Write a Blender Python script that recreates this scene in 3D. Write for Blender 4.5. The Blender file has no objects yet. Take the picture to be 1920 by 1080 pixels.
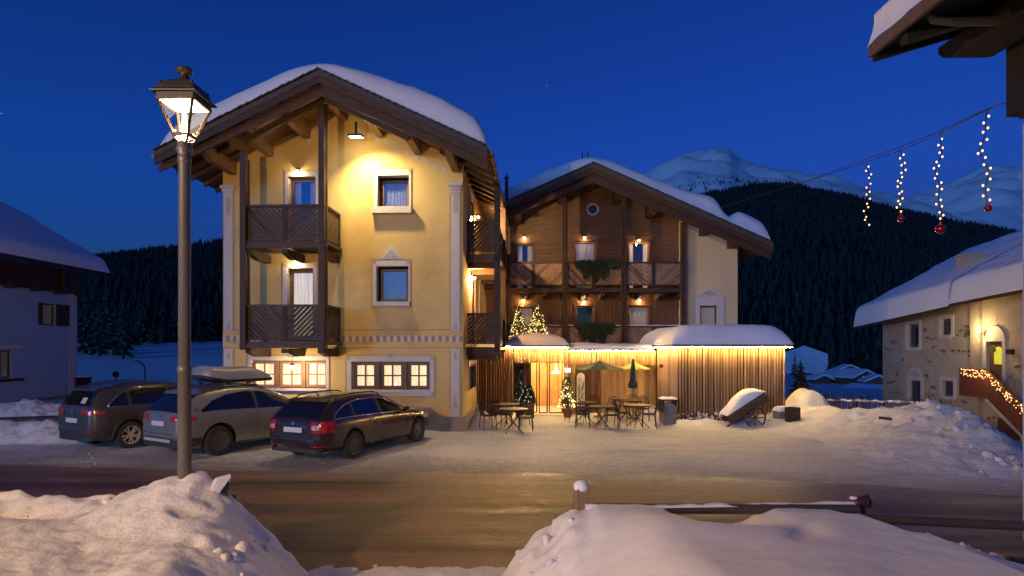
import bpy, bmesh, math, random
import numpy as np
from mathutils import Vector, Matrix, noise
random.seed(7)
PI = math.pi
sc = bpy.context.scene
COL = sc.collection
# ------------------------------------------------------------------ camera
F, H, Y0 = 1120.0, 2.55, 655.0          # focal length in photo pixels, eye height, horizon row
cam_d = bpy.data.cameras.new('camera')
cam = bpy.data.objects.new('camera', cam_d); COL.objects.link(cam)
cam.location = (0, 0, H); cam.rotation_euler = (math.radians(90), 0, 0)
cam_d.sensor_width = 36; cam_d.lens = 36 * F / 1920; cam_d.shift_y = (Y0 - 540) / 1920
cam_d.clip_start = 0.1; cam_d.clip_end = 20000
sc.camera = cam
# ------------------------------------------------------------------ exposure
sc.view_settings.view_transform = 'Standard'; sc.view_settings.look = 'None'
sc.view_settings.exposure = 0; sc.view_settings.gamma = 1
sc.view_settings.use_curve_mapping = False
sc.cycles.use_denoising = True
sc.cycles.use_light_tree = True
sc.cycles.sample_clamp_indirect = 4.0
sc.cycles.max_bounces = 8; sc.cycles.transparent_max_bounces = 24
sc.cycles.caustics_reflective = False; sc.cycles.caustics_refractive = False
# ------------------------------------------------------------------ sky (blue hour) and afterglow sun
SUN_EL, SUN_ROT = math.radians(-1.0), math.radians(215)
w = bpy.data.worlds.new('World'); sc.world = w; w.use_nodes = True
nt = w.node_tree; bg = nt.nodes['Background']
sky = nt.nodes.new('ShaderNodeTexSky'); sky.sky_type = 'NISHITA'; sky.sun_disc = False
sky.sun_elevation = SUN_EL; sky.sun_rotation = SUN_ROT
sky.ozone_density = 6.0; sky.air_density = 1.0; sky.dust_density = 0.5
tint = nt.nodes.new('ShaderNodeMix'); tint.data_type = 'RGBA'; tint.blend_type = 'MULTIPLY'
tint.inputs[0].default_value = 1.0; tint.inputs[7].default_value = (0.44, 1.06, 1.14, 1)
nt.links.new(sky.outputs[0], tint.inputs[6])
# the dusk sky darkens towards the zenith
tcz = nt.nodes.new('ShaderNodeTexCoord'); sz = nt.nodes.new('ShaderNodeSeparateXYZ'); nt.links.new(tcz.outputs['Generated'], sz.inputs[0])
za = nt.nodes.new('ShaderNodeMath'); za.operation = 'MULTIPLY_ADD'; za.inputs[1].default_value = -1.5; za.inputs[2].default_value = 0.53; nt.links.new(sz.outputs['Z'], za.inputs[0])
zm = nt.nodes.new('ShaderNodeMath'); zm.operation = 'MINIMUM'; zm.inputs[1].default_value = 0.12; nt.links.new(za.outputs[0], zm.inputs[0])
ze = nt.nodes.new('ShaderNodeMath'); ze.operation = 'EXPONENT'; nt.links.new(zm.outputs[0], ze.inputs[0])
dim = nt.nodes.new('ShaderNodeVectorMath'); dim.operation = 'SCALE'; nt.links.new(tint.outputs[2], dim.inputs[0]); nt.links.new(ze.outputs[0], dim.inputs['Scale'])
# stars: tiny points over the whole dome
tc = nt.nodes.new('ShaderNodeTexCoord')
vor = nt.nodes.new('ShaderNodeTexVoronoi'); vor.inputs['Scale'].default_value = 34
nt.links.new(tc.outputs['Generated'], vor.inputs['Vector'])
mr = nt.nodes.new('ShaderNodeMapRange'); mr.inputs[1].default_value = 0.012; mr.inputs[2].default_value = 0.034
mr.inputs[3].default_value = 1; mr.inputs[4].default_value = 0
nt.links.new(vor.outputs['Distance'], mr.inputs[0])
sepc = nt.nodes.new('ShaderNodeSeparateColor'); nt.links.new(vor.outputs['Color'], sepc.inputs[0])
pw = nt.nodes.new('ShaderNodeMath'); pw.operation = 'POWER'; pw.inputs[1].default_value = 4.0
nt.links.new(sepc.outputs[0], pw.inputs[0])
mm = nt.nodes.new('ShaderNodeMath'); mm.operation = 'MULTIPLY'
nt.links.new(mr.outputs[0], mm.inputs[0]); nt.links.new(pw.outputs[0], mm.inputs[1])
m2 = nt.nodes.new('ShaderNodeMath'); m2.operation = 'MULTIPLY'; m2.inputs[1].default_value = 0.45
nt.links.new(mm.outputs[0], m2.inputs[0])
addc = nt.nodes.new('ShaderNodeMix'); addc.data_type = 'RGBA'; addc.blend_type = 'ADD'; addc.inputs[0].default_value = 1
nt.links.new(dim.outputs[0], addc.inputs[6]); nt.links.new(m2.outputs[0], addc.inputs[7])
nt.links.new(addc.outputs[2], bg.inputs[0])
bg.inputs[1].default_value = 1.0
sun_d = bpy.data.lights.new('afterglow_sun', 'SUN'); sun_d.energy = 0.85; sun_d.angle = math.radians(14)
sun_d.color = (0.22, 0.47, 1.0)
sun = bpy.data.objects.new('afterglow_sun', sun_d); COL.objects.link(sun)
sun.rotation_euler = Vector((0.64, 0.76, -0.09)).to_track_quat('-Z', 'Y').to_euler()
WARM = (1.0, 0.60, 0.24); WARMW = (1.0, 0.74, 0.42); AMBER = (1.0, 0.52, 0.17)
LAMP1, LAMP2 = 300, 8600
def lamp(loc, power, color=WARMW, radius=0.05, kind='POINT', target=None, spot=120, blend=0.5):
    d = bpy.data.lights.new('lamp_light', kind); d.energy = power; d.color = color
    d.shadow_soft_size = radius
    o = bpy.data.objects.new('lamp_light', d); COL.objects.link(o); o.location = loc
    if kind == 'SPOT':
        d.spot_size = math.radians(spot); d.spot_blend = blend
    if target is not None:
        o.rotation_euler = (Vector(target) - Vector(loc)).to_track_quat('-Z', 'Y').to_euler()
    return o

# ------------------------------------------------------------------ coordinates
def P(px, py, Z): return Vector(((px - 960) / F * Z, Z, H - (py - Y0) / F * Z))
def G(px, py, z=0.0):
    Z = F * (H - z) / (py - Y0); return Vector(((px - 960) / F * Z, Z, z))
class Fr:
    """a thing's frame: x along the wall, y into the building, z up; reads off photo positions on the plane y = V"""
    def __init__(s, ox, oy, a, oz=0.0):
        s.o = (ox, oy, oz); s.a = a
        s.u = (math.cos(a), -math.sin(a)); s.v = (math.sin(a), math.cos(a))
    def xz(s, px, py=Y0, V=0.0):
        k = (px - 960) / F
        bx, by = s.o[0] + V * s.v[0], s.o[1] + V * s.v[1]
        # bx + U ux = k Z ; by + U uy = Z
        U = (k * by - bx) / (s.u[0] - k * s.u[1]); Z = by + U * s.u[1]
        return U, H - (py - Y0) / F * Z - s.o[2]
    def x(s, px, V=0.0): return s.xz(px, Y0, V)[0]
    def z(s, px, py, V=0.0): return s.xz(px, py, V)[1]
    def w(s, x, y, z): return Vector((s.o[0] + x * s.u[0] + y * s.v[0], s.o[1] + x * s.u[1] + y * s.v[1], s.o[2] + z))
    def loc(s, W):
        dx, dy = W[0] - s.o[0], W[1] - s.o[1]
        return Vector((dx * s.u[0] + dy * s.u[1], dx * s.v[0] + dy * s.v[1], W[2] - s.o[2]))

# ------------------------------------------------------------------ objects
def link(name, data): 
    o = bpy.data.objects.new(name, data); COL.objects.link(o); return o
def tag(o, label=None, cat=None, group=None, kind=None):
    if label: o['label'] = label
    if cat: o['category'] = cat
    if group: o['group'] = group
    if kind: o['kind'] = kind
    return o
def thing(name, label, cat, loc=(0, 0, 0), rz=0.0, group=None):
    o = link(name, None); o.location = loc; o.rotation_euler = (0, 0, rz); o.empty_display_size = 0.2
    return tag(o, label, cat, group)
def kids(o): return [c for c in sc.objects if c.parent == o]
def copy_tree(o, parent=None, cache={}):
    c = o.copy(); COL.objects.link(c)
    if parent is not None: c.parent = parent
    for ch in o.children: copy_tree(ch, c)
    return c

class MB:
    def __init__(s): s.v = []; s.f = []; s.m = []; s.sm = []
    def add(s, vs, fs, m=0, sm=False):
        n = len(s.v); s.v += [tuple(p) for p in vs]
        for f in fs: s.f.append(tuple(i + n for i in f)); s.m.append(m); s.sm.append(sm)
        return s
    def box(s, x0, x1, y0, y1, z0, z1, m=0):
        return s.add([(x0,y0,z0),(x1,y0,z0),(x1,y1,z0),(x0,y1,z0),(x0,y0,z1),(x1,y0,z1),(x1,y1,z1),(x0,y1,z1)],
              [(0,3,2,1),(4,5,6,7),(0,1,5,4),(1,2,6,5),(2,3,7,6),(3,0,4,7)], m)
    def quad(s, a, b, c, d, m=0): return s.add([a,b,c,d], [(0,1,2,3)], m)
    def beam(s, p, q, w, h, up=(0,0,1), m=0, ends=None):
        p, q = Vector(p), Vector(q); d = (q - p).normalized(); up = Vector(up)
        if abs(d.dot(up)) > 0.98: up = Vector((0, 1, 0))
        sx = d.cross(up).normalized(); sz = sx.cross(d).normalized()
        vs = []
        for c in (p, q):
            for a, b in ((-1,-1),(1,-1),(1,1),(-1,1)): vs.append(c + sx * (a * w / 2) + sz * (b * h / 2))
        return s.add(vs, [(0,1,2,3),(7,6,5,4),(0,4,5,1),(1,5,6,2),(2,6,7,3),(3,7,4,0)], m)
    def tube(s, pts, r, n=8, m=0, cap=True, closed=False):
        pts = [Vector(p) for p in pts]; k = len(pts); rs = r if isinstance(r, (list, tuple)) else [r] * k
        vs = []; fs = []; ref = None
        for i, p in enumerate(pts):
            if closed: d = pts[(i + 1) % k] - pts[i - 1]
            else: d = pts[min(i + 1, k - 1)] - pts[max(i - 1, 0)]
            d.normalize()
            if ref is None or abs(ref.dot(d)) > 0.97:
                ref = Vector((0, 0, 1)) if abs(d.z) < 0.9 else Vector((1, 0, 0))
            a = d.cross(ref).normalized(); b = a.cross(d).normalized(); ref = b
            for j in range(n):
                t = 2 * PI * j / n; vs.append(p + (a * math.cos(t) + b * math.sin(t)) * rs[i])
        for i in range(k if closed else k - 1):
            for j in range(n):
                i2 = (i + 1) % k
                fs.append((i*n+j, i*n+(j+1)%n, i2*n+(j+1)%n, i2*n+j))
        s.add(vs, fs, m, True)
        if cap and not closed:
            s.add(vs[:n], [tuple(range(n))[::-1]], m); s.add(vs[-n:], [tuple(range(n))], m)
        return s
    def lathe(s, prof, n=16, c=(0,0,0), axis='z', m=0, cap=True, sm=True, a0=0.0):
        vs = []; fs = []
        for r, z in prof:
            for j in range(n):
                t = 2 * PI * j / n + a0
                q = (r*math.cos(t), r*math.sin(t), z)
                if axis == 'x': q = (z, q[0], q[1])
                if axis == 'y': q = (q[0], z, q[1])
                vs.append((c[0]+q[0], c[1]+q[1], c[2]+q[2]))
        for i in range(len(prof) - 1):
            for j in range(n): fs.append((i*n+j, i*n+(j+1)%n, (i+1)*n+(j+1)%n, (i+1)*n+j))
        s.add(vs, fs, m, sm)
        if cap:
            if prof[0][0] > 1e-4: s.add(vs[:n], [tuple(range(n))[::-1]], m)
            if prof[-1][0] > 1e-4: s.add(vs[-n:], [tuple(range(n))], m)
        return s
    def sphere(s, c, r, n=10, k=6, m=0, sz=1.0):
        prof = [(r*math.sin(PI*i/k), -r*math.cos(PI*i/k)*sz) for i in range(k + 1)]
        prof[0] = (1e-5, prof[0][1]); prof[-1] = (1e-5, prof[-1][1])
        return s.lathe(prof, n, c, m=m, cap=False)
    def prism(s, poly, a, b, axis='y', m=0):
        n = len(poly); vs = []
        for t in (a, b):
            for p, q in poly:
                vs.append((p, t, q) if axis == 'y' else (t, p, q) if axis == 'x' else (p, q, t))
        fs = [tuple(range(n)), tuple(range(2*n-1, n-1, -1))] + [(i, i+n, (i+1)%n+n, (i+1)%n) for i in range(n)]
        return s.add(vs, fs, m)
    def grid(s, fn, us, vs_, m=0, sm=True):
        nu, nv = len(us), len(vs_); vv = [fn(u, v) for u in us for v in vs_]
        return s.add(vv, [(i*nv+j, (i+1)*nv+j, (i+1)*nv+j+1, i*nv+j+1) for i in range(nu-1) for j in range(nv-1)], m, sm)
    def mesh(s, name, mats):
        me = bpy.data.meshes.new(name); me.from_pydata(s.v, [], s.f)
        if not isinstance(mats, (list, tuple)): mats = [mats]
        for q in mats: me.materials.append(q)
        me.polygons.foreach_set('material_index', s.m); me.polygons.foreach_set('use_smooth', s.sm)
        me.update(); return me
    def build(s, name, mats, parent=None, **kw):
        o = link(name, s.mesh(name, mats))
        if parent is not None: o.parent = parent
        return tag(o, **kw) if kw else o
def part(name, mats, parent, fn=None, **kw):
    m = MB(); 
    if fn: fn(m)
    return m.build(name, mats, parent, **kw)
def fractal(p, o=4): return noise.fractal(Vector(p), 0.9, 2.0, o)
def smooth(t): t = min(1.0, max(0.0, t)); return t * t * (3 - 2 * t)
def lerp(pts, x):
    if x <= pts[0][0]: return pts[0][1]
    for (a, b), (c, d) in zip(pts, pts[1:]):
        if x <= c: return b + (d - b) * (x - a) / (c - a) if c > a else d
    return pts[-1][1]
def slerp(pts, x):
    """smooth (monotone cubic) interpolation"""
    n = len(pts)
    if x <= pts[0][0]: return pts[0][1]
    if x >= pts[-1][0]: return pts[-1][1]
    for i in range(n - 1):
        if x <= pts[i+1][0]: break
    def sl(k): return (pts[k+1][1]-pts[k][1])/max(1e-9, pts[k+1][0]-pts[k][0])
    d = sl(i)
    def tang(k):
        if k == 0: return sl(0)
        if k == n-1: return sl(n-2)
        a, b = sl(k-1), sl(k)
        return 0 if a*b <= 0 else 2*a*b/(a+b)
    h = pts[i+1][0]-pts[i][0]; t = (x-pts[i][0])/h
    return ((2*t**3-3*t*t+1)*pts[i][1] + (t**3-2*t*t+t)*h*tang(i) + (-2*t**3+3*t*t)*pts[i+1][1] + (t**3-t*t)*h*tang(i+1))

# ------------------------------------------------------------------ materials
MT = {}
def mat(name, c, rough=0.6, metal=0.0, c2=None, scale=6.0, stretch=(1,1,1), bump=0.0, bscale=None, emit=None, es=0.0,
        rnd=0.0, spec=0.5, coat=0.0, c3=None, s3=1.0, t3=0.55, coords='Object', bdist=0.02):
    m = bpy.data.materials.new(name); m.use_nodes = True; t = m.node_tree; b = t.nodes['Principled BSDF']
    b.inputs['Base Color'].default_value = (*c, 1); b.inputs['Roughness'].default_value = rough
    b.inputs['Metallic'].default_value = metal; b.inputs['Specular IOR Level'].default_value = spec
    b.inputs['Coat Weight'].default_value = coat
    if emit: b.inputs['Emission Color'].default_value = (*emit, 1); b.inputs['Emission Strength'].default_value = es
    vec = None
    if c2 or bump or c3:
        co = t.nodes.new('ShaderNodeTexCoord'); mp = t.nodes.new('ShaderNodeMapping'); mp.inputs['Scale'].default_value = stretch
        t.links.new(co.outputs[coords], mp.inputs[0]); vec = mp.outputs[0]
        if rnd:
            oi = t.nodes.new('ShaderNodeObjectInfo'); ad = t.nodes.new('ShaderNodeVectorMath'); ad.operation = 'ADD'
            ml = t.nodes.new('ShaderNodeMath'); ml.operation = 'MULTIPLY'; ml.inputs[1].default_value = 57.0
            t.links.new(oi.outputs['Random'], ml.inputs[0]); t.links.new(vec, ad.inputs[0]); t.links.new(ml.outputs[0], ad.inputs[1]); vec = ad.outputs[0]
    col = None
    if c2:
        n = t.nodes.new('ShaderNodeTexNoise'); n.inputs['Scale'].default_value = scale; n.inputs['Detail'].default_value = 6; n.inputs['Roughness'].default_value = 0.62
        t.links.new(vec, n.inputs['Vector'])
        r = t.nodes.new('ShaderNodeMapRange'); r.inputs[1].default_value = 0.3; r.inputs[2].default_value = 0.7
        t.links.new(n.outputs['Fac'], r.inputs[0])
        mx = t.nodes.new('ShaderNodeMix'); mx.data_type = 'RGBA'; mx.inputs[6].default_value = (*c, 1); mx.inputs[7].default_value = (*c2, 1)
        t.links.new(r.outputs[0], mx.inputs[0]); col = mx.outputs[2]
    if c3:
        n3 = t.nodes.new('ShaderNodeTexNoise'); n3.inputs['Scale'].default_value = s3; n3.inputs['Detail'].default_value = 5
        t.links.new(vec, n3.inputs['Vector'])
        r3 = t.nodes.new('ShaderNodeMapRange'); r3.inputs[1].default_value = t3; r3.inputs[2].default_value = t3 + 0.12
        t.links.new(n3.outputs['Fac'], r3.inputs[0])
        m3 = t.nodes.new('ShaderNodeMix'); m3.data_type = 'RGBA'; m3.inputs[6].default_value = (*c, 1); m3.inputs[7].default_value = (*c3, 1)
        if col: t.links.new(col, m3.inputs[6])
        t.links.new(r3.outputs[0], m3.inputs[0]); col = m3.outputs[2]
    if rnd:
        oi2 = t.nodes.new('ShaderNodeObjectInfo'); rr = t.nodes.new('ShaderNodeMapRange'); rr.inputs[3].default_value = 1 - rnd; rr.inputs[4].default_value = 1 + rnd
        t.links.new(oi2.outputs['Random'], rr.inputs[0])
        hv = t.nodes.new('ShaderNodeHueSaturation'); hv.inputs['Color'].default_value = (*c, 1)
        t.links.new(rr.outputs[0], hv.inputs['Value'])
        if col: t.links.new(col, hv.inputs['Color'])
        col = hv.outputs[0]
    if col: t.links.new(col, b.inputs['Base Color'])
    if bump:
        n2 = t.nodes.new('ShaderNodeTexNoise'); n2.inputs['Scale'].default_value = bscale or scale * 2; n2.inputs['Detail'].default_value = 6; n2.inputs['Roughness'].default_value = 0.65
        t.links.new(vec, n2.inputs['Vector'])
        bp = t.nodes.new('ShaderNodeBump'); bp.inputs['Strength'].default_value = bump; bp.inputs['Distance'].default_value = bdist
        t.links.new(n2.outputs['Fac'], bp.inputs['Height']); t.links.new(bp.outputs[0], b.inputs['Normal'])
    MT[name] = m; return m
def glass(name, tintc=(0.9,0.95,1), gloss=0.12, rough=0.03, trans=None):
    m = bpy.data.materials.new(name); m.use_nodes = True; t = m.node_tree; t.nodes.clear()
    out = t.nodes.new('ShaderNodeOutputMaterial'); mx = t.nodes.new('ShaderNodeMixShader'); mx.inputs[0].default_value = gloss
    tr = t.nodes.new('ShaderNodeBsdfTransparent'); tr.inputs[0].default_value = (*tintc, 1)
    gl = t.nodes.new('ShaderNodeBsdfGlossy'); gl.inputs['Roughness'].default_value = rough
    t.links.new(tr.outputs[0], mx.inputs[1]); t.links.new(gl.outputs[0], mx.inputs[2]); t.links.new(mx.outputs[0], out.inputs[0])
    MT[name] = m; return m

SNOW = mat('snow', (0.80,0.80,0.82), 0.62, c2=(0.72,0.72,0.75), scale=3.0, bump=0.35, bscale=9, spec=0.3, bdist=0.05)
SNOWR = mat('roof_snow', (0.80,0.80,0.82), 0.62, c2=(0.76,0.76,0.79), scale=1.2, bump=0.25, bscale=5, spec=0.3, bdist=0.04)
SNOWB = mat('bank_snow', (0.80,0.79,0.79), 0.6, c2=(0.70,0.69,0.69), scale=5, bump=0.5, bscale=14, spec=0.3, c3=(0.52,0.48,0.44), s3=7, t3=0.67, bdist=0.04)
SNOWM = mat('mound_snow', (0.78,0.78,0.79), 0.6, c2=(0.62,0.61,0.60), scale=2.2, bump=0.8, bscale=7, spec=0.3, c3=(0.40,0.37,0.33), s3=3.5, t3=0.64, bdist=0.08)
PLASTER = mat('yellow_plaster', (0.72,0.51,0.20), 0.85, c2=(0.62,0.42,0.165), scale=0.9, bump=0.3, bscale=24, spec=0.2, c3=(0.56,0.36,0.14), s3=0.55, t3=0.54)
PLASTER2 = mat('cream_plaster', (0.70,0.54,0.30), 0.85, c2=(0.64,0.48,0.26), scale=0.9, bump=0.2, bscale=30, spec=0.2)
TRIM = mat('grey_white_trim', (0.62,0.56,0.52), 0.8, c2=(0.55,0.49,0.46), scale=3, bump=0.15, bscale=40, spec=0.2)
TRIML = mat('trim_outline', (0.30,0.24,0.21), 0.85, spec=0.2)
ORN = mat('sgraffito_ornament', (0.62,0.56,0.52), 0.85, c2=(0.25,0.20,0.17), scale=26, spec=0.2)
PLINTH = mat('plinth_stone', (0.36,0.31,0.27), 0.8, c2=(0.26,0.22,0.19), scale=2.5, bump=0.4, bscale=14)
WOOD = mat('dark_larch', (0.085,0.040,0.018), 0.65, c2=(0.034,0.017,0.009), scale=3, stretch=(1,1,9), bump=0.4, bscale=6, rnd=0.25)
WOODH = mat('dark_larch_boards', (0.22,0.130,0.072), 0.62, c2=(0.085,0.050,0.030), scale=2.2, stretch=(1,1,12), bump=0.4, bscale=5)
WOODV = mat('brown_boards', (0.20,0.100,0.044), 0.62, c2=(0.09,0.045,0.021), scale=2.2, stretch=(9,9,1), bump=0.4, bscale=5)
BEAM = mat('roof_timber', (0.26,0.15,0.065), 0.6, c2=(0.15,0.080,0.034), scale=2.5, stretch=(6,1,6), bump=0.3, bscale=6, rnd=0.15)
SLATW = mat('wing_slat_wood_lit', (0.34,0.215,0.135), 0.6, c2=(0.19,0.115,0.068), scale=9, bump=0.4, bscale=20, rnd=0.45)  # lighter than the other slats: frontal light on the wing put into the colour
SLAT = mat('balcony_slat_wood', (0.105,0.056,0.032), 0.65, c2=(0.045,0.025,0.015), scale=9, bump=0.4, bscale=20, rnd=0.35)
SOFFIT = mat('soffit_boards', (0.26,0.14,0.055), 0.6, c2=(0.15,0.075,0.03), scale=2.0, stretch=(1,9,1), bump=0.3, bscale=6)
LOG = mat('larch_log', (0.50,0.32,0.155), 0.6, c2=(0.27,0.145,0.062), scale=3.0, stretch=(5,5,0.8), bump=0.5, bscale=5, rnd=0.38)
LOGD = mat('red_larch_log', (0.34,0.155,0.065), 0.6, c2=(0.18,0.075,0.03), scale=3.0, stretch=(5,5,0.8), bump=0.5, bscale=5, rnd=0.35)
BOARD = mat('honey_board', (0.60,0.35,0.12), 0.55, c2=(0.42,0.22,0.07), scale=2.0, stretch=(5,5,0.6), bump=0.3, bscale=5, rnd=0.25)
FRAME = mat('window_frame_wood', (0.14,0.070,0.034), 0.5, c2=(0.085,0.042,0.02), scale=5, stretch=(1,1,5), bump=0.2, rnd=0.2)
FRAMEL = mat('light_frame_wood', (0.36,0.19,0.085), 0.5, c2=(0.26,0.125,0.05), scale=5, stretch=(1,1,5), bump=0.2, rnd=0.2)
TILE = mat('roof_tile', (0.09,0.075,0.065), 0.7, c2=(0.05,0.042,0.038), scale=8, bump=0.5)
COPPER = mat('gutter_copper', (0.30,0.17,0.09), 0.45, metal=0.6, c2=(0.18,0.10,0.06), scale=4)
DARKIN = mat('dark_interior', (0.012,0.011,0.011), 0.9)
GLASS = glass('window_glass', (0.85,0.90,1), 0.30)
GLASSL = glass('balcony_door_glass', (0.93,0.95,1), 0.10)
GLASSC = glass('clear_glass', (0.97,0.97,0.97), 0.04)
CURT = mat('curtain_dim', (0.62,0.60,0.60), 0.9, c2=(0.5,0.48,0.48), scale=4, stretch=(6,6,0.5), emit=(1.0,.72,.45), es=0.05)
CURTD = mat('curtain_warm_dim', (0.60,0.52,0.42), 0.9, emit=(1.0,0.62,0.30), es=0.10)
def lit(name, col, es):
    m = mat(name, (0.7,0.62,0.5), 0.9, c2=(0.6,0.5,0.38), scale=2.0, stretch=(5,5,0.5), emit=col, es=es)
    t = m.node_tree; b = t.nodes['Principled BSDF']; co = t.nodes.new('ShaderNodeTexCoord'); mp = t.nodes.new('ShaderNodeMapping'); mp.inputs['Scale'].default_value = (11,11,0.35)
    n = t.nodes.new('ShaderNodeTexNoise'); n.inputs['Scale'].default_value = 2.2; n.inputs['Detail'].default_value = 3
    r = t.nodes.new('ShaderNodeMapRange'); r.inputs[1].default_value = .3; r.inputs[2].default_value = .7; r.inputs[3].default_value = es*.62; r.inputs[4].default_value = es*1.3
    t.links.new(co.outputs['Object'], mp.inputs[0]); t.links.new(mp.outputs[0], n.inputs['Vector']); t.links.new(n.outputs['Fac'], r.inputs[0]); t.links.new(r.outputs[0], b.inputs['Emission Strength'])
    return m
CURTL = lit('curtain_lit', (1.0,0.70,0.36), 1.5)
CURTM = lit('curtain_lit_soft', (1.0,0.62,0.30), 0.45)
BULB = mat('lamp_bulb', (1,0.9,0.7), 0.4, emit=(1.0,0.80,0.50), es=14)
BULBS = mat('fairy_bulb', (1,0.85,0.6), 0.4, emit=(1.0,0.50,0.16), es=3.2)
BULBT = mat('tree_bulb', (1,0.85,0.6), 0.4, emit=(1.0,0.68,0.24), es=5)
LED = mat('led_strip', (1,0.85,0.6), 0.4, emit=(1.0,0.64,0.21), es=320)
PANEL = mat('lantern_panel', (1,0.9,0.7), 0.4, emit=(1.0,0.80,0.50), es=9)
BLACKM = mat('black_metal', (0.022,0.021,0.021), 0.42, metal=0.4, c2=(0.035,0.03,0.028), scale=12)
POSTM = mat('lamp_post_metal', (0.16,0.145,0.13), 0.45, metal=0.35, c2=(0.11,0.10,0.09), scale=3, stretch=(1,1,0.3), bump=0.08, bscale=40)
BRONZE = mat('lantern_metal', (0.075,0.06,0.05), 0.5, metal=0.5, c2=(0.05,0.042,0.036), scale=10, bump=0.1)
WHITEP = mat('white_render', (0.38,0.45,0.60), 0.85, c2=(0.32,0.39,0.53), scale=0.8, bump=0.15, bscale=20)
STONEP = mat('rough_stone_render', (0.50,0.41,0.29), 0.9, c2=(0.38,0.30,0.21), scale=1.6, bump=0.8, bscale=6, bdist=0.05)
STONED = mat('exposed_stone', (0.20,0.16,0.12), 0.9, c2=(0.12,0.095,0.07), scale=7, bump=0.6, rnd=0.3)
PALET = mat('pale_surround', (0.58,0.52,0.44), 0.85, c2=(0.5,0.44,0.37), scale=4)
REDW = mat('stair_boards', (0.17,0.06,0.025), 0.55, c2=(0.11,0.038,0.017), scale=3, stretch=(1,6,6), bump=0.2)
NEEDLE = mat('spruce_needles', (0.022,0.040,0.022), 0.8, c2=(0.04,0.062,0.032), scale=3, c3=(0.42,0.43,0.46), s3=2.3, t3=0.60)
NEEDLEG = mat('garland_needles', (0.045,0.075,0.028), 0.75, c2=(0.022,0.042,0.016), scale=8)
NEEDLEX = mat('xmas_tree_needles', (0.10,0.12,0.04), 0.75, c2=(0.05,0.07,0.025), scale=8)
TRUNK = mat('tree_bark', (0.06,0.045,0.035), 0.9, c2=(0.035,0.026,0.02), scale=8, bump=0.5)
# ================================================================== GROUND, HILLS, MOUNTAINS
def ground_h(X, Y):
    left = 1 - smooth((X + 1) / 6.0)
    zl = lerp([(0,0),(34,0),(60,-3),(80,-2.0),(100,0),(150,4.0),(200,9),(400,10)], Y)
    zr = lerp([(0,0),(25,0),(31,-1.6),(60,-4),(130,-7),(200,-9),(290,-9.5),(900,-9.5)], Y)
    z = zl * left + zr * (1 - left)
    xb = lerp([(12.0,11.0),(14.5,12.0),(18.2,14.2),(25,17)], Y)
    drop = smooth((X - xb) / 1.3) * smooth((Y - 11.8) / 1.2) * (1 - smooth((Y - 28) / 6.0))
    return z - 1.45 * drop
def lines(segs):
    out = []
    for a, b, st in segs:
        n = max(1, int(round((b - a) / st))); out += [a + (b - a) * i / n for i in range(n)]
    return out + [segs[-1][1]]
xs = lines([(-2600,-600,400),(-600,-120,80),(-120,-30,8),(-30,-17,1.3),(-17,17,0.2),(17,30,1.3),(30,120,8),(120,600,80),(600,2600,400)])
ys = lines([(-60,-8,6),(-8,6,1.0),(6,26,0.2),(26,60,1.5),(60,400,10),(400,1200,100)])
def gz(x, y):
    z = ground_h(x, y)
    if abs(x) < 17 and 6 < y < 26:
        k = smooth((y - 12.2) / 2.0)
        z += k * (0.028 * fractal((x*0.9, y*1.4, 3.1)) + 0.022 * fractal((x*2.2, y*3.4, 9)))
    elif y > 60: z += 0.5 * noise.noise(Vector((x*0.02, y*0.02, 1)))
    return z
# trampled, dirty packed snow: brown by the road, cleaner and whiter away from it
gm = bpy.data.materials.new('trampled_snow'); gm.use_nodes = True; t = gm.node_tree; b = t.nodes['Principled BSDF']
b.inputs['Roughness'].default_value = 0.55; b.inputs['Specular IOR Level'].default_value = 0.35
co = t.nodes.new('ShaderNodeTexCoord'); sp = t.nodes.new('ShaderNodeSeparateXYZ'); t.links.new(co.outputs['Object'], sp.inputs[0])
def nz(tree, vec, scale, detail=6, rough=0.6):
    n = tree.nodes.new('ShaderNodeTexNoise'); n.inputs['Scale'].default_value = scale; n.inputs['Detail'].default_value = detail
    n.inputs['Roughness'].default_value = rough; tree.links.new(vec, n.inputs['Vector']); return n.outputs['Fac']
def mth(tree, op, a, bb=None, c=None):
    n = tree.nodes.new('ShaderNodeMath'); n.operation = op
    for i, q in enumerate((a, bb, c)):
        if q is None: continue
        if isinstance(q, (int, float)): n.inputs[i].default_value = q
        else: tree.links.new(q, n.inputs[i])
    return n.outputs[0]
def mixc(tree, f, a, bb):
    n = tree.nodes.new('ShaderNodeMix'); n.data_type = 'RGBA'
    if isinstance(f, float): n.inputs[0].default_value = f
    else: tree.links.new(f, n.inputs[0])
    for i, q in ((6, a), (7, bb)):
        if isinstance(q, tuple): n.inputs[i].default_value = (*q, 1)
        else: tree.links.new(q, n.inputs[i])
    return n.outputs[2]
def rng(tree, v, a, bb, c=0.0, d=1.0):
    n = tree.nodes.new('ShaderNodeMapRange'); tree.links.new(v, n.inputs[0])
    for i, q in enumerate((a, bb, c, d)): n.inputs[i+1].default_value = q
    return n.outputs[0]
def bumpn(tree, h, strength, dist):
    n = tree.nodes.new('ShaderNodeBump'); n.inputs['Strength'].default_value = strength; n.inputs['Distance'].default_value = dist
    tree.links.new(h, n.inputs['Height']); return n.outputs[0]
mpst = t.nodes.new('ShaderNodeMapping'); mpst.inputs['Scale'].default_value = (0.35, 1, 1); t.links.new(co.outputs['Object'], mpst.inputs[0])
n1 = nz(t, mpst.outputs[0], 1.1); n2 = nz(t, co.outputs['Object'], 6.0, 8, 0.7); n3 = nz(t, co.outputs['Object'], 28, 4)
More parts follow.
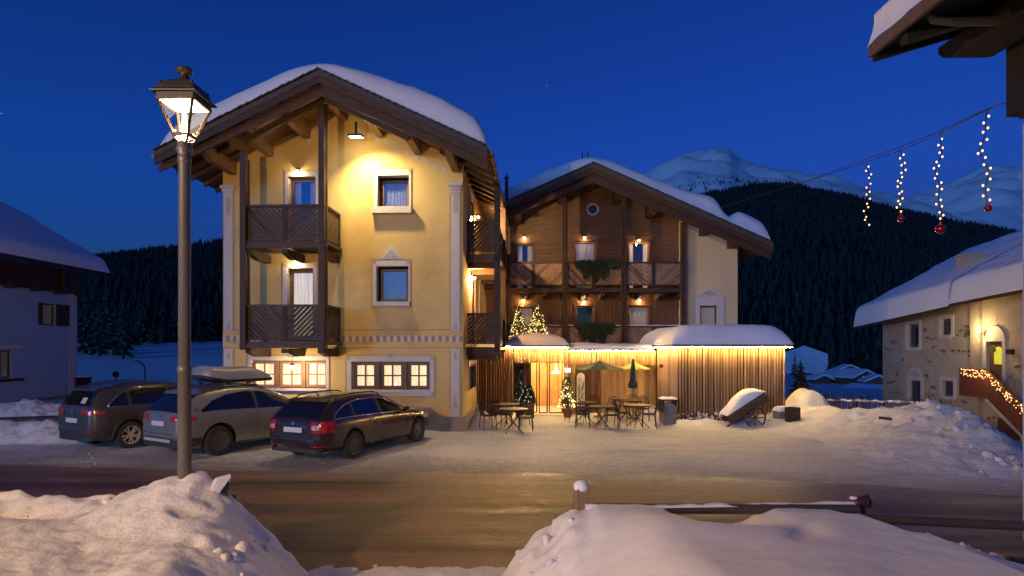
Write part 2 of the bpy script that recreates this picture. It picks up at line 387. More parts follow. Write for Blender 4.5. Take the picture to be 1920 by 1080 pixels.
d1 = mth(t, 'ADD', sp.outputs['Y'], mth(t, 'MULTIPLY', n1, 3.0)); d1 = mth(t, 'ADD', d1, mth(t, 'MULTIPLY', n2, 1.2))
d1 = mth(t, 'ADD', d1, mth(t, 'MULTIPLY', mth(t, 'MAXIMUM', sp.outputs['X'], -2.0), 0.26))
clean = rng(t, d1, 13.6, 16.4)
c_d = mixc(t, rng(t, n2, 0.35, 0.65), (0.20,0.145,0.105), (0.36,0.30,0.25))
c_s = mixc(t, rng(t, n2, 0.36, 0.62), (0.64,0.62,0.61), (0.84,0.83,0.83))
mptr = t.nodes.new('ShaderNodeMapping'); mptr.inputs['Scale'].default_value = (0.16, 1.1, 1); mptr.inputs['Rotation'].default_value = (0, 0, 0.12); t.links.new(co.outputs['Object'], mptr.inputs[0])
trk = nz(t, mptr.outputs[0], 1.5, 7, 0.7)
c_s = mixc(t, rng(t, mth(t, 'ADD', trk, mth(t, 'MULTIPLY', n2, 0.35)), 0.68, 0.92, 0.0, 0.55), c_s, (0.40,0.36,0.33))
c_g = mixc(t, clean, c_d, c_s)
t.links.new(c_g, b.inputs['Base Color'])
hh = mth(t, 'ADD', mth(t, 'ADD', n2, mth(t, 'MULTIPLY', trk, 1.5)), mth(t, 'MULTIPLY', n3, 0.4)); t.links.new(bumpn(t, hh, 1.0, 0.10), b.inputs['Normal'])
g = MB().grid(lambda x, y: (x, y, gz(x, y)), xs, ys).build('ground', gm, kind='structure')

# ---- road
rm = bpy.data.materials.new('slushy_road'); rm.use_nodes = True; t = rm.node_tree; b = t.nodes['Principled BSDF']
co = t.nodes.new('ShaderNodeTexCoord'); sp = t.nodes.new('ShaderNodeSeparateXYZ'); t.links.new(co.outputs['Object'], sp.inputs[0])
mp = t.nodes.new('ShaderNodeMapping'); mp.inputs['Scale'].default_value = (0.12, 1.6, 1); t.links.new(co.outputs['Object'], mp.inputs[0])
na = nz(t, mp.outputs[0], 1.3, 8, 0.65); nb = nz(t, co.outputs['Object'], 5, 8, 0.7); nc = nz(t, co.outputs['Object'], 45, 4)
wet = mixc(t, rng(t, na, 0.35, 0.68), (0.105,0.050,0.024), (0.205,0.102,0.050))
mid = mixc(t, rng(t, mth(t, 'ADD', na, mth(t, 'MULTIPLY', nb, 0.5)), 0.80, 0.98), wet, (0.34,0.20,0.13))
rut = mth(t, 'SINE', mth(t, 'ADD', mth(t, 'MULTIPLY', sp.outputs['Y'], 3.9), mth(t, 'ADD', mth(t, 'MULTIPLY', nb, 1.6), mth(t, 'MULTIPLY', na, 3.0))))
mid = mixc(t, rng(t, mth(t, 'ADD', rut, mth(t, 'MULTIPLY', nb, 1.2)), 0.55, 1.25, 0.0, 0.7), mid, (0.052,0.028,0.014))
e1 = mth(t, 'ADD', sp.outputs['Y'], mth(t, 'MULTIPLY', sp.outputs['X'], 0.15))
e1 = mth(t, 'ADD', e1, mth(t, 'ADD', mth(t, 'MULTIPLY', na, 1.6), mth(t, 'MULTIPLY', nb, 0.7)))
edge = rng(t, e1, 11.7, 13.5)
dirty = mixc(t, edge, mid, mixc(t, rng(t, nb, 0.35, 0.65), (0.20,0.145,0.105), (0.36,0.30,0.25)))
t.links.new(mixc(t, rng(t, e1, 13.1, 14.9), dirty, mixc(t, rng(t, nb, 0.36, 0.62), (0.60,0.57,0.55), (0.80,0.79,0.79))), b.inputs['Base Color'])
t.links.new(rng(t, na, 0.3, 0.7, 0.28, 0.70), b.inputs['Roughness'])
hh = mth(t, 'ADD', mth(t, 'ADD', na, mth(t, 'MULTIPLY', nb, 0.5)), mth(t, 'MULTIPLY', nc, 0.15)); t.links.new(bumpn(t, hh, 0.55, 0.05), b.inputs['Normal'])
far_edge = [(-60,15.5)] + [(G(x, y)[0], G(x, y)[1]) for x, y in ((0,872),(300,880),(600,886),(960,888),(1300,895),(1600,908),(1900,930))] + [(60,6.5)]
road = MB(); rx = lines([(-60,-16,4),(-16,16,0.25),(16,60,4)])
def rp(x, v):
    ya = lerp(far_edge, x) + 0.25 * noise.noise(Vector((x*0.8, 0, 0))) + 0.1 * noise.noise(Vector((x*3, 5, 0)))
    yb = lerp([(-60, 7.2), (-16, 6.7), (0, 6.75), (16, 6.2), (60, 2)], x)
    y = yb + (ya - yb) * v
    return (x, y, ground_h(x, y) + 0.006 + 0.012 * smooth(min(v, 1-v) * 8))
road.grid(rp, rx, [i / 14 for i in range(15)]); road.build('road', rm, kind='structure')

# ---- height-field pieces of snow lying on the ground
def hfield(name, x0, x1, y0, y1, st, fn, material, kind='structure', **kw):
    nx = int((x1 - x0) / st) + 1; ny = int((y1 - y0) / st) + 1
    zz = [[fn(x0 + i*st, y0 + j*st) for j in range(ny)] for i in range(nx)]
    m = MB(); idx = {}
    def vi(i, j):
        if (i, j) not in idx:
            idx[i, j] = len(m.v); x, y = x0 + i*st, y0 + j*st; m.v.append((x, y, zz[i][j]))
        return idx[i, j]
    for i in range(nx - 1):
        for j in range(ny - 1):
            q = ((i,j),(i+1,j),(i+1,j+1),(i,j+1))
            if max(zz[a][b_] - ground_h(x0+a*st, y0+b_*st) for a, b_ in q) > -0.03:
                m.f.append(tuple(vi(*k) for k in q)); m.m.append(0); m.sm.append(True)
    return m.build(name, material, kind=kind, **kw)
def lumps(x, y, s, amp):     # rounded clods of ploughed snow
    v = 0.0
    for k, (f, a) in enumerate(((s, 1.0), (s*2.2, 0.45))):
        d, _ = noise.voronoi(Vector((x*f, y*f, 7.7 + k)))
        v += a * amp * (0.5 - min(1.0, d[0]) ** 2)
    return v
SNOWS = mat('smooth_bank_snow', (0.79,0.78,0.79), 0.6, c2=(0.73,0.72,0.73), scale=2.0, bump=0.30, bscale=11, spec=0.3, bdist=0.02)
# foreground bank at left: crest line read along the fence line at depth 6.5
CZ = 6.5
def crest(table):
    return [((px-960)/F*CZ, H-(py-Y0)/F*CZ) for px, py in table]
cl = crest([(-400,925),(0,922),(35,930),(60,938),(110,940),(170,938),(232,940),(245,924),(290,907),(330,897),(355,893),(385,897),(405,918),(430,938),(455,958),(480,990),(510,1022),(545,1050),(575,1082),(600,1110)])
crs_pts = ((925,1110),(945,1080),(985,1032),(1032,998),(1070,962),(1120,950),(1250,952),(1450,955),(1580,956),(1640,985),(1740,1012),(1800,1026),(1880,1052),(1925,1066),(2150,1090),(2600,1120))
crs = crest(crs_pts)
cr = crest([(925,1110),(945,1080),(985,1032),(1010,1012),(1032,998),(1048,975),(1070,960),(1090,955),(1120,944),(1180,944),(1240,950),(1262,972),(1330,988),(1390,980),(1420,962),(1450,950),(1580,951),(1598,978),(1625,994),(1660,1003),(1740,1012),(1800,1026),(1880,1052),(1925,1066),(2150,1090),(2600,1120)])
def bank_left(x, y):
    c = slerp(cl, x * (CZ / max(y, CZ) if y > CZ else 1.0))
    edge = -2.13
    if y <= CZ:
        # footpath side: the bank ends in a slope towards the gap
        t = smooth((edge - x + 0.25 * (y - CZ) * 0) / 1.0)
        top = 1.02 + 0.10 * math.sin(x*0.7+1) - 0.16 * smooth((CZ - y - 0.2) / 1.2) * smooth((x + 5.2) / 2.0) + 0.12 * smooth((5.0 - y) / 2.5)
        k = smooth((CZ - y) / 1.1)
        z = c * (1 - k) + min(top, c + 0.9) * k * (0.25 + 0.75 * smooth((edge + 0.45 - x) / 1.4))
        if x < -4.2: # shallow hollow just behind the crest
            z -= 0.10 * math.exp(-((y - 6.05) / 0.25) ** 2) * smooth((-4.2 - x) / 0.4)
    else:
        k = smooth((y - CZ) / 0.85); z = c * (1 - k) - 0.12 * k
    a = smooth((z + 0.1) / 0.4)
    z += a * (0.035 * fractal((x*1.6, y*1.6, 2)) + 0.020 * fractal((x*7, y*7, 4), 3))
    near = math.exp(-((y - CZ - 0.05) / 0.35) ** 2)
    z += a * lumps(x, y, 3.1, 0.10) * (0.12 + near + 0.7 * math.exp(-((x + 2.75) / 0.4) ** 2))
    pit = smooth((noise.noise(Vector((x*3.3, y*3.3, 5))) - 0.28) / 0.3) * smooth((x + 5) / 2) * (1 if y < 6.2 else 0)
    return z - a * 0.055 * pit
hfield('snow_bank', -9.5, -1.7, 1.6, 7.6, 0.04, bank_left, SNOWB)
def bank_right(x, y):
    c = slerp(cr, x * (CZ / y if y > CZ else 1.0))
    if y <= CZ:
        k = smooth((CZ - y) / 1.3)
        top = 0.95 + 0.06 * math.sin(x * 1.1) + 0.10 * smooth((5.2 - y) / 2.5)
        fal = 0.10 + 0.90 * smooth((x + 0.25) / 1.7)
        top = min(top, slerp(crs, x) + 0.16 + 0.10 * smooth((3.2 - x) / 1.0))
        z = c * (1 - k) + top * k * fal
    else:
        k = smooth((y - CZ) / 0.75); z = c * (1 - k) - 0.12 * k
    a = smooth((z + 0.1) / 0.4)
    z += a * 0.016 * fractal((x*1.2, y*1.2, 12))
    side = math.exp(-((x - 0.25) / 0.42) ** 2) + 0.25 * math.exp(-((y - CZ - 0.1) / 0.3) ** 2) * smooth((x-3.9)/.5)
    z += a * (lumps(x, y, 3.4, 0.17) * side + 0.010 * fractal((x*6, y*6, 4), 3) * (0.3 + side))
    # a shallow furrow and a melt pit round the dark post
    z -= 0.06 * math.exp(-((x - 3.55) / 0.10) ** 2 - ((y - 6.35) / 0.12) ** 2)
    z -= 0.05 * math.exp(-((x - 2.6 - 0.5*(y-5.3)) / 0.16) ** 2) * math.exp(-((y - 5.4) / 0.5) ** 2)
    return z
hfield('snow_bank', -0.6, 9.5, 1.6, 7.6, 0.04, bank_right, SNOWS)
# broken clods along the ploughed edges
def clods(name, n, pick, seed, rmin, rmax, material):
    r = random.Random(seed); m = MB()
    for i in range(n):
        x, y, z = pick(r); R_ = rmin + (rmax-rmin) * r.random()**2.2; k = len(m.v); ox = r.random()*50
        m.sphere((0,0,0), R_, 7, 5); 
        ax = Vector((r.uniform(-1,1), r.uniform(-1,1), r.uniform(-1,1))).normalized(); M = Matrix.Rotation(r.random()*6, 3, ax)
        for j in range(k, len(m.v)):
            v = Vector(m.v[j]); v = v * (1 + 0.55*noise.noise(v/R_*1.3 + Vector((ox,0,0)))); v.x *= 1.25; v.z *= .8; v = M @ v; m.v[j] = (v.x+x, v.y+y, v.z+z)
    return m.build(name, material, kind='stuff')
def pk_l(r):
    q = r.random()
    if q < .55: x = r.uniform(-6.5, -2.2); y = CZ + r.gauss(.08, .18)
    else: y = r.uniform(4.6, CZ); x = -2.45 + r.gauss(0, .28)
    return x, y, bank_left(x, y) + .0
def pk_r(r):
    q = r.random()
    if q < .6: y = r.uniform(5.2, CZ+.3); x = .25 + r.gauss(0, .24)
    else: x = r.uniform(3.7, 5.8); y = CZ + r.gauss(.1, .12)
    return x, y, bank_right(x, y) + .0
clods('snow_clods', 36, pk_l, 1, .012, .065, SNOWB); clods('snow_clods', 70, pk_r, 2, .012, .06, SNOWS)
# dirty snow left in the gap between the two banks
def gap_snow(x, y):
    z = 0.06 * smooth((7.25 - y) / 0.5) * smooth((x + 2.6) / 0.4) * smooth((0.3 - x) / 0.4) - 0.03
    return z + 0.03 * fractal((x*3, y*3, 8)) + 0.02 * fractal((x*9, y*9, 1), 3)
hfield('path_snow', -2.6, 0.4, 2.0, 7.4, 0.05, gap_snow, SNOWM)
# ploughed mound at the right edge of the yard
ml = [(8.6,23.0,.35),(9.9,21.3,.55),(11.6,18.6,.75),(12.1,16.9,1.05),(11.5,15.0,1.0),(10.75,13.4,.72),(10.2,12.2,.30),(9.9,11.5,0.0)]
def mound_right(x, y):
    best = (9e9, 0, 0)
    for (ax, ay, ah), (bx, by, bh) in zip(ml, ml[1:]):
        dx, dy = bx - ax, by - ay; tt = min(1, max(0, ((x-ax)*dx + (y-ay)*dy) / (dx*dx+dy*dy)))
        ex, ey = x - ax - tt*dx, y - ay - tt*dy; d = math.hypot(ex, ey)
        if d < best[0]: best = (d, ah + (bh-ah)*tt, dx*ey - dy*ex)
    d, hgt, sd = best
    wid = 4.0 if sd < 0 else 1.6
    k = max(0.0, 1 - d / wid); k = k * k * (3 - 2 * k) ** 1.0 * (0.45 + 0.55 * k)
    a = smooth(k * 3)
    z = hgt * k * (1 + 0.18 * fractal((x*1.3, y*1.3, 6))) + a * (0.045 * fractal((x*2.6, y*2.6, 16)) + lumps(x, y, 1.9, 0.06) * min(1, hgt) * smooth((x-9.5)/2))
    base = ground_h(x, y)
    return base + z - 0.04
hfield('snow_mound', 5.5, 16.6, 10.6, 24.5, 0.08, mound_right, SNOWM)
def bump_field(name, px, py, sx, sy, hgt, pw=2.0, rough=0.12, material=SNOWM, st=0.06, seed=0, lump=0.08):
    g0 = G(px, py)
    def fn(x, y):
        d = (abs(x - g0[0]) / sx) ** pw + (abs(y - g0[1]) / sy) ** pw
        k = math.exp(-d); a = smooth((k - 0.08) / 0.3)
        return ground_h(x, y) + (k - 0.08) * hgt + a * (rough * hgt * fractal((x*2.2+seed, y*2.2, seed)) + lumps(x + seed, y, 3, lump))
    return hfield(name, g0[0]-1.7*sx, g0[0]+1.7*sx, g0[1]-1.7*sy, g0[1]+1.7*sy, st, fn, material)
def pk_m(r):
    k = r.randrange(3, 7); a, b_ = ml[k], ml[k+1] if k < 7 else ml[k]; t_ = r.random(); x = a[0]+(b_[0]-a[0])*t_ + r.gauss(0,.7); y = a[1]+(b_[1]-a[1])*t_ + r.gauss(-.2,.5)
    return x, y, mound_right(x, y)
clods('snow_clods', 80, pk_m, 3, .03, .12, SNOWM)
bump_field('snow_heap', 1512, 785, 0.85, 0.95, 1.12, 2.6, 0.10, seed=3)         # beside the log annex
bump_field('snow_heap', 1415, 797, 1.0, 0.55, 0.34, 2.0, 0.2, seed=13)          # round the cart
bump_field('snow_heap', 1466, 796, 0.40, 0.40, 0.60, 2.4, 0.2, seed=23)
bump_field('snow_heap', 1222, 786, 0.38, 0.5, 0.55, 2.2, 0.2, seed=33)          # by the terrace corner
bump_field('snow_heap', 1310, 796, 1.5, 0.35, 0.16, 2.0, 0.3, seed=37)
bump_field('snow_heap', 903, 795, 0.38, 1.0, 0.42, 2.2, 0.25, seed=43, lump=0.12)  # foot of the hotel corner
bump_field('snow_heap', 40, 826, 2.4, 0.55, 0.58, 2.6, 0.2, seed=53, lump=0.14)
bump_field('snow_heap', 30, 797, 3.0, 1.0, 0.78, 2.6, 0.15, seed=63, lump=0.14)
bump_field('snow_heap', 1890, 876, 1.2, 0.8, 0.35, 2.0, 0.25, seed=73)
# crumbs of ice and snow on the yard
cr_ = MB(); rr = random.Random(3)
for i in range(60):
    px = rr.choice((rr.uniform(300, 640), rr.uniform(140, 900))); py = rr.uniform(846, 872)
    c = G(px, py); r = rr.uniform(0.008, 0.03)
    cr_.sphere((c[0], c[1], r*0.4 + 0.01), r, 5, 3, sz=0.7)
cr_.build('snow_crumbs', SNOWM, kind='stuff')

# ---- hills and mountains (height fields with real distance)
def hillmesh(name, px0, px1, dpx, D0, D1, rows, ridge, base, material, rough, shape=1.0, seed=0, back=True):
    cols = [px0 + i*dpx for i in range(int((px1-px0)/dpx)+1)]
    def hz(px, t):
        Zr = D0 + (D1 - D0) * t
        zr = H + (Y0 - lerp(ridge, px)) / F * D1; zb = base
        k = (px - 960) / F; x = k * Zr
        n = fractal((x / (D1*0.09) + seed, Zr / (D1*0.09), seed), 6) * rough * (zr - zb) * (0.15 + t) * (1 - 0.75 * t ** 6)
        return x, Zr, zb + (zr - zb) * t ** shape + n
    m = MB(); ts = [i / rows for i in range(rows + 1)]
    def fn(px, t):
        if t > 1:
            x, y, z = hz(px, 1.0); return (x * 1.35, y * 1.35, z * 0.5)
        return hz(px, t)
    m.grid(fn, cols, ts + ([2.0] if back else []))
    m.build(name, material, kind='structure'); return hz
def hillmat(name, dark, snowc, s, th, wd):
    m = bpy.data.materials.new(name); m.use_nodes = True; t = m.node_tree; b = t.nodes['Principled BSDF']; b.inputs['Roughness'].default_value = 0.85
    b.inputs['Specular IOR Level'].default_value = 0.1
    co = t.nodes.new('ShaderNodeTexCoord'); f = nz(t, co.outputs['Object'], s, 9, 0.68)
    t.links.new(mixc(t, rng(t, f, th, th + wd), dark, snowc), b.inputs['Base Color']); return m
FLOORM = hillmat('forest_floor', (0.020,0.026,0.022), (0.50,0.51,0.54), 0.022, 0.60, 0.10)
MOUNTM = hillmat('snow_mountain', (0.70,0.72,0.76), (0.86,0.87,0.90), 0.0022, 0.40, 0.2)
ridge_l = [(-800,540),(-200,515),(0,505),(150,488),(210,482),(300,471),(360,462),(418,455),(600,425),(800,440),(1000,470),(1150,520)]
ridge_r = [(600,580),(900,520),(1100,450),(1215,408),(1290,378),(1350,362),(1420,350),(1480,348),(1560,362),(1640,386),(1700,400),(1760,411),(1840,426),(1920,440),(2100,470),(2600,560)]
ridge_m = [(900,500),(1050,430),(1150,372),(1190,343),(1215,322),(1240,305),(1262,297),(1290,289),(1318,285),(1345,282),(1368,288),(1385,300),(1410,310),(1440,314),(1480,319),(1530,330),(1580,345),(1640,361),(1700,378),(1740,388),(1800,410),(1920,440),(2300,520)]
ridge_n = [(1500,480),(1640,410),(1700,374),(1740,357),(1780,342),(1810,328),(1840,316),(1870,311),(1900,311),(1930,309),(2000,320),(2300,380),(2600,480)]
hl = hillmesh('hill', -820, 1160, 12, 150, 620, 26, ridge_l, 3.5, FLOORM, 0.05, 0.9, 2)
hr = hillmesh('hill', 600, 2620, 12, 285, 950, 30, ridge_r, -10, FLOORM, 0.05, 0.8, 5)
mt1 = hillmesh('mountain', 900, 2320, 8, 960, 3600, 60, ridge_m, 40, MOUNTM, 0.085, 0.85, 11)
mt2 = hillmesh('mountain', 1490, 2620, 10, 2500, 5600, 50, ridge_n, 300, MOUNTM, 0.12, 0.85, 21)
# far-off woods: one mass of trees per hill
def clear_r(px, py):     # open snow slope above the village
    return 1470 < px < 1553 - max(0, (py - 690)) and py > 648 + abs(px - 1508) * 0.35
def forest(name, hz, n, pxr, tr, hr_, seed, skip=None, sides=5):
    r = random.Random(seed); V = []; Fc = []
    for i in range(n):
        px = r.uniform(*pxr); t = tr[0] + (tr[1]-tr[0]) * r.random() ** 0.8
        x, y, z = hz(px, t); py = Y0 - (z - H) * F / y
        if skip and skip(px, py): continue
        g_ = noise.noise(Vector((x/55, y/80, seed)))
        if g_ > 0.36 and r.random() < 0.85: continue
        h = r.uniform(*hr_) * (1.1 - 0.35*t); R = h * r.uniform(0.15, 0.27); a0 = r.random() * 6
        z -= 0.4; lx, ly = r.uniform(-.3,.3), r.uniform(-.3,.3)
        for (zb, zt, rb) in ((0.08, 0.62, 1.0), (0.34, 0.84, 0.72), (0.60, 1.0, 0.42)):
            k = len(V); V.append((x+lx*zt, y+ly*zt, z + h*zt))
            for j in range(sides):
                a = a0 + 2*PI*j/sides + zb; q = R * rb * r.uniform(0.75, 1.2)
                V.append((x + q*math.cos(a), y + q*math.sin(a), z + h*(zb + r.uniform(-.04,.04))))
            for j in range(sides): Fc.append((k, k+1+j, k+1+(j+1) % sides))
    me = bpy.data.meshes.new(name); me.from_pydata(V, [], Fc); me.materials.append(FORM)
    o = link(name, me); o['kind'] = 'stuff'; return o
FORM = mat('far_spruce', (0.015,0.024,0.024), 0.9, c2=(0.026,0.037,0.037), scale=0.12, c3=(0.075,0.085,0.10), s3=0.25, t3=0.62, spec=0.05)
forest('forest', hl, 11000, (-350, 900), (0.0, 1.0), (5, 10), 4)
forest('forest', hr, 21000, (1180, 2250), (0.0, 1.0), (5, 12.5), 5, clear_r)
forest('forest', mt1, 2200, (1215, 1750), (0.0, 0.50), (9, 16), 6,
       lambda px, py: py < lerp([(1200,352),(1300,338),(1400,333),(1500,338),(1560,352),(1700,395)], px) + random.Random(int(px*7)).uniform(-6, 16))
# ---- spruces one can tell apart at the foot of the left hill and on the right
def spruce(name, label, loc, h, R, group=None, whorls=13, per=11, seed=0, cat='tree', mats=(NEEDLE, TRUNK), fine=1.0):
    r = random.Random(seed); o = thing(name, label, cat, loc, 0, group)
    part('trunk', mats[1], o, lambda m: m.tube([(0,0,-0.3),(0.02*h*r.uniform(-.3,.3),0,h*0.5),(0,0,h*0.97)], [h*0.017,h*0.011,h*0.002], 6))
    m = MB()
    for i in range(whorls):
        f = i / (whorls - 1); z = h * (0.12 + 0.86 * f); rad = R * (1 - f) ** 0.85 + 0.02 * h * (1-f) + 0.012*h
        k = max(4, int(per * (1 - 0.55*f)))
        for j in range(k):
            a = 2*PI*(j + r.random()*0.7)/k; L = rad * r.uniform(0.72, 1.15); dr = -0.32*L + r.uniform(-.05,.05)*h*0.3
            wd = L * r.uniform(0.20, 0.30) * fine; zz = z + r.uniform(-.5,.5)*h*0.86/whorls
            ca, sa = math.cos(a), math.sin(a)
            def q(u, s, dz): return (u*ca - s*sa, u*sa + s*ca, zz + dz)
            m.add([q(0,0,0.03*h), q(L*.45, wd, dr*.4-0.05*L), q(L, 0, dr), q(L*.45,-wd, dr*.4-0.05*L), q(L*.5,0,dr*.35+0.07*L), q(L*.55, wd*.9, dr*.6-.13*L), q(L*.8,-wd*.8,dr*.9-.10*L)],
                  [(0,1,4),(1,2,4),(2,3,4),(3,0,4),(0,5,2),(0,2,6)])
    m.build('crown', mats[0], o); return o
gname = 'snow-dusted spruces at the foot of the left hill'
specs = [(158,118,13,2.3),(172,126,15,2.4),(186,112,10,1.9),(200,132,17,2.6),(216,116,14,2.3),(231,108,12.5,2.2),(250,140,9,1.8),(268,150,13,2.2),(287,146,7,1.5),(306,158,12,2.2),(330,152,10,2.0),(352,160,13,2.2),(374,150,8,1.6),(396,158,10.5,2.0)]
ordn = ['first','second','third','fourth','fifth','sixth','seventh','eighth','ninth','tenth','eleventh','twelfth','thirteenth','fourteenth']
for i, (px, Z, h, R) in enumerate(specs):
    X = (px-960)/F*Z
    spruce('spruce_tree', 'snow-dusted spruce below the dark hill, %s from the white house rightwards' % ordn[i], (X, Z, ground_h(X, Z)+0.2), h, R, gname, 11, 9, 40+i)
X, Z = (1501-960)/F*28, 28
spruce('spruce_tree', 'small dark spruce with snowy branch tips behind the snow heap by the log annex', (X, Z, -1.5), 3.55, 1.15, None, 22, 15, 77, fine=0.8)
for i, (px, Z, h, lb) in enumerate(((1490,262,12,'dark spruce at the left edge of the open blue slope, under the annex roof corner'),(1560,268,16,'tall dark spruce at the right edge of the open blue slope above the village'),(1640,225,9,'low dark spruce beside the stone house corner, behind the village'))):
    X = (px-960)/F*Z; spruce('spruce_tree', lb, (X, Z, ground_h(X, Z)-0.3), h, h*.17, None, 10, 8, 90+i)
# ---- open slope of untouched snow above the village
sm = MB()
def slope(px, t):
    x, y, z = hr(px, t); py = Y0 - (z - H)*F/y
    return (x, y - 1.0, z + 0.9)
sm.grid(slope, [1468 + 1.2*i for i in range(74)], [0.0007*i for i in range(0, 70)])
keep = MB(); keep.v = sm.v
for f in sm.f:
    cx_ = sum(sm.v[i][0]/sm.v[i][1] for i in f)/4*F+960; cy_ = sum(Y0-(sm.v[i][2]-H)*F/sm.v[i][1] for i in f)/4
    if clear_r(cx_, cy_): keep.f.append(f); keep.m.append(0); keep.sm.append(True)
keep.build('snow_slope', SNOWR, kind='structure')
# ---- village houses in the valley
def chalet(px, py, Z, wd, dp, ht, rz, label, win=True):
    p = P(px, py, Z); o = thing('village_house', label, 'house', (p[0], p[1], p[2]), rz, 'snowed-in houses in the valley')
    a, bq = wd/2, dp/2
    part('wall', WOODV, o, lambda m: m.prism([(-a,-1),(a,-1),(a,ht*.55),(0,ht*.92),(-a,ht*.55)], -bq, bq))
    def rf(m):
        for s in (-1, 1): m.add([(0,-bq-.8,ht*.95),(s*(a+1),-bq-.8,ht*.48),(s*(a+1),bq+.8,ht*.48),(0,bq+.8,ht*.95),(0,-bq-.8,ht*.95+.6),(s*(a+1),-bq-.8,ht*.48+.5),(s*(a+1),bq+.8,ht*.48+.5),(0,bq+.8,ht*.95+.6)],
                                [(0,1,2,3),(4,5,6,7),(0,1,5,4),(1,2,6,5),(2,3,7,6)])
    part('roof', SNOWR, o, rf)
    if win:
        wn = part('window', CURTM, o, lambda m: m.box(-a*.25,a*.2,-bq-.06,-bq+.05,ht*.42,ht*.60))
chalet(1606,722,200,8,9,5.2,0.1,'largest valley house, with a faintly lit gable window, left of the stone house')
chalet(1641,728,190,6,7,4.2,-0.3,'valley house half hidden by the corner of the stone house', False)
chalet(1575,716,215,12,7,4.2,0.25,'long low valley house left of the one with the lit gable window', False)
chalet(1537,720,205,5,5,3.2,0.0,'smallest valley hut, nearest the small spruce', False)
chalet(1588,704,260,8,8,4.6,-0.2,'farthest valley house, highest up against the dark woods', False)
chalet(1628,745,160,9,8,3.2,0.5,'dark valley shed lowest down, just over the garden railing', False)
# ================================================================== building helpers
def wall_holes(m, x0, x1, z0, z1, holes, y=0.0, depth=0.25, rm=0, mi=0):
    """front face at y with rectangular openings, and their reveals"""
    X = sorted({x0, x1, *[h[0] for h in holes], *[h[1] for h in holes]}); Z = sorted({z0, z1, *[h[2] for h in holes], *[h[3] for h in holes]})
    for a, b in zip(X, X[1:]):
        for c, d in zip(Z, Z[1:]):
            cx, cz = (a+b)/2, (c+d)/2
            if any(h[0] < cx < h[1] and h[2] < cz < h[3] for h in holes): continue
            m.quad((a,y,c),(b,y,c),(b,y,d),(a,y,d), mi)
    for h in holes:
        a, b, c, d = h[:4]; e = y + depth
        m.quad((a,y,c),(a,e,c),(a,e,d),(a,y,d), rm); m.quad((b,y,c),(b,y,d),(b,e,d),(b,e,c), rm)
        m.quad((a,y,d),(a,e,d),(b,e,d),(b,y,d), rm); m.quad((a,y,c),(b,y,c),(b,e,c),(a,e,c), rm)
def ring(m, x0, x1, z0, z1, t, y0, y1, mi=0):
    m.box(x0, x0+t, y0, y1, z0, z1, mi); m.box(x1-t, x1, y0, y1, z0, z1, mi)
    m.box(x0+t, x1-t, y0, y1, z1-t, z1, mi); m.box(x0+t, x1-t, y0, y1, z0, z0+t, mi)
def curtain_mesh(m, x0, x1, z0, z1, y, amp=0.018, wl=0.11, seed=0):
    n = max(6, int((x1-x0)/0.022)); us = [x0+(x1-x0)*i/n for i in range(n+1)]
    def fn(x, z): return (x, y + amp*math.sin(2*PI*x/wl + 1.7*math.sin(x*9+seed)) + 0.3*amp*math.sin(5*z+x*20), z)
    m.grid(fn, us, [z0, (z0+z1)/2, z1])
def win(parent, x0, x1, z0, z1, y=0.12, nx=1, nz=1, fmat=FRAME, cmat=CURT, fw=0.055, split=0.0, name='window', sw=0.03, label=None, gmat=None):
    o = MB(); ring(o, x0, x1, z0, z1, fw, y, y+0.06)
    ix0, ix1, iz0, iz1 = x0+fw, x1-fw, z0+fw, z1-fw
    for i in range(1, nx): cx = ix0+(ix1-ix0)*i/nx; o.box(cx-sw/2, cx+sw/2, y+0.006, y+0.05, iz0, iz1)
    for j in range(1, nz):
        cz = iz0+(iz1-iz0)*j/nz
        for i in range(nx): o.box(ix0+(ix1-ix0)*i/nx+(sw/2 if i else 0), ix0+(ix1-ix0)*(i+1)/nx-(sw/2 if i < nx-1 else 0), y+0.006, y+0.05, cz-sw/2, cz+sw/2)
    o = o.build(name, fmat, parent)
    if label: o['label'] = label
    for i in range(nx):
        for j in range(nz):
            a, b = ix0+(ix1-ix0)*i/nx, ix0+(ix1-ix0)*(i+1)/nx; c, d = iz0+(iz1-iz0)*j/nz, iz0+(iz1-iz0)*(j+1)/nz
            part('pane', gmat or GLASS, o, lambda m: m.box(a, b, y+0.028, y+0.034, c, d))
    if cmat:
        if split:
            w_ = (ix1-ix0)*(1-split)/2
            part('curtain', cmat, o, lambda m: curtain_mesh(m, ix0-.02, ix0+w_, iz0, iz1, y+.13, seed=x0))
            part('curtain', cmat, o, lambda m: curtain_mesh(m, ix1-w_, ix1+.02, iz0, iz1, y+.13, seed=x1))
        else: part('curtain', cmat, o, lambda m: curtain_mesh(m, ix0-.03, ix1+.03, iz0, iz1, y+.13, seed=x0+z0))
    return o
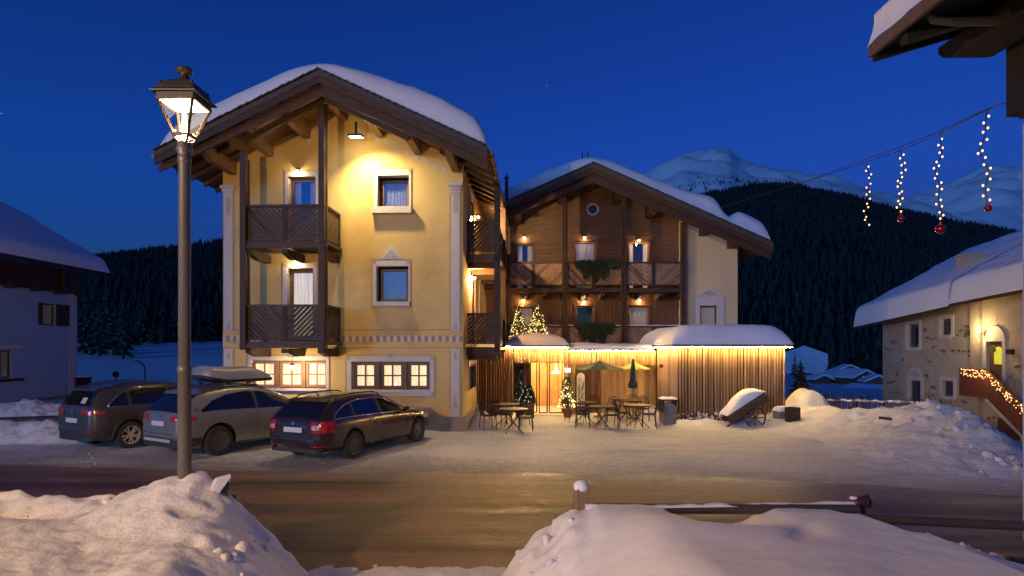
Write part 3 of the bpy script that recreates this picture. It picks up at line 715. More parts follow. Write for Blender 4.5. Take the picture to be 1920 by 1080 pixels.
def surround(parent, x0, x1, z0, z1, ix0, ix1, iz0, iz1, bottom=True, line=True, mats=(TRIM, TRIML, ORN), pr=0.022):
    """painted and slightly raised border round an opening, with thin outline and corner ornaments"""
    m = MB()
    m.box(x0, ix0, -pr, 0.01, z0, z1); m.box(ix1, x1, -pr, 0.01, z0, z1); m.box(ix0, ix1, -pr, 0.01, iz1, z1)
    if bottom: m.box(ix0, ix1, -pr, 0.01, z0, iz0)
    if line:
        e, q = 0.035, 0.013
        m.box(x0-e-q, x0-e, -.008, .01, z0-e, z1+e, 1); m.box(x1+e, x1+e+q, -.008, .01, z0-e, z1+e, 1)
        m.box(x0-e, x1+e, -.008, .01, z1+e, z1+e+q, 1)
        if bottom: m.box(x0-e, x1+e, -.008, .01, z0-e-q, z0-e, 1)
        t = min(ix0-x0, z1-iz1)*0.8
        for cx, cz in ((x0+t*.55, z1-t*.55), (x1-t*.55, z1-t*.55)) + (((x0+t*.55, z0+t*.55), (x1-t*.55, z0+t*.55)) if bottom else ()):
            m.box(cx-t*.45, cx+t*.45, -pr-.004, -pr+.002, cz-t*.45, cz+t*.45, 2)
    return m.build('window_surround', list(mats), parent)
def clip_poly(poly, x0, x1, z0, z1):
    def cut(pl, f, g):
        out = []
        for i in range(len(pl)):
            a, b = pl[i-1], pl[i]; fa, fb = f(a), f(b)
            if (fa >= 0) != (fb >= 0):
                t = fa/(fa-fb); out.append((a[0]+(b[0]-a[0])*t, a[1]+(b[1]-a[1])*t))
            if fb >= 0: out.append(b)
        return out
    for f in (lambda p: p[0]-x0, lambda p: x1-p[0], lambda p: p[1]-z0, lambda p: z1-p[1]):
        poly = cut(poly, f, None)
        if len(poly) < 3: return []
    return poly
def slat_panel(parent, A, B, z0, z1, dirn, material=SLAT, wd=0.092, gap=0.015, th=0.022, seed=0, name='slat'):
    """diagonal boards, one object each, filling the upright rectangle over A-B"""
    A, B = Vector((*A, 0)), Vector((*B, 0)); L = (B-A).length; d = (B-A)/L; nrm = Vector((-d.y, d.x, 0)); h = z1-z0
    r = random.Random(seed); pitch = (wd+gap)*math.sqrt(2); k0 = -h
    if dirn == 0:
        n = int(L/(wd+gap)); polys = [[(i*L/n, 0), (i*L/n+L/n-gap, 0), (i*L/n+L/n-gap, h), (i*L/n, h)] for i in range(n)]
    else:
        polys = []; s = -h
        while s < L:
            ww = wd*math.sqrt(2)*r.uniform(0.93, 1.0)
            pl = [(s,0),(s+ww,0),(s+ww+h,h),(s+h,h)]
            if dirn < 0: pl = [(L-x, z) for x, z in pl]
            polys.append(pl); s += pitch
    for pl in polys:
        pl = clip_poly(pl, 0, L, 0, h)
        if len(pl) < 3: continue
        off = r.uniform(-.004, .004); m = MB(); n = len(pl); vs = []
        for t in (-th/2+off, th/2+off):
            for x, z in pl: q = A + d*x + nrm*t; vs.append((q.x, q.y, z0+z))
        m.add(vs, [tuple(range(n)), tuple(range(2*n-1, n-1, -1))] + [(i, i+n, (i+1)%n+n, (i+1)%n) for i in range(n)])
        m.build(name, material, parent)
def gable_snow(parent, xl, xr, y0, y1, zr, slope, T, re=0.45, rf=0.35, soft=0.7, name='roof_snow', material=SNOWR, swap=False, seed=0, amp=0.09, thick=None, xc=0.0):
    def dens(a, b, r, n_in):
        e = [a + r*(1-math.cos(PI/2*i/6)) for i in range(6)]; f = [b - r*(1-math.cos(PI/2*i/6)) for i in range(5, -1, -1)]
        k = max(2, int((b-a-2*r)/n_in)); mid = [a+r+(b-a-2*r)*i/k for i in range(k+1)]
        return e + mid + f
    ux = dens(xl, xr, re, 0.22); uy = dens(y0, y1, rf, 0.35); m = MB()
    def ell(d, r): q = 1-min(1.0, max(0.0, d/r)); return math.sqrt(max(0.0, 1-q*q))
    def fn(x, y):
        wob = .10*noise.noise(Vector((x*.9, y*.9, seed+3)))+.05*noise.noise(Vector((x*2.7, y*2.7, seed+5))); d_ = lambda q, r: q*(1-wob*2*(1 if q < r else 0))
        e = min(ell(d_(x-xl, re), re), ell(d_(xr-x, re), re)) * min(ell(d_(y-y0, rf), rf), ell(y1-y, rf))
        Tt = T * (thick(x, y) if thick else 1.0) * (1 + amp*2*noise.noise(Vector((x*0.5+seed, y*0.4, seed))) + amp*noise.noise(Vector((x*1.7+seed, y*1.7, seed))))
        base = zr - slope*abs(x-xc)
        top = zr + slope*soft*0.42 - slope*math.sqrt((x-xc)**2 + soft**2)
        z = base + max(0.0, (Tt + top - base)) * e
        ov = 0.05*ell(1e-3, 1)   # slight overhang of the rounded lip
        return (y, x, z) if swap else (x, y, z)
    m.grid(fn, ux, uy)
    # underside lip
    return m.build(name, material, parent)
def gable_roof(parent, xl, xr, y0, y1, zr, slope, th=0.16, mats=(TILE, SOFFIT), barge=WOOD, swap=False, xc=0.0, b1=(0.08,0.36), b2=(0.30,0.62), eave=True):
    """two slopes with tiles on top and boarded soffit below, double bargeboards at the front"""
    def mp(x, y, z): return (y, x, z) if swap else (x, y, z)
    m = MB()
    for xe in (xl, xr):
        ze = zr - slope*abs(xe-xc)
        vs = [mp(xc,y0,zr), mp(xe,y0,ze), mp(xe,y1,ze), mp(xc,y1,zr), mp(xc,y0,zr-th), mp(xe,y0,ze-th), mp(xe,y1,ze-th), mp(xc,y1,zr-th)]
        m.add(vs, [(0,1,2,3),(0,4,5,1),(1,5,6,2),(2,6,7,3)], 0); m.add(vs, [(4,5,6,7)], 1)
    roof = m.build('roof', list(mats), parent)
    for yy, (a, b) in ((y0+0.03, b1), (y0+0.22, b2)):
        for xe in (xl, xr):
            if abs(xe - xc) < 0.05: continue
            ze = zr - slope*abs(xe-xc)
            vs = [mp(xc,yy,zr-a), mp(xe,yy,ze-a), mp(xe,yy,ze-b+.1*(b==b2[1])), mp(xc,yy,zr-b)]
            vs += [mp(xc,yy+.06,zr-a), mp(xe,yy+.06,ze-a), mp(xe,yy+.06,ze-b+.1*(b==b2[1])), mp(xc,yy+.06,zr-b)]
            MB().add(vs, [(0,1,2,3),(7,6,5,4),(0,4,5,1),(1,5,6,2),(2,6,7,3),(3,7,4,0)]).build('bargeboard', barge, roof)
    # row of tile ends along the verge
    tm = MB(); 
    for xe in (xl, xr):
        L = abs(xe-xc); n = int(L/0.19); s = 1 if xe > xc else -1
        for i in range(n):
            a = xc + s*i*L/n; b_ = xc + s*(i+1)*L/n - s*0.012; za, zb = zr-slope*abs(a-xc), zr-slope*abs(b_-xc)
            j = 0.012*((i*7) % 3)
            vs = [mp(a,y0-.05-j,za+.055),mp(b_,y0-.05-j,zb+.025),mp(b_,y0+.28,zb+.025),mp(a,y0+.28,za+.055),mp(a,y0-.05-j,za+.004),mp(b_,y0-.05-j,zb+.004),mp(b_,y0+.28,zb+.004),mp(a,y0+.28,za+.004)]
            tm.add(vs, [(0,1,2,3),(0,4,5,1),(1,5,6,2),(3,7,4,0)])
    tm.build('verge_tiles', TILE, roof, kind='stuff')
    return roof
def wall_lamp(parent, fr, x, y, z, power, drop=0.10, color=WARMW, r=0.045, wall=True, shade=True):
    o = MB()
    if wall:
        o.lathe([(0.045,0),(0.045,0.02)], 10, (x, y, z+drop), axis='y')
        o.tube([(x,y,z+drop),(x,y-.08,z+drop+.02),(x,y-.11,z+drop-.02)], 0.010, 6)
    if shade: o.lathe([(0.012,0.10),(0.03,0.085),(0.085,0.035),(0.09,0.03)], 12, (x, y-.11, z), cap=False)
    o = o.build('wall_lamp', BLACKM, parent)
    part('bulb', BULB, o, lambda m: m.sphere((x, y-.11, z), r, 10, 6))
    lamp(fr.w(x, y-.12, z-r-.03), power, color, 0.04)
    return o

# ================================================================== HOTEL, the yellow gabled house
A1 = math.atan(46 / F)
Zc = F * H / (808 - Y0); tmp = Fr((868-960)/F*Zc, Zc, A1)
o_ = tmp.w(tmp.x(418), 0, 0); HF = Fr(o_[0], o_[1], A1); W = HF.x(868)
hotel = thing('hotel_house', 'yellow plastered hotel with snowy gabled roof and dark timber balconies, behind the cars', 'building', (o_[0], o_[1], 0), -A1)
VF = -2.2                                   # front of the roof overhang
xr_, zr_ = HF.xz(597, 130, VF); xeR, zeR = HF.xz(914, 270, VF); xeL, zeL = HF.xz(288, 288, VF)
SL = 0.5 * ((zr_-zeR)/(xeR-xr_) + (zr_-zeL)/(xr_-xeL)); DEPTH = 10.0
def soff(x): return zr_ - SL*abs(x-xr_) - 0.17
HX, HZ = HF.x, HF.z
def rect(a, b, c, d, V=0.0): # px left, right, top, bottom
    return (HX(a, V), HX(b, V), HZ((a+b)/2, d, V), HZ((a+b)/2, c, V))
zfloor1 = HZ(530, 640, -1.3); zfloor2 = HZ(530, 453, -1.3)
R_W2 = rect(708, 767, 329, 389); R_W1 = rect(706, 766, 499, 566)
R_D2 = rect(541, 592, 331, 440); R_D2 = (*R_D2[:2], zfloor2, R_D2[3])
R_D1 = rect(539, 588, 503, 620); R_D1 = (*R_D1[:2], zfloor1, R_D1[3])
R_GL = rect(470, 612, 676, 728); R_GR = rect(659, 806, 678, 731)
def hw(m):
    zt = min(soff(0), soff(W)) - 0.02
    wall_holes(m, 0, W, 0, zt, [R_W2, R_W1, R_D2, R_D1, R_GL, R_GR], 0, 0.30, 1)
    m.add([(0,0,zt),(W,0,zt),(W,0,soff(W)),(xr_,0,soff(xr_)),(0,0,soff(0))], [(0,1,2,3,4)])
    m.quad((W,0,0),(W,DEPTH,0),(W,DEPTH,soff(W)),(W,0,soff(W))); m.quad((0,0,0),(0,0,soff(0)),(0,DEPTH,soff(0)),(0,DEPTH,0))
    m.add([(0,DEPTH,0),(W,DEPTH,0),(W,DEPTH,soff(W)),(xr_,DEPTH,soff(xr_)),(0,DEPTH,soff(0))], [(4,3,2,1,0)])
    m.quad((0,0.6,0),(W,0.6,0),(W,0.6,zt),(0,0.6,zt), 2)
wall = part('wall', [PLASTER, TRIM, DARKIN], hotel, hw)
zpl = HZ(868, 781)
def pl(m):
    m.box(-.10, W+.10, -.10, 0.0, -.3, zpl); m.box(W, W+.10, 0, DEPTH, -.3, zpl); m.box(-.10, 0, 0, DEPTH, -.3, zpl)
part('plinth', PLINTH, hotel, pl)
# pilasters
def pilaster(a, b, cap_l, cap_r):
    x0, x1 = HX(a), HX(b); zc0, zc1 = HZ(a, 362 if a > 600 else 366), HZ(a, 344 if a > 600 else 349)
    zb1, zb2 = HZ(a, 620), HZ(a, 654)
    p = MB(); p.box(x0, x1, -.03, .01, zb1, zc0); p.box(x0, x1, -.03, .01, HZ(a, 766), zb2); p.box(x0-.04, x1+.04, -.07, .01, zpl, HZ(a, 766))
    p = p.build('pilaster', TRIM, hotel)
    cx0, cx1 = HX(cap_l), HX(cap_r)
    def cp(m):
        h = (zc1-zc0)/3
        for i, e in enumerate((0.02, 0.05, 0.09)): m.box(x0-e, x1+e, -.04-e, .01, zc0+i*h, zc0+(i+1)*h)
    part('capital', TRIM, p, cp)
    w_ = (x1-x0)*.55; c = (x0+x1)/2
    part('ornament', ORN, p, lambda m: m.box(c-w_/2, c+w_/2, -.036, -.029, zc0-.62, zc0-.08))
    for zz, hh_ in ((zb1+.05,.26), (zb2-.32,.26), (HZ(a,764)+.02,.40)): part('ornament', ORN, p, lambda m: m.prism([(c-w_*.45, zz),(c+w_*.45, zz),(c, zz+hh_)], -.036, -.029))
    def ln(m):
        for e in (-.05, .04): xx = x0+e if e < 0 else x1+e; m.box(xx, xx+.012, -.008, .01, zb1, zc0-.02); m.box(xx, xx+.012, -.008, .01, HZ(a,766), zb2)
    part('outline', TRIML, p, ln)
pilaster(421, 437, 418, 446); pilaster(846, 862, 838, 868)
# painted belt of squares
def belt(m):
    za, zb = HZ(640, 651.5), HZ(640, 618.5)
    m.box(0, W, -.006, .01, za-.012, za+.006, 1); m.box(0, W, -.006, .01, zb-.006, zb+.012, 1)
    z0, z1 = HZ(640, 641), HZ(640, 629.5); n = int(W/0.215)
    for i in range(n):
        x = W*i/n; m.box(x, x+W/n*0.47, -.007, .01, z0, z1, 0); m.box(x+W/n*.5, x+W/n*.97, -.007, .01, z0, z1, 2)
    for s in (-1, 1):
        k = 0
        while True:
            d = 0.5 + k*0.30; x = xr_ + s*d; k += 1
            if not (0.1 < x < W-.3): break
            zz = soff(x) - 0.52
            m.add([(x-.06,-.007,zz-.06+SL*.06*s),(x+.06,-.007,zz-.06-SL*.06*s),(x+.06,-.007,zz+.07-SL*.06*s),(x-.06,-.007,zz+.07+SL*.06*s)], [(0,1,2,3)], 0)
part('painted_band', [TRIM, TRIML, mat('band_brown', (0.40,0.24,0.12), 0.85)], hotel, belt, kind='stuff')
# windows
surround(hotel, *rect(701, 771, 318, 400), *R_W2); surround(hotel, *rect(699, 769, 489, 575), *R_W1)
for R_, n in ((rect(699,773,389,401),.17), (rect(703,769,566,574),.14)):
    part('window_sill', TRIM, hotel, lambda m: m.box(R_[0], R_[1], -n, .02, R_[2], R_[3]))
win(hotel, R_W2[0]+.08, R_W2[1]-.05, R_W2[2]+.04, R_W2[3]-.10, .22, fw=.07)
win(hotel, R_W1[0]+.08, R_W1[1]-.05, R_W1[2]+.04, R_W1[3]-.07, .22, fw=.07, nz=1)
Rt = rect(714, 754, 460, 488)
def ped(m, R_, mi=0):
    c = (R_[0]+R_[1])/2
    m.prism([(R_[0],R_[2]+.04),(R_[1],R_[2]+.04),(c,R_[3]+.02)], -.020, .01, m=0); m.prism([(R_[0]+.10,R_[2]+.08),(R_[1]-.10,R_[2]+.08),(c,R_[3]-.10)], -.026, -.019, m=1)
part('pediment', [TRIM, ORN], hotel, lambda m: ped(m, Rt))
for R_, r2, lt in ((R_D2, rect(535,597,322,380), False), (R_D1, rect(531,595,494,560), True)):
    surround(hotel, r2[0], r2[1], R_[2], r2[3], *R_, bottom=False)
win(hotel, R_D2[0]+.02, R_D2[1]-.02, R_D2[2], R_D2[3]-.03, .20, fw=.085, cmat=CURT, split=.45, name='balcony_door')
win(hotel, R_D1[0]+.02, R_D1[1]-.02, R_D1[2], R_D1[3]-.03, .20, fw=.085, cmat=CURTL, name='balcony_door', label='balcony door with brightly lit curtain')
sG = rect(465, 617, 667, 737); surround(hotel, *sG, *R_GL)
sR = rect(651, 814, 668, 742); surround(hotel, *sR, *R_GR)
for s_, R_ in ((sG, R_GL), (sR, R_GR)):
    part('window_sill', TRIM, hotel, lambda m: m.box(s_[0]+.02, s_[1]-.02, -.10, .02, R_[2]-.07, R_[2]-.02))
dd = rect(724, 740, 660, 674)
part('ornament', ORN, hotel, lambda m: m.prism([(dd[0],(dd[2]+dd[3])/2),((dd[0]+dd[1])/2,dd[2]),(dd[1],(dd[2]+dd[3])/2),((dd[0]+dd[1])/2,dd[3])], -.032, -.018))
for (a, b) in ((470,515),(521,566),(570,612)):
    win(hotel, HX(a)+.02, HX(b), R_GL[2]+.03, R_GL[3]-.03, .10, 2, 2, FRAMEL, CURTL, .075, sw=.035, gmat=GLASSL)
for (a, b) in ((517,520),(566,570)): part('mullion', FRAMEL, hotel, lambda m: m.box(HX(a-1), HX(b+1), .06, .16, R_GL[2]+.005, R_GL[3]-.005))
for (a, b) in ((661,706),(712,757),(763,805)):
    win(hotel, HX(a)+.01, HX(b)-.01, R_GR[2]+.02, R_GR[3]-.02, .10, 2, 2, FRAME, CURTL, .10, sw=.045, gmat=GLASSL)
for (a, b) in ((706,712),(757,763)):
    def ml_(m):
        x0, x1 = HX(a), HX(b); m.box(x0, x1, .06, .17, R_GR[2]+.005, R_GR[3]-.005)
        for k in range(6): zz = R_GR[2]+.1+k*(R_GR[3]-R_GR[2]-.2)/6; m.box(x0+.02, x1-.02, .04, .06, zz, zz+.07)
    part('mullion', FRAME, hotel, ml_)
# roof timbers
def purlin(d, y1=0.25):
    zt = zr_ - SL*abs(d) - 0.19
    def fn(m):
        w_ = 0.11; hgt = 0.40
        m.prism([(-1.88, zt), (y1, zt), (y1, zt-hgt), (-1.35, zt-hgt), (-1.88, zt-hgt*.55)], xr_+d-w_, xr_+d+w_, axis='x')
    part('purlin', BEAM, hotel, fn)
for d in (-3.55, -2.36, -1.18, 0.0, 1.18, 2.36, 3.55): purlin(d)
roof = gable_roof(hotel, xeL, xeR, VF, DEPTH+.9, zr_, SL, xc=xr_)
part('barge_strut', WOOD, hotel, lambda m: m.beam((xr_-2.4, -1.6, zr_-SL*2.4-.62), (xr_-0.05, -1.6, zr_-.60), .10, .16))
part('barge_strut', WOOD, hotel, lambda m: m.beam((xr_+2.4, -1.6, zr_-SL*2.4-.62), (xr_+0.05, -1.6, zr_-.60), .10, .16))
k = 0
while VF + .35 + k*.72 < DEPTH + .8:
    y = VF + .35 + k*.72; k += 1
    for s, xe in ((1, xeR), (-1, xeL)):
        x0 = (W - .02) if s > 0 else .02
        if y < 0: x0 = xr_ + s*3.1
        f_ = lambda x, dz: zr_ - SL*abs(x-xr_) - .165 - dz
        part('rafter', WOOD, hotel, lambda m: m.add([(x,y+dy,f_(x,dz)) for x in (x0, xe-s*.03) for dy in (-.06,.06) for dz in (0.0,.17)], [(0,1,3,2),(4,6,7,5),(0,4,5,1),(2,3,7,6),(1,5,7,3),(0,2,6,4)]))
for xe, s in ((xeR, 1), (xeL, -1)):
    ze = zr_ - SL*abs(xe-xr_)
    part('gutter', COPPER, roof, lambda m: m.tube([(xe+s*.07, VF+.1, ze-.10), (xe+s*.07, 4, ze-.11), (xe+s*.07, DEPTH+.9, ze-.12)], .065, 8))
    for q in range(14): part('gutter_bracket', BLACKM, roof, lambda m: m.tube([(xe-s*.02, VF+.4+q*.9, ze-.02),(xe+s*.02, VF+.4+q*.9, ze-.19),(xe+s*.14, VF+.4+q*.9, ze-.15),(xe+s*.15, VF+.4+q*.9, ze-.06)], .014, 5))
gable_snow(roof, xeL+.02, xeR-.02, VF+.12, DEPTH+.8, zr_+.03, SL, 0.66, .55, .5, 0.95, xc=xr_, seed=2, thick=lambda x, y: 1.0 + .12*smooth((x-xr_)/3))
# chimney pot seen over the right eave
cpos = HF.loc(P(950, 335, 24.5))
def chim(m):
    m.lathe([(.07,-.9),(.07,.0),(.12,.01),(.12,.05),(.03,.06),(.03,.22),(.035,.22)], 10, cpos)
part('flue_pipe', BLACKM, roof, chim)
# ---- front balconies
BPAR = [None]
def balcony(x0, x1, yf, zf, zrail, zlow, panels, seed, name='balcony', sides=(True, True), joists=3, lab=None, smat=SLAT, swd=.092):
    o = MB(); o.box(x0-.10, x1+.10, yf-.10, -.02, zf-.10, zf)
    o.box(x0-.10, x1+.10, yf-.13, yf-.04, zf-.20, zf-.101)
    PAR = BPAR[0]; o = o.build(name, SLAT, PAR)
    if lab: o['label'] = lab
    for i in range(joists):
        xx = x0 + .12 + (x1-x0-.24)*i/(joists-1)
        part('joist', WOOD, o, lambda m: m.prism([(yf-.02, zf-.21), (-.01, zf-.21), (-.01, zf-.46), (yf+.5, zf-.46), (yf-.02, zf-.34)], xx-.09, xx+.09, axis='x'))
    part('rail', SLAT, o, lambda m: m.box(x0-.06, x1+.06, yf-.06, yf+.06, zrail-.07, zrail))
    part('rail', SLAT, o, lambda m: m.box(x0, x1, yf-.025, yf+.025, zlow-.06, zlow-.002))
    n = len(panels)
    for i in range(n):
        a, b = x0+(x1-x0)*i/n, x0+(x1-x0)*(i+1)/n
        slat_panel(o, (a+.05, yf), (b-.05, yf), zlow, zrail-.072, panels[i], smat, swd, seed=seed+i)
        if i: part('baluster', SLAT, o, lambda m: (m.box(a-.07, a-.01, yf-.045, yf+.04, zf, zrail-.071), m.box(a+.01, a+.07, yf-.045, yf+.04, zf, zrail-.071)))
    for xs_, on in ((x0, sides[0]), (x1, sides[1])):
        if not on: continue
        part('rail', SLAT, o, lambda m: m.box(xs_-.05, xs_+.05, yf+.065, -.03, zrail-.07, zrail))
        slat_panel(o, (xs_, yf+.08), (xs_, -.12), zlow, zrail-.072, 1 if xs_ == x1 else -1, seed=seed+9)
        part('baluster', SLAT, o, lambda m: m.box(xs_-.05, xs_+.05, -.11, -.02, zf, zrail-.071))
    return o
BPAR[0] = hotel
bx0, bx1 = HX(459, -1.3), HX(609, -1.3)
balcony(bx0, bx1, -1.3, zfloor2, HZ(535, 384, -1.3), HZ(535, 447, -1.3), (-1, 1), 10, lab='upper balcony on the yellow front')
balcony(bx0, bx1, -1.3, zfloor1, HZ(535, 571, -1.3), HZ(535, 634, -1.3), (-1, 1), 20, lab='lower balcony on the yellow front')
for px, py in ((460, 284), (606, 176)):
    x = HX(px, -1.3); zt = HZ(px, py, -1.3)
    part('balcony_post', WOOD, hotel, lambda m: (m.box(x-.085, x+.085, -1.47, -1.32, zfloor1-.25, zt), m.box(x-.02, x+.11, -1.31, -1.22, zfloor1-.25, zt-.25)))
# ---- side balconies along the right wall
sx0, sx1 = HX(872, 1.0), HX(931, 1.0)
for (rt, bt, lb) in ((415, 472, 'upper side balcony over the terrace'), (587, 645, 'lower side balcony over the terrace')):
    zt, zb = HZ(900, rt, 1.0), HZ(900, bt, 1.0); zf = zb - .10
    o = MB(); o.box(W+.005, sx1+.10, .95, 8.0, zf-.10, zf); o.box(W+.005, sx1+.12, .90, .95, zf-.28, zf); o = o.build('balcony', SLAT, hotel); o['label'] = lb
    for q in range(5): part('joist', WOOD, o, lambda m: m.box(W+.005, sx1+.02, 1.2+q*1.6, 1.38+q*1.6, zf-.42, zf-.101))
    slat_panel(o, (W+.02, 1.0), (sx1-.03, 1.0), zb, zt-.07, 1, seed=rt, gap=.012)
    part('rail', SLAT, o, lambda m: m.box(W+.005, sx1+.05, .95, 1.05, zt-.07, zt))
    for q in range(4): slat_panel(o, (sx1, 1.1+q*1.7), (sx1, 2.7+q*1.7), zb, zt-.07, 1 if q % 2 else -1, seed=rt+q)
    part('rail', SLAT, o, lambda m: m.box(sx1-.06, sx1+.06, 1.06, 7.9, zt-.07, zt))
    for q in range(5): part('baluster', SLAT, o, lambda m: m.box(sx1-.05, sx1+.05, 1.02+q*1.7, 1.10+q*1.7, zf, zt-.071))
for yy in (.98, 4.4, 7.8):
    part('balcony_post', WOOD, hotel, lambda m: m.box(sx1-.07, sx1+.12, yy-.08, yy+.08, HZ(900,660,1.0), soff(min(sx1, xeR-.1))-.02))
# side-wall openings
SF = Fr(*HF.w(W, 0, 0)[:2], A1 - PI/2)
def side_open(a, b, t, bt, name, cm, fz=None):
    x0, x1 = SF.x(a), SF.x(b); c = (a+b)/2; z0 = SF.z(c, bt) if fz is None else fz; z1 = SF.z(c, t)
    o = MB()
    for (ya, yb, za, zb) in ((x0-.16, x0, z0, z1+.16), (x1, x1+.16, z0, z1+.16), (x0, x1, z1, z1+.16)): o.box(W-.01, W+.04, ya, yb, za, zb)
    o = o.build('window_surround', TRIM, hotel)
    def fr_(m): m.box(W-.01,W+.025,x0,x0+.1,z0,z1); m.box(W-.01,W+.025,x1-.1,x1,z0,z1); m.box(W-.01,W+.025,x0+.1,x1-.1,z1-.1,z1)
    f = part(name, FRAME, hotel, fr_)
    part('pane', cm, f, lambda m: m.box(W-.01, W+.012, x0+.1, x1-.1, z0, z1-.1))
DGLASS = mat('dark_glass', (0.02,0.025,0.04), 0.06, spec=0.8)
side_open(878, 891, 682, 728, 'window', DGLASS)
side_open(883.5, 889, 525, 587, 'balcony_door', DGLASS, HZ(900,645,1.0)-.1)
side_open(880, 886.5, 368, 415, 'balcony_door', DGLASS, HZ(900,472,1.0)-.1)
xs1 = SF.x(898)
part('pilaster', TRIM, hotel, lambda m: (m.box(W-.01, W+.03, xs1, xs1+.5, HZ(900,645,1.0), SF.z(898,545)), m.prism([(xs1-.05,SF.z(898,545)),(xs1+.55,SF.z(898,545)),(xs1+.25,SF.z(898,525))], W-.01, W+.03, axis='x')))
# ---- lamps of the hotel
def side_lamp(px, py, pwr):
    V = SF.x(px - 4); z = SF.z(px-4, py)
    o = MB().tube([(W, V, z+.1), (W+.10, V, z+.1), (W+.13, V, z+.04)], .014, 6); o.lathe([(.02,.10),(.05,.08),(.09,.02)], 12, (W+.13, V, z), cap=False)
    o = o.build('wall_lamp', BLACKM, hotel); part('bulb', BULB, o, lambda m: m.sphere((W+.13, V, z), .05))
    lamp(HF.w(W+.15, V, z-.09), pwr, AMBER, .04)
side_lamp(894, 407, 60); side_lamp(886, 521, 420)
lamp(HF.w(W+.16, SF.x(890), SF.z(890, 407)-.10), 900, (1.0,.66,.30), .06, 'SPOT', (5.5, 26.5, 4.6), 150, .8)  # extra spot added at the upper side lamp to brighten the timber wing
x, z = HF.xz(560, 323); wall_lamp(hotel, HF, x, -.02, z, 16)
x, z = HF.xz(557, 492); wall_lamp(hotel, HF, x, -.02, z, 18)
fx, fz = HF.xz(668, 257, -.78)
fl = MB(); fl.obj = None
def flood(m):
    m.prism([(-.98, fz+.04), (-.65, fz+.10), (-.63, fz+.02), (-.96, fz-.03)], fx-.20, fx+.20, axis='x'); m.box(fx-.03, fx+.03, -.83, -.77, fz+.05, fz+.45)
fo = part('flood_lamp', BLACKM, hotel, flood)
part('lens', mat('flood_lens', (1,1,.9), .3, emit=(1.0,.86,.52), es=16), fo, lambda m: m.add([(fx-.18,-.96,fz-.036),(fx+.18,-.96,fz-.036),(fx+.18,-.64,fz+.012),(fx-.18,-.64,fz+.012)], [(0,1,2,3)]))
lamp(HF.w(fx+.05, -.79, fz-.07), 900, (1.0, .78, .36), .10, 'SPOT', HF.w(fx+.9, -.25, fz-3.2), 140, .9)
lamp(HF.w(fx+.05, -.79, fz-.10), 22, (1.0, .78, .36), .10)
# pendant lantern under the lower balcony
px_, pz_ = HF.xz(548, 688, -.7)
pend = thing('pendant_lantern', 'small glowing pendant lantern hanging under the lower balcony', 'lantern', HF.w(px_, -.7, pz_), -A1)
part('cord', BLACKM, pend, lambda m: m.tube([(0,0,.10),(0,0,zfloor1-.3-pz_)], .008, 6))
part('cap', BRONZE, pend, lambda m: m.lathe([(.015,.12),(.03,.10),(.09,.06),(.085,.05)], 12, cap=False))
part('glass_globe', BULB, pend, lambda m: m.sphere((0,0,0), .062, 12, 8))
lamp(HF.w(px_, -.7, pz_-.10), 80, WARMW, .05)
# warm rooms behind the ground-floor curtains are the curtains' own glow
# ================================================================== TIMBER WING behind the terrace
ZW = 27.4; WF = Fr(0, ZW, 0.0)
wing = thing('timber_wing', 'dark timber chalet wing with broad snowy gable and two long balconies', 'building', (0, ZW, 0))
WX, WZ = WF.x, WF.z
VR = -2.0; wx, wz = WF.xz(1113, 305, VR); wxr, wzr = WF.xz(1450, 455, VR); WS = (wz-wzr)/(wxr-wx); wxl = WX(930, VR)
def wsoff(x): return wz - WS*abs(x-wx) - .20
XL, XP0, XP1 = -1.2, WX(1284, -.95), WX(1383, -.95)
def wr(a, b, c, d, V=0.0): return (WX(a,V), WX(b,V), WZ((a+b)/2,d,V), WZ((a+b)/2,c,V))
wf2, wf1 = WZ(1113, 540, -1.0), WZ(1113, 652, -1.0)
WO = []
for (a, b, c, fl) in ((968,1001,457,wf2),(1078,1118,452,wf2),(1178,1218,453,wf2),(971,1001,575,wf1),(1080,1114,573,wf1),(1179,1216,573,wf1)):
    r = wr(a, b, c, c+40); WO.append((r[0], r[1], fl, r[3]))
zt = wsoff(XL) - .02
def wwall(m):
    zs_ = min(wsoff(XL), wsoff(XP0)) - .02
    wall_holes(m, XL, XP0, 0, zs_, WO, 0, .25, 0)
    m.add([(XL,0,zs_),(XP0,0,zs_),(XP0,0,wsoff(XP0)),(wx,0,wsoff(wx)),(XL,0,wsoff(XL))], [(0,1,2,3,4)])
    m.quad((XL,.5,0),(XP0,.5,0),(XP0,.5,zs_),(XL,.5,zs_), 1)
    m.quad((XL,0,0),(XL,8.5,0),(XL,8.5,wsoff(XL)),(XL,0,wsoff(XL)))
    m.add([(XL,8.5,0),(XP1,8.5,0),(XP1,8.5,wsoff(XP1)),(wx,8.5,wsoff(wx)),(XL,8.5,wsoff(XL))], [(4,3,2,1,0)])
part('wall', [WOODH, DARKIN], wing, wwall)
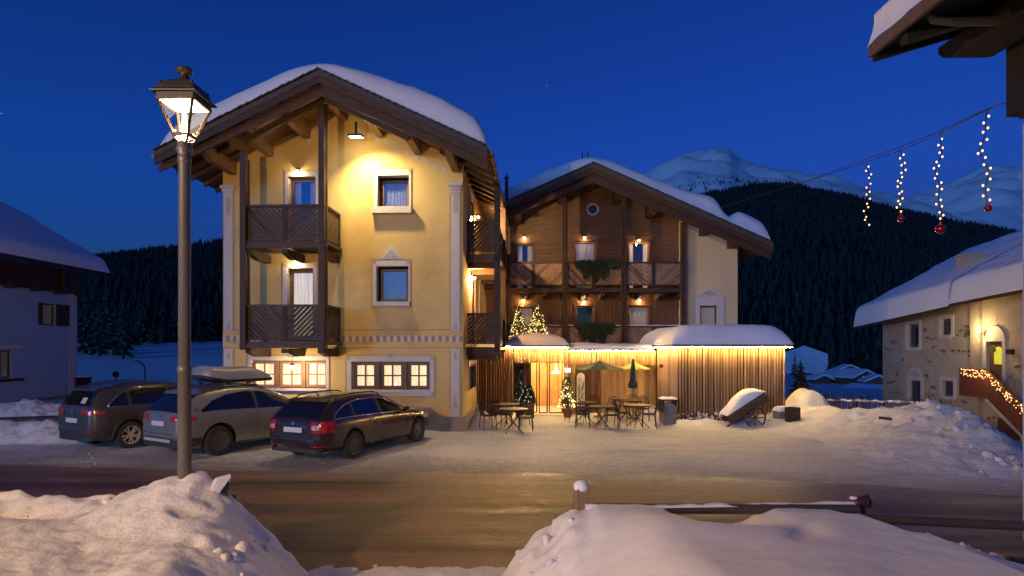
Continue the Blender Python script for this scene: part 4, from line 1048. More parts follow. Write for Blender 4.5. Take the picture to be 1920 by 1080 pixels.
# horizontal planks above, upright boards below, 2 cm proud of the wall
def planks(m):
    z = wf2 + .02; k = 0; r = random.Random(5)
    while z < wsoff(wx) - .1:
        h = .185; za, zb = z, min(z + h - .014, wsoff(wx)-.02); z += h; k += 1
        half = (wz - .2 - zb)/WS; a, b = max(XL+.01, wx-half), min(XP0-.01, wx+half)
        segs = [(a, b)]
        for o in WO:
            if o[2] < zb and o[3] > za: segs = [s for (p, q) in segs for s in ((p, min(q, o[0]-.11)), (max(p, o[1]+.11), q)) if s[1]-s[0] > .05]
        y = -.020 - r.uniform(0, .012)
        for p, q in segs: m.add([(p,y,za),(q,y,za),(q,y,zb),(p,y,zb),(p,0,za),(q,0,za),(q,0,zb),(p,0,zb)], [(0,1,2,3),(3,2,6,7),(0,4,5,1),(1,5,6,2),(0,3,7,4)])
part('plank_cladding', WOODH, wing, planks, kind='stuff')
def boards(m):
    x = XL + .02; r = random.Random(6)
    while x < XP0 - .1:
        wd_ = r.uniform(.14, .19); a, b = x, min(x + wd_ - .012, XP0-.01); x += wd_; segs = [(0.0, wf2 - .14)]
        for o in WO:
            if o[0]-.11 < b and o[1]+.11 > a: segs = [s for (p, q) in segs for s in ((p, min(q, o[2])), (max(p, o[3]+.11), q)) if s[1]-s[0] > .03]
        y = -.020 - r.uniform(0, .012)
        for p, q in segs: m.add([(a,y,p),(b,y,p),(b,y,q),(a,y,q),(a,0,p),(b,0,p),(b,0,q),(a,0,q)], [(0,1,2,3),(0,4,7,3),(1,2,6,5),(3,7,6,2)])
part('upright_boarding', WOODV, wing, boards, kind='stuff')
for i, o in enumerate(WO):
    cm = (CURT, CURT, CURTM, CURTD, None, CURT)[i]
    f = win(wing, o[0], o[1], o[2], o[3], .10, fw=.075, fmat=FRAMEL if i in (1,2,5) else FRAME, cmat=cm, name='balcony_door', gmat=GLASSL, split=(.35 if i in (0,) else .55 if i == 2 else 0))
    def tr(m): m.box(o[0]-.10,o[0],-.05,.02,o[2],o[3]+.10); m.box(o[1],o[1]+.10,-.05,.02,o[2],o[3]+.10); m.box(o[0],o[1],-.05,.02,o[3],o[3]+.10)
    part('door_casing', FRAME, f, tr)
# round window in the gable
cx, cz = WF.xz(1111, 393)
rw = MB(); n = 24
rw.lathe([(.29,-.05),(.29,.0)], n, (cx,0,cz), axis='y', cap=False); rw.lathe([(.20,-.05),(.29,-.05)], n, (cx,0,cz), axis='y', cap=False); rw.lathe([(.20,-.05),(.20,.02)], n, (cx,0,cz), axis='y', cap=False)
rw = rw.build('round_window', PALET, wing)
part('pane', DGLASS, rw, lambda m: m.lathe([(.205,-.032),(.205,-.024)], n, (cx,0,cz), axis='y'))
# plastered end bay
VP_ = -.95; R_P = wr(1312, 1345, 573, 612, VP_)
def pbay(m):
    zs_ = wsoff(XP1) - .02; hol = [R_P]
    mm_ = MB(); wall_holes(mm_, XP0, XP1, 0, zs_, hol, VP_, .28, 1); m.add(mm_.v, mm_.f); m.m[-len(mm_.f):] = mm_.m
    m.add([(XP0,VP_,zs_),(XP1,VP_,zs_),(XP0,VP_,wsoff(XP0))], [(0,1,2)])
    m.quad((XP1,VP_,0),(XP1,8.5,0),(XP1,8.5,wsoff(XP1)),(XP1,VP_,wsoff(XP1))); m.quad((XP0,VP_,0),(XP0,VP_,wsoff(XP0)),(XP0,0.1,wsoff(XP0)),(XP0,0.1,0))
    m.quad((XP0,VP_+.6,0),(XP1,VP_+.6,0),(XP1,VP_+.6,zs_),(XP0,VP_+.6,zs_), 2)
part('plaster_bay', [PLASTER2, TRIM, DARKIN], wing, pbay)
def shift(m, dy):
    m.v = [(x, y+dy, z) for x, y, z in m.v]; return m
r2 = wr(1302, 1357, 557, 614, VP_)
def sur2(m):
    y0, y1 = VP_-.03, VP_+.005
    m.box(r2[0], R_P[0], y0, y1, r2[2], r2[3]); m.box(R_P[1], r2[1], y0, y1, r2[2], r2[3]); m.box(R_P[0], R_P[1], y0, y1, R_P[3], r2[3])
    for xx in (r2[0]-.03, r2[1]): 
        for q in range(9): m.box(xx, xx+.05, y0, y1, r2[2]+q*.16, r2[2]+q*.16+.09, 1)
    c = (r2[0]+r2[1])/2
    m.prism([(r2[0]+.05,r2[3]+.02),(r2[1]-.05,r2[3]+.02),(c,WZ(1329,536,VP_))], y0, y1); m.prism([(r2[0]+.22,r2[3]+.07),(r2[1]-.22,r2[3]+.07),(c,WZ(1329,543,VP_))], y0-.006, y0+.001, m=1)
part('window_surround', [TRIM, ORN], wing, sur2)
def friz(m):
    xa, xb = XP0+.05, XP1-.05
    za, zb = wsoff(xa)-.55, wsoff(xb)-.55; y = VP_-.012
    m.add([(xa,y,za),(xb,y,zb),(xb,y,zb+.36),(xa,y,za+.36)], [(0,1,2,3)], 0); m.add([(xa,y-.004,za+.08),(xb,y-.004,zb+.08),(xb,y-.004,zb+.28),(xa,y-.004,za+.28)], [(0,1,2,3)], 1)
part('frieze', [TRIM, ORN], wing, friz)
win(wing, R_P[0], R_P[1], R_P[2], R_P[3], VP_+.12, fw=.07, cmat=CURTD, gmat=GLASSL)
# roof, timbers, snow
wroof = gable_roof(wing, wxl, wxr, VR, 9.3, wz, WS, th=.18, xc=wx, b1=(.10,.42), b2=(.38,.78))
def wpurlin(d, y1):
    ztp = wz - WS*abs(d) - .22
    part('purlin', WOOD, wing, lambda m: m.prism([(VR+.30, ztp),(y1, ztp),(y1, ztp-.52),(VR+.75, ztp-.52),(VR+.30, ztp-.34)], wx+d-.14, wx+d+.14, axis='x'))
for d, y1 in ((-3.2,.1),(-1.25,.1),(0,.1),(1.25,.1),(2.75,.1),(WX(1330,VR)-wx, VP_+.1),(WX(1385,VR)-wx, VP_+.1)): wpurlin(d, y1)
for q in range(15):
    y = VR + .45 + q*.75; f_ = lambda x, dz: wz - WS*abs(x-wx) - .185 - dz; x0, x1 = XP1-.02 if y > VP_ else XP1-1.2, wxr-.05
    part('rafter', WOOD, wing, lambda m: m.add([(x,y+dy,f_(x,dz)) for x in (x0, x1) for dy in (-.07,.07) for dz in (0.0,.2)], [(0,1,3,2),(4,6,7,5),(0,4,5,1),(2,3,7,6),(1,5,7,3),(0,2,6,4)]))
dipx = WX(1374, VR)
gable_snow(wroof, wxl+.02, wxr-.03, VR+.10, 9.2, wz+.03, WS, .55, .40, .45, .9, xc=wx, seed=8,
           thick=lambda x, y: 1.0 + .35*smooth((x-wx-2)/3.5) - .95*math.exp(-((x-dipx-.05*y)/.34)**2))
part('chimney_cowl', BLACKM, wroof, lambda m: [m.lathe([(.03,-.9),(.03,.0)], 6, (WX(1097+dx,4), 4, WZ(1097,292,4)+.2)) or m.box(WX(1097,4)-.3,WX(1097,4)+.3,3.9,4.1,WZ(1097,292,4)+.15,WZ(1097,292,4)+.26) for dx in (-5,5)] and None)
# balconies
BPAR[0] = wing
wbx0, wbx1 = WX(944, -1.0), WX(1281, -1.0)
balcony(wbx0, wbx1, -1.0, wf2, WZ(1113,491,-1.0), WZ(1113,533,-1.0), (-1,1,-1,1,-1,1), 300, sides=(False,False), joists=10, lab='upper balcony of the timber wing', smat=SLATW, swd=.12)
balcony(wbx0, wbx1, -1.0, wf1, WZ(1113,611,-1.0), WZ(1113,648,-1.0), (-1,1,-1,1,-1,1), 400, sides=(False,False), joists=10, lab='lower balcony of the timber wing, rail topped with snow', smat=SLATW, swd=.12)
part('rail_snow', SNOW, wing, lambda m: m.grid(lambda x, t: (x, -1.0+.07*math.cos(PI*t), WZ(1113,611,-1.0)+.004+.055*math.sin(PI*t)*(.7+.5*noise.noise(Vector((x*2,0,0))))), [wbx0+i*(wbx1-wbx0)/80 for i in range(81)], [i/6 for i in range(7)]))
for px in (952, 1059, 1168, 1279):
    x = WX(px, -1.0); zt_ = wsoff(x) - .35
    def pst(m): m.box(x-.11, x-.015, -1.20, -1.07, 0, zt_); m.box(x+.015, x+.11, -1.20, -1.07, 0, zt_); m.box(x-.10, x+.10, -1.22, -1.06, zt_-.5, zt_-.1)
    part('balcony_post', WOOD, wing, pst)
for px, py, pw_ in ((983,446,11),(1096,446,11),(1198,451,13),(981,563,26),(1095,566,26),(1199,563,22)):
    x, z = WF.xz(px, py, -.15); wall_lamp(wing, WF, x, -.06, z, pw_, color=(1.0,.58,.22), r=.05)
def garland(name, label, px0, px1, V, py, hmax, seed, group=None):
    r = random.Random(seed); a, b = WX(px0, V), WX(px1, V); z0 = WZ(1113, py, V)
    o = MB()
    for i in range(1500):
        x = r.uniform(a, b); e = 1 - abs(2*(x-a)/(b-a)-1)**3; dz = r.random()**1.3 * hmax * (.45+.55*abs(math.sin(x*7+seed))) * e
        y = V + r.uniform(-.14, .05); s = r.uniform(.05, .11); an = r.uniform(-1.2, 1.2)
        p = Vector((x, y, z0 + .12*r.random()*e - dz)); d = Vector((math.sin(an)*.6, -.25*r.random(), -1)).normalized()*s*2; w_ = Vector((math.cos(an), .3, 0))*s*.28
        o.add([p-w_*.4, p+d*.5+w_, p+d, p+d*.5-w_], [(0,1,2,3)])
    ob = o.build(name, NEEDLEG); ob.location = WF.o; ob['kind'] = 'thing'; tag(ob, label, 'garland', group); return ob
garland('fir_garland', 'green fir boughs draped over the rail of the upper wing balcony', 1079, 1150, -1.08, 489, .95, 1)
garland('fir_garland', 'green fir boughs draped over the snowy rail of the lower wing balcony', 1078, 1152, -1.08, 607, .95, 2)
garland('fir_garland', 'small fir sprig tuft on the upper wing balcony beside the large green boughs', 1142, 1160, -1.08, 490, .35, 3)

# ================================================================== LOG ANNEX with the entrance
ZA, ZB, ZC = 20.7, 23.36, 23.0
AF = Fr(0, ZA, 0.0)
annex = thing('log_annex', 'low annex clad in upright larch logs with light strip under its snow-covered roof', 'building', (0, ZA, 0))
vB, vC = ZB-ZA, ZC-ZA; AX, AZ = AF.x, AF.z
ax0, ax1 = AX(1267), AX(1472); zA = AZ(1370, 649); bx_0 = AX(1061, vB)
log_meshes = []
for k in range(5):
    r = random.Random(k); m = MB(); n = 7; pr = []
    for i in range(6): pr.append((r.uniform(.92, 1.08), i/5))
    vs = []; fs = []
    for i, (q, z) in enumerate(pr):
        ox, oy = r.uniform(-.08,.08), r.uniform(-.08,.08)
        for j in range(n): t_ = 2*PI*j/n; vs.append((q*math.cos(t_)+ox, q*math.sin(t_)+oy, z))
    for i in range(5):
        for j in range(n): fs.append((i*n+j, i*n+(j+1)%n, (i+1)*n+(j+1)%n, (i+1)*n+j))
    m.add(vs, fs, 0, True); m.add(vs[-n:], [tuple(range(n))]); m.add(vs[:n], [tuple(range(n))[::-1]])
    log_meshes.append((m.mesh('log', LOG), m.mesh('log', LOGD)))
lrng = random.Random(11)
def logs(A, B, z0, z1, sp, jit=0.02, red=False, jz0=0.0, rad=None):
    A, B = Vector(A), Vector(B); n = max(1, int((B-A).length/sp))
    for i in range(n):
        p = A + (B-A)*((i+.5)/n); o = link('log', lrng.choice(log_meshes)[1 if red else 0]); o.parent = annex
        rr_ = (rad or sp*.5)*lrng.uniform(.86, 1.05); zb = z0 + lrng.uniform(0, jz0)
        o.location = (p.x + lrng.uniform(-jit,jit)*.3, p.y + lrng.uniform(-jit,jit), zb)
        o.scale = (rr_, rr_, z1 + lrng.uniform(-.015, .0) - zb); o.rotation_euler = (lrng.uniform(-.004,.004), lrng.uniform(-.004,.004), lrng.random()*6.28)
def acore(m):
    m.box(ax0+.12, ax1-.02, .10, ZW-ZA-1.05, 0, zA-.04)
part('wall', WOOD, annex, acore)
logs((ax0, 0), (ax1, 0), -.1, zA-.06, .100, jit=.03, rad=.038)
logs((ax0+.03, .08), (ax0+.03, vB-.05), -.1, zA-.06, .115, rad=.050)
logs((ax1, .08), (ax1, 3.0), -.1, zA-.06, .12)
# terrace recess: fringe of short logs, boards and logs behind
zB = AZ(1150, 657, vB)
logs((AX(1079,vB), vB), (ax0-.02, vB), AZ(1150,686,vB), zB-.02, .100, jz0=.05, rad=.043, jit=.03)
logs((bx_0, vB), (AX(1079,vB), vB), -.05, zB-.02, .088)
vD = vB + .75
logs((AX(1098,vD), vD-.1), (AX(1126,vD), vD-.1), 0, zB-.1, .095, red=True)
bx_ = AX(1126, vD); ib = 0
while bx_ < ax0 + .1:
    w_ = lrng.uniform(.20, .30)
    part('board', BOARD, annex, lambda m: m.box(bx_, bx_+w_-.015, vD-.03-lrng.uniform(0,.02), vD+.02, 0, zB-.05)); bx_ += w_; ib += 1
part('wall', BOARD, annex, lambda m: m.box(bx_0, ax0+.1, vD+.03, vD+.10, 0, zB-.02))
# arched window with a lit wreath of branches behind it
awx, awz = (AX(1080,vD)+AX(1097,vD))/2, AZ(1088, 706, vD); awr = (AX(1097,vD)-AX(1080,vD))/2
def arch_poly(r, z0): return [(awx-r,z0),(awx+r,z0)] + [(awx+r*math.cos(PI*i/10), awz+r*math.sin(PI*i/10)) for i in range(11)]
aw = part('arched_window', FRAME, annex, lambda m: m.prism(arch_poly(awr+.04, .2), vD-.06, vD+.02))
part('pane', CURTM, aw, lambda m: m.prism(arch_poly(awr-.02, .26), vD-.068, vD-.058))
rb = random.Random(4)
part('twig_wreath', NEEDLEX, aw, lambda m: [m.tube([(awx+rb.uniform(-1,1)*awr*.8, vD-.09, rb.uniform(.3, awz)) , (awx+rb.uniform(-1,1)*awr*.8, vD-.10, rb.uniform(.3, awz))], .008, 4) for _ in range(26)] and None)
# entrance: glass doors, fringe, warm hall
ex0, ex1 = AX(964, vC), AX(1059, vC); zE = AZ(1010, 650.5, vC); zdt = AZ(1010, 681, vC)
logs((ex0, vC), (ex1, vC), zdt, zE-.03, .100, jz0=.03, rad=.043, jit=.03)
vG = vC + .45
def hall(m):
    a, b, c, d = ex0-.05, ex1+.02, vG+.1, vG+3.2
    m.quad((a,d,0),(b,d,0),(b,d,zE),(a,d,zE)); m.quad((a,c,0),(a,d,0),(a,d,zE),(a,c,zE)); m.quad((b,c,0),(b,c,zE),(b,d,zE),(b,d,0)); m.quad((a,c,zE-.02),(b,c,zE-.02),(b,d,zE-.02),(a,d,zE-.02))
    m.quad((a,vC-.1,.03),(b,vC-.1,.03),(b,d,.03),(a,d,.03), 1)
part('entrance_hall', [BOARD, PALET], annex, hall)
part('coat_niche', FRAME, annex, lambda m: m.box(ex0+.55, ex0+.66, vG+1.0, vG+3.1, .04, zE-.1))
for (a, b) in ((966,992),(994,1008),(1010,1027),(1029,1055)):
    x0, x1 = AX(a, vG), AX(b, vG); y = vG + (.25 if a == 994 else 0.0)
    d_ = MB(); ring(d_, x0, x1, .04, zdt+.06, .045, y-.025, y+.025); d_ = d_.build('glass_door', BLACKM, annex)
    part('pane', GLASSC, d_, lambda m: m.box(x0+.045, x1-.045, y-.006, y+.006, .085, zdt+.015))
    if a == 1010: part('handle', BLACKM, d_, lambda m: m.tube([(x1-.03,y-.03,.85),(x1-.03,y-.09,.9),(x1-.03,y-.09,1.2),(x1-.03,y-.03,1.25)], .012, 6))
part('door_post', FRAMEL, annex, lambda m: (m.box(AX(1057,vG), AX(1062,vG), vG-.1, vG+.05, 0, zE-.05)))
logs((AX(1060,vC), vC+.05), (bx_0+.02, vC+.12), -.05, zE-.03, .09)
lamp(AF.w((ex0+ex1)/2, vG+1.3, zE-.3), 700, (1.0,.62,.25), .12)
part('lamp_shade', mat('opal_shade', (.9,.85,.75), .5, emit=(1.0,.82,.52), es=3), annex, lambda m: m.lathe([(.19,0),(.17,.05),(.06,.12),(.02,.40)], 16, (AX(1043,vG+1.2), vG+1.2, AZ(1043,700,vG+1.2))))
part('wall_picture', FRAME, annex, lambda m: m.box(ex0+.05, ex0+.48, vG+3.08, vG+3.19, 1.0, 1.75))
part('ceiling_lamp', BULB, annex, lambda m: m.lathe([(.14,0),(.14,.03)], 14, ((ex0+ex1)/2+.35, vG+2.2, zE-.07)))
# side log wall running back to the hotel
logs((AX(889, 2.6), 2.35), (AX(952, 2.6), 2.45), -.05, zE-.06, .098, red=True)
logs((AX(952, 2.5), 2.44), (ex0-.02, vC), -.05, zE-.04, .092)
part('wall', WOODV, annex, lambda m: m.box(AX(886,2.6), ex0-.03, 2.56, 2.62, 0, zE-.05))
# roofs, light strips, snow
part('roof_slab', WOODV, annex, lambda m: m.box(ax0-.16, ax1+.16, -.25, ZW-ZA-1.3, zA-.02, zA+.05))
part('roof_slab', WOODV, annex, lambda m: (m.box(AX(887,2.6), ax0-.17, vB-.22, ZW-ZA-1.3, zB+.0, zB+.06)))
part('canopy', WOODV, annex, lambda m: m.box(ex0-.12, ex1+.10, vC-.25, vB-.23, zE-.01, zE+.06))
def led(pts, y_off=0):
    part('light_strip', LED, annex, lambda m: [m.beam(a, b, .020, .016) for a, b in zip(pts, pts[1:])] and None)
led([(ax0-.14, vB-.21, zA-.035), (ax0-.14, -.215, zA-.035), (ax1+.14, -.215, zA-.035), (ax1+.14, 3.0, zA-.035)])
led([(bx_0, vB-.20, zB-.015), (ax0-.17, vB-.20, zB-.015)])
led([(ex0-.08, vC-.21, zE-.025), (ex1+.06, vC-.21, zE-.025)])
led([(AX(946,2.5), 2.33, zE-.03), (ex0-.1, vC-.10, zE-.03)])
def slab_snow(parent, x0, x1, y0, y1, z, T, rx_, ry, seed=0, amp=.10, name='roof_snow', crown=0.0):
    def dens(a, b, r):
        k = max(4, int((b-a-2*r)/.14)); return [a+r*(1-math.cos(PI/2*i/7)) for i in range(7)] + [a+r+(b-a-2*r)*i/k for i in range(k+1)] + [b-r*(1-math.cos(PI/2*i/7)) for i in range(6,-1,-1)]
    def ell(d, r): q = 1-min(1.0, max(0.0, d/r)); return math.sqrt(max(0.0, 1-q*q))
    def fn(x, y):
        e = min(ell(x-x0, rx_), ell(x1-x, rx_)) * min(ell(y-y0, ry), ell(y1-y, ry))
        c = 1 - crown*((2*(x-x0)/(x1-x0)-1)**2)
        return (x, y, z + T*e*c*(1+amp*noise.noise(Vector((x*.8+seed,y*.8,seed)))+.5*amp*noise.noise(Vector((x*2.6+seed,y*2.6,seed)))))
    return MB().grid(fn, dens(x0,x1,rx_), dens(y0,y1,ry)).build(name, SNOWR, parent)
slab_snow(annex, ax0-.19, ax1+.19, -.28, ZW-ZA-1.35, zA+.055, .70, .80, .55, 3, .10)
slab_snow(annex, AX(887,2.6), ax0-.19, vB-.24, ZW-ZA-1.35, zB+.065, .20, .3, .25, 9, .5)
slab_snow(annex, AX(948,vC), ex1+.16, vC-.31, vB+1.2, zE+.066, .46, .55, .5, 5, .15, crown=.35)
# small fittings on the logs
part('wall_speaker', BLACKM, annex, lambda m: m.lathe([(.07,-.10),(.075,0),(.03,.02)], 10, (ax0-.06, 1.6, AZ(1240,686,1.6)), axis='x'))
bxl = MB().box(AX(1060,vC)-.02, AX(1068,vC)+.02, vC-.14, vC-.02, AZ(1063,698,vC), AZ(1063,690,vC)).build('wall_light_box', mat('opal_box', (.9,.88,.8), .5, emit=(1.0,.85,.6), es=1.6), annex)
# ================================================================== CARS
CARP = {}
def paint(name, c, rough=0.35, dirt=0.35):
    m = mat(name, c, rough, metal=0.35, coat=0.5, c2=tuple(x*0.8+0.015 for x in c), scale=1.5, c3=(0.13,0.11,0.09), s3=5, t3=0.62)
    return m
TYRE = mat('tyre_rubber', (0.018,0.018,0.018), 0.85, c2=(0.05,0.045,0.04), scale=14, bump=0.3)
PLASTICB = mat('dark_plastic', (0.022,0.022,0.023), 0.65, c2=(0.05,0.045,0.04), scale=7)
CARGLASS = mat('car_glass', (0.010,0.012,0.016), 0.05, spec=0.9)
CHROME = mat('chrome_trim', (0.75,0.75,0.76), 0.18, metal=1.0)
TAILR = mat('tail_light_red', (0.50,0.014,0.010), 0.2, coat=0.6, c2=(0.32,0.008,0.008), scale=22)
TAILW = mat('tail_light_clear', (0.45,0.38,0.34), 0.2, coat=1.0)
PLATE = mat('licence_plate', (0.66,0.66,0.64), 0.45)
ALLOY = mat('alloy_rim', (0.70,0.68,0.66), 0.35, metal=0.25, c2=(0.55,0.53,0.51), scale=9)
STEEL = mat('steel_rim', (0.10,0.10,0.105), 0.5, metal=0.5, c2=(0.16,0.14,0.12), scale=9)
INTER = mat('car_interior', (0.03,0.03,0.032), 0.9)
class Car:
    """body shape: rear axle at y = 0, front towards +y, wheels on z = 0"""
    def __init__(s, **k): s.__dict__.update(k); s.ya, s.yb = s.top[0][0], s.top[-1][0]
    def zt(s, y): return slerp(s.top, y)
    def belt(s, y): return lerp(s.beltl, y)
    def zb(s, y): return slerp([(s.ya, .42), (s.ya+.25, .27), (s.ya+.8, .23), (s.yb-.8, .21), (s.yb-.2, .22), (s.yb, .32)], y)
    def w(s, y): return s.hw * slerp([(s.ya, .70), (s.ya+.04, .80), (s.ya+.14, .905), (s.ya+.35, .965), (s.ya+.9, .995), (0.9, 1.0), (s.yb-1.0, .985), (s.yb-.5, .94), (s.yb-.2, .83), (s.yb-.06, .70), (s.yb, .58)], y)
    def section(s, y):
        zt, zb, w = s.zt(y), s.zb(y), s.w(y); bl = min(s.belt(y), zt - .02); gh = max(0.0, zt - bl - .03)
        k = min(1.0, gh / 0.42); wr = w * (0.90 * (1-k) + s.rw * k)
        mid = zb + (bl - zb) * .48
        pts = [(0, zb), (w*.80, zb), (w*.95, zb+.07), (w*.985, zb+.18), (w*1.0, mid), (w*.992, bl-.12), (w*.965, bl-.02)]
        for q in (.25, .5, .75): pts.append((w*.955 + (wr - w*.955)*q + .018*math.sin(PI*q)*k, bl + gh*.90*q))
        pts += [(wr, bl + gh*.90), (wr*.93, zt - .035*k - .012*(1-k)), (wr*.72, zt - .008), (wr*.36, zt), (0, zt + .004)]
        return pts
    def side_x(s, y, z):
        p = s.section(y)
        for (a, b), (c, d) in zip(p[1:], p[2:]):
            if b <= z <= d and d > b: return a + (c-a)*(z-b)/(d-b)
        return p[10][0]
    def top_z(s, x, y):
        p = s.section(y); x = abs(x)
        for (a, b), (c, d) in zip(p[::-1], p[::-1][1:]):
            if a <= x <= c and c > a: return b + (d-b)*(x-a)/(c-a)
        return p[10][1]
    def rear_y(s, z):
        y = s.ya
        while s.zt(y) < z and y < 0: y += .004
        return y
    def body(s, name, m, parent):
        st = sorted(set([s.ya + .012*i for i in range(12)] + [s.ya+.15+(s.yb-s.ya-.3)*i/64 for i in range(65)] + [s.yb-.15+.0125*i for i in range(13)]))
        mb = MB(); n = None; vs = []
        for y in st:
            p = s.section(y); rg = [(x, y, z) for x, z in p] + [(-x, y, z) for x, z in p[-2:0:-1]]; n = len(rg); vs += rg
        fs = [(i*n+j, (i+1)*n+j, (i+1)*n+(j+1)%n, i*n+(j+1)%n) for i in range(len(st)-1) for j in range(n)]
        mb.add(vs, fs, 0, True); k = len(mb.v)
        for base, y, rev in ((0, s.ya, 0), ((len(st)-1)*n, s.yb, 1)):
            z = sum(mb.v[base+j][2] for j in range(n))/n; mb.v.append((0, y - .015*(1-2*rev), z)); c = len(mb.v)-1
            for j in range(n):
                f = (base+j, base+(j+1)%n, c); mb.f.append(f[::-1] if rev else f); mb.m.append(0); mb.sm.append(True)
        o = mb.build(name, [m, PLASTICB])
        me = o.data; bm = bmesh.new(); bm.from_mesh(me); bmesh.ops.recalc_face_normals(bm, faces=bm.faces); bm.to_mesh(me); bm.free()
        cut = MB()
        for y in (0, s.wb):
            for sd in (-1, 1): cut.lathe([(s.R+.065, sd*(s.hw-.30)), (s.R+.065, sd*(s.hw+.3))], 28, (0, y, s.R+.01), axis='x', m=1)
        co = cut.build('cut', [m, PLASTICB]); bm = bmesh.new(); bm.from_mesh(co.data); bmesh.ops.remove_doubles(bm, verts=bm.verts, dist=1e-5); bmesh.ops.recalc_face_normals(bm, faces=bm.faces); bm.to_mesh(co.data); bm.free()
        md = o.modifiers.new('b', 'BOOLEAN'); md.operation = 'DIFFERENCE'; md.object = co; md.solver = 'EXACT'
        try: md.material_mode = 'TRANSFER'
        except Exception: pass
        dg = bpy.context.evaluated_depsgraph_get(); dg.update()
        nm = bpy.data.meshes.new_from_object(o.evaluated_get(dg)); o.modifiers.clear(); o.data = nm
        bpy.data.objects.remove(co); nm.polygons.foreach_set('use_smooth', [True]*len(nm.polygons)); nm.set_sharp_from_angle(angle=math.radians(38))
        o.parent = parent; s.o = o; s.root = parent; return o
    def panel(s, name, m, y0, y1, lo, hi, off=.006, n=26, parent=None, both=True):
        for sd in ((1, -1) if both else (1,)):
            mb = MB()
            def fn(y, t):
                a, b = lo(y), max(lo(y)+.004, hi(y)); z = a + (b-a)*t; return (sd*(s.side_x(y, z)+off), y, z)
            mb.grid(fn, [y0+(y1-y0)*i/n for i in range(n+1)], [i/5 for i in range(6)]); mb.build(name, m, parent or s.o)
    def outline(s, name, m, pts, r=.012, closed=True):
        for sd in (1, -1):
            mb = MB().tube([(sd*(s.side_x(y, z)+.008), y, z) for y, z in pts], r, 6, closed=closed); mb.build(name, m, s.o)
    def wrap(s, name, m, z0, z1, xi, yend, off=.012, sides=(1, -1), n=14, taper=None, parent=None, label=None):
        """band that follows the rear end and corner of the body between heights z0 and z1"""
        for sd in sides:
            mb = MB(); zs_ = [z0 + (z1-z0)*i/4 for i in range(5)]
            def pt(u, z):
                yr = s.rear_y(z) if z > s.top[0][1] else s.ya
                xc = s.w(yr + .001) * .985
                if u < .4: x = xi + (xc - xi)*(u/.4); return (sd*(x), yr - off, z)
                y = yr + (yend - yr)*((u-.4)/.6)**1.5
                return (sd*(s.side_x(y, z) + off), y, z)
            def fn(u, t):
                a, b = z0, z1
                if taper: a, b = taper(u, z0, z1)
                return pt(u, a + (b-a)*t)
            mb.grid(fn, [i/n for i in range(n+1)], [i/4 for i in range(5)]); o = mb.build(name, m, parent or s.root)
            if label: o['label'] = label
    def rear_band(s, name, m, x0, x1, z0, z1, off=.014, parent=None, top=None):
        mb = MB()
        def fn(x, t):
            z = z0 + (z1-z0)*t; yr = s.rear_y(z) if z > s.top[0][1] else s.ya
            return (x, yr - off - .012*(1-(x/s.hw)**2), z)
        mb.grid(fn, [x0+(x1-x0)*i/10 for i in range(11)], [i/4 for i in range(5)]); return mb.build(name, m, parent or s.root)
    def rear_glass(s, m, y0, y1, x0, x1, off=.010):
        mb = MB()
        def fn(u, t):
            y = y0 + (y1-y0)*t; xw = x0 + (x1-x0)*t; x = xw*u
            return (x, y - off, s.top_z(x, y) + off*.7)
        mb.grid(fn, [-1+2*i/16 for i in range(17)], [i/8 for i in range(9)]); return mb.build('rear_window', m, s.o)
    def wheels(s, kind, rimm):
        for y in (0, s.wb):
            for sd in (1, -1):
                xo = sd*(s.hw - .012); c = (xo, y, s.R); wd = .215; R = s.R
                wh = thing_part('wheel', s.root)
                def ty(m):
                    pr = [(R*.66, -sd*.0), (R*.80, sd*.012), (R*.93, sd*.004), (R*.985, -sd*.03), (R, -sd*.06), (R, -sd*(wd-.05)), (R*.97, -sd*(wd-.015)), (R*.7, -sd*wd)]
                    m.lathe(pr, 36, c, axis='x', cap=False)
                part('tyre', TYRE, wh, ty)
                def rim(m):
                    r0 = R*.67
                    if kind == 'spokes':
                        m.lathe([(r0, -sd*.005), (r0*.93, -sd*.002), (r0*.90, -sd*.02), (r0*.88, -sd*.13)], 32, c, axis='x', cap=False)
                        m.lathe([(r0*.22, -sd*.012), (.001, -sd*.006)], 16, c, axis='x', cap=False); m.lathe([(r0*.22,-sd*.10),(r0*.22, -sd*.012)], 16, c, axis='x', cap=False)
                        for k in range(10):
                            a = 2*PI*k/10 + (.16 if k % 2 else -.16) * .6
                            p = (c[0]-sd*.022, c[1]+math.cos(a)*r0*.16, c[2]+math.sin(a)*r0*.16); q = (c[0]-sd*.010, c[1]+math.cos(a)*r0*.93, c[2]+math.sin(a)*r0*.93)
                            m.beam(p, q, .030, .03, up=(sd, 0, 0))
                    elif kind == 'cover':
                        m.lathe([(r0, -sd*.004), (r0*.97, sd*.002), (r0*.90, -sd*.018), (r0*.35, -sd*.028), (.001, -sd*.024)], 32, c, axis='x', cap=False)
                        for k in range(5):
                            a = 2*PI*k/5+.3; m.beam((c[0]-sd*.022, c[1]+math.cos(a)*r0*.2, c[2]+math.sin(a)*r0*.2), (c[0]-sd*.012, c[1]+math.cos(a)*r0*.9, c[2]+math.sin(a)*r0*.9), .07, .02, up=(sd,0,0))
                    else:
                        m.lathe([(r0, -sd*.004), (r0*.94, -sd*.004), (r0*.90, -sd*.03), (r0*.70, -sd*.035), (r0*.55, -sd*.012), (r0*.40, -sd*.03), (r0*.30, -sd*.03), (r0*.26, -sd*.006), (.001, -sd*.004)], 32, c, axis='x', cap=False)
                part('rim', rimm, wh, rim)
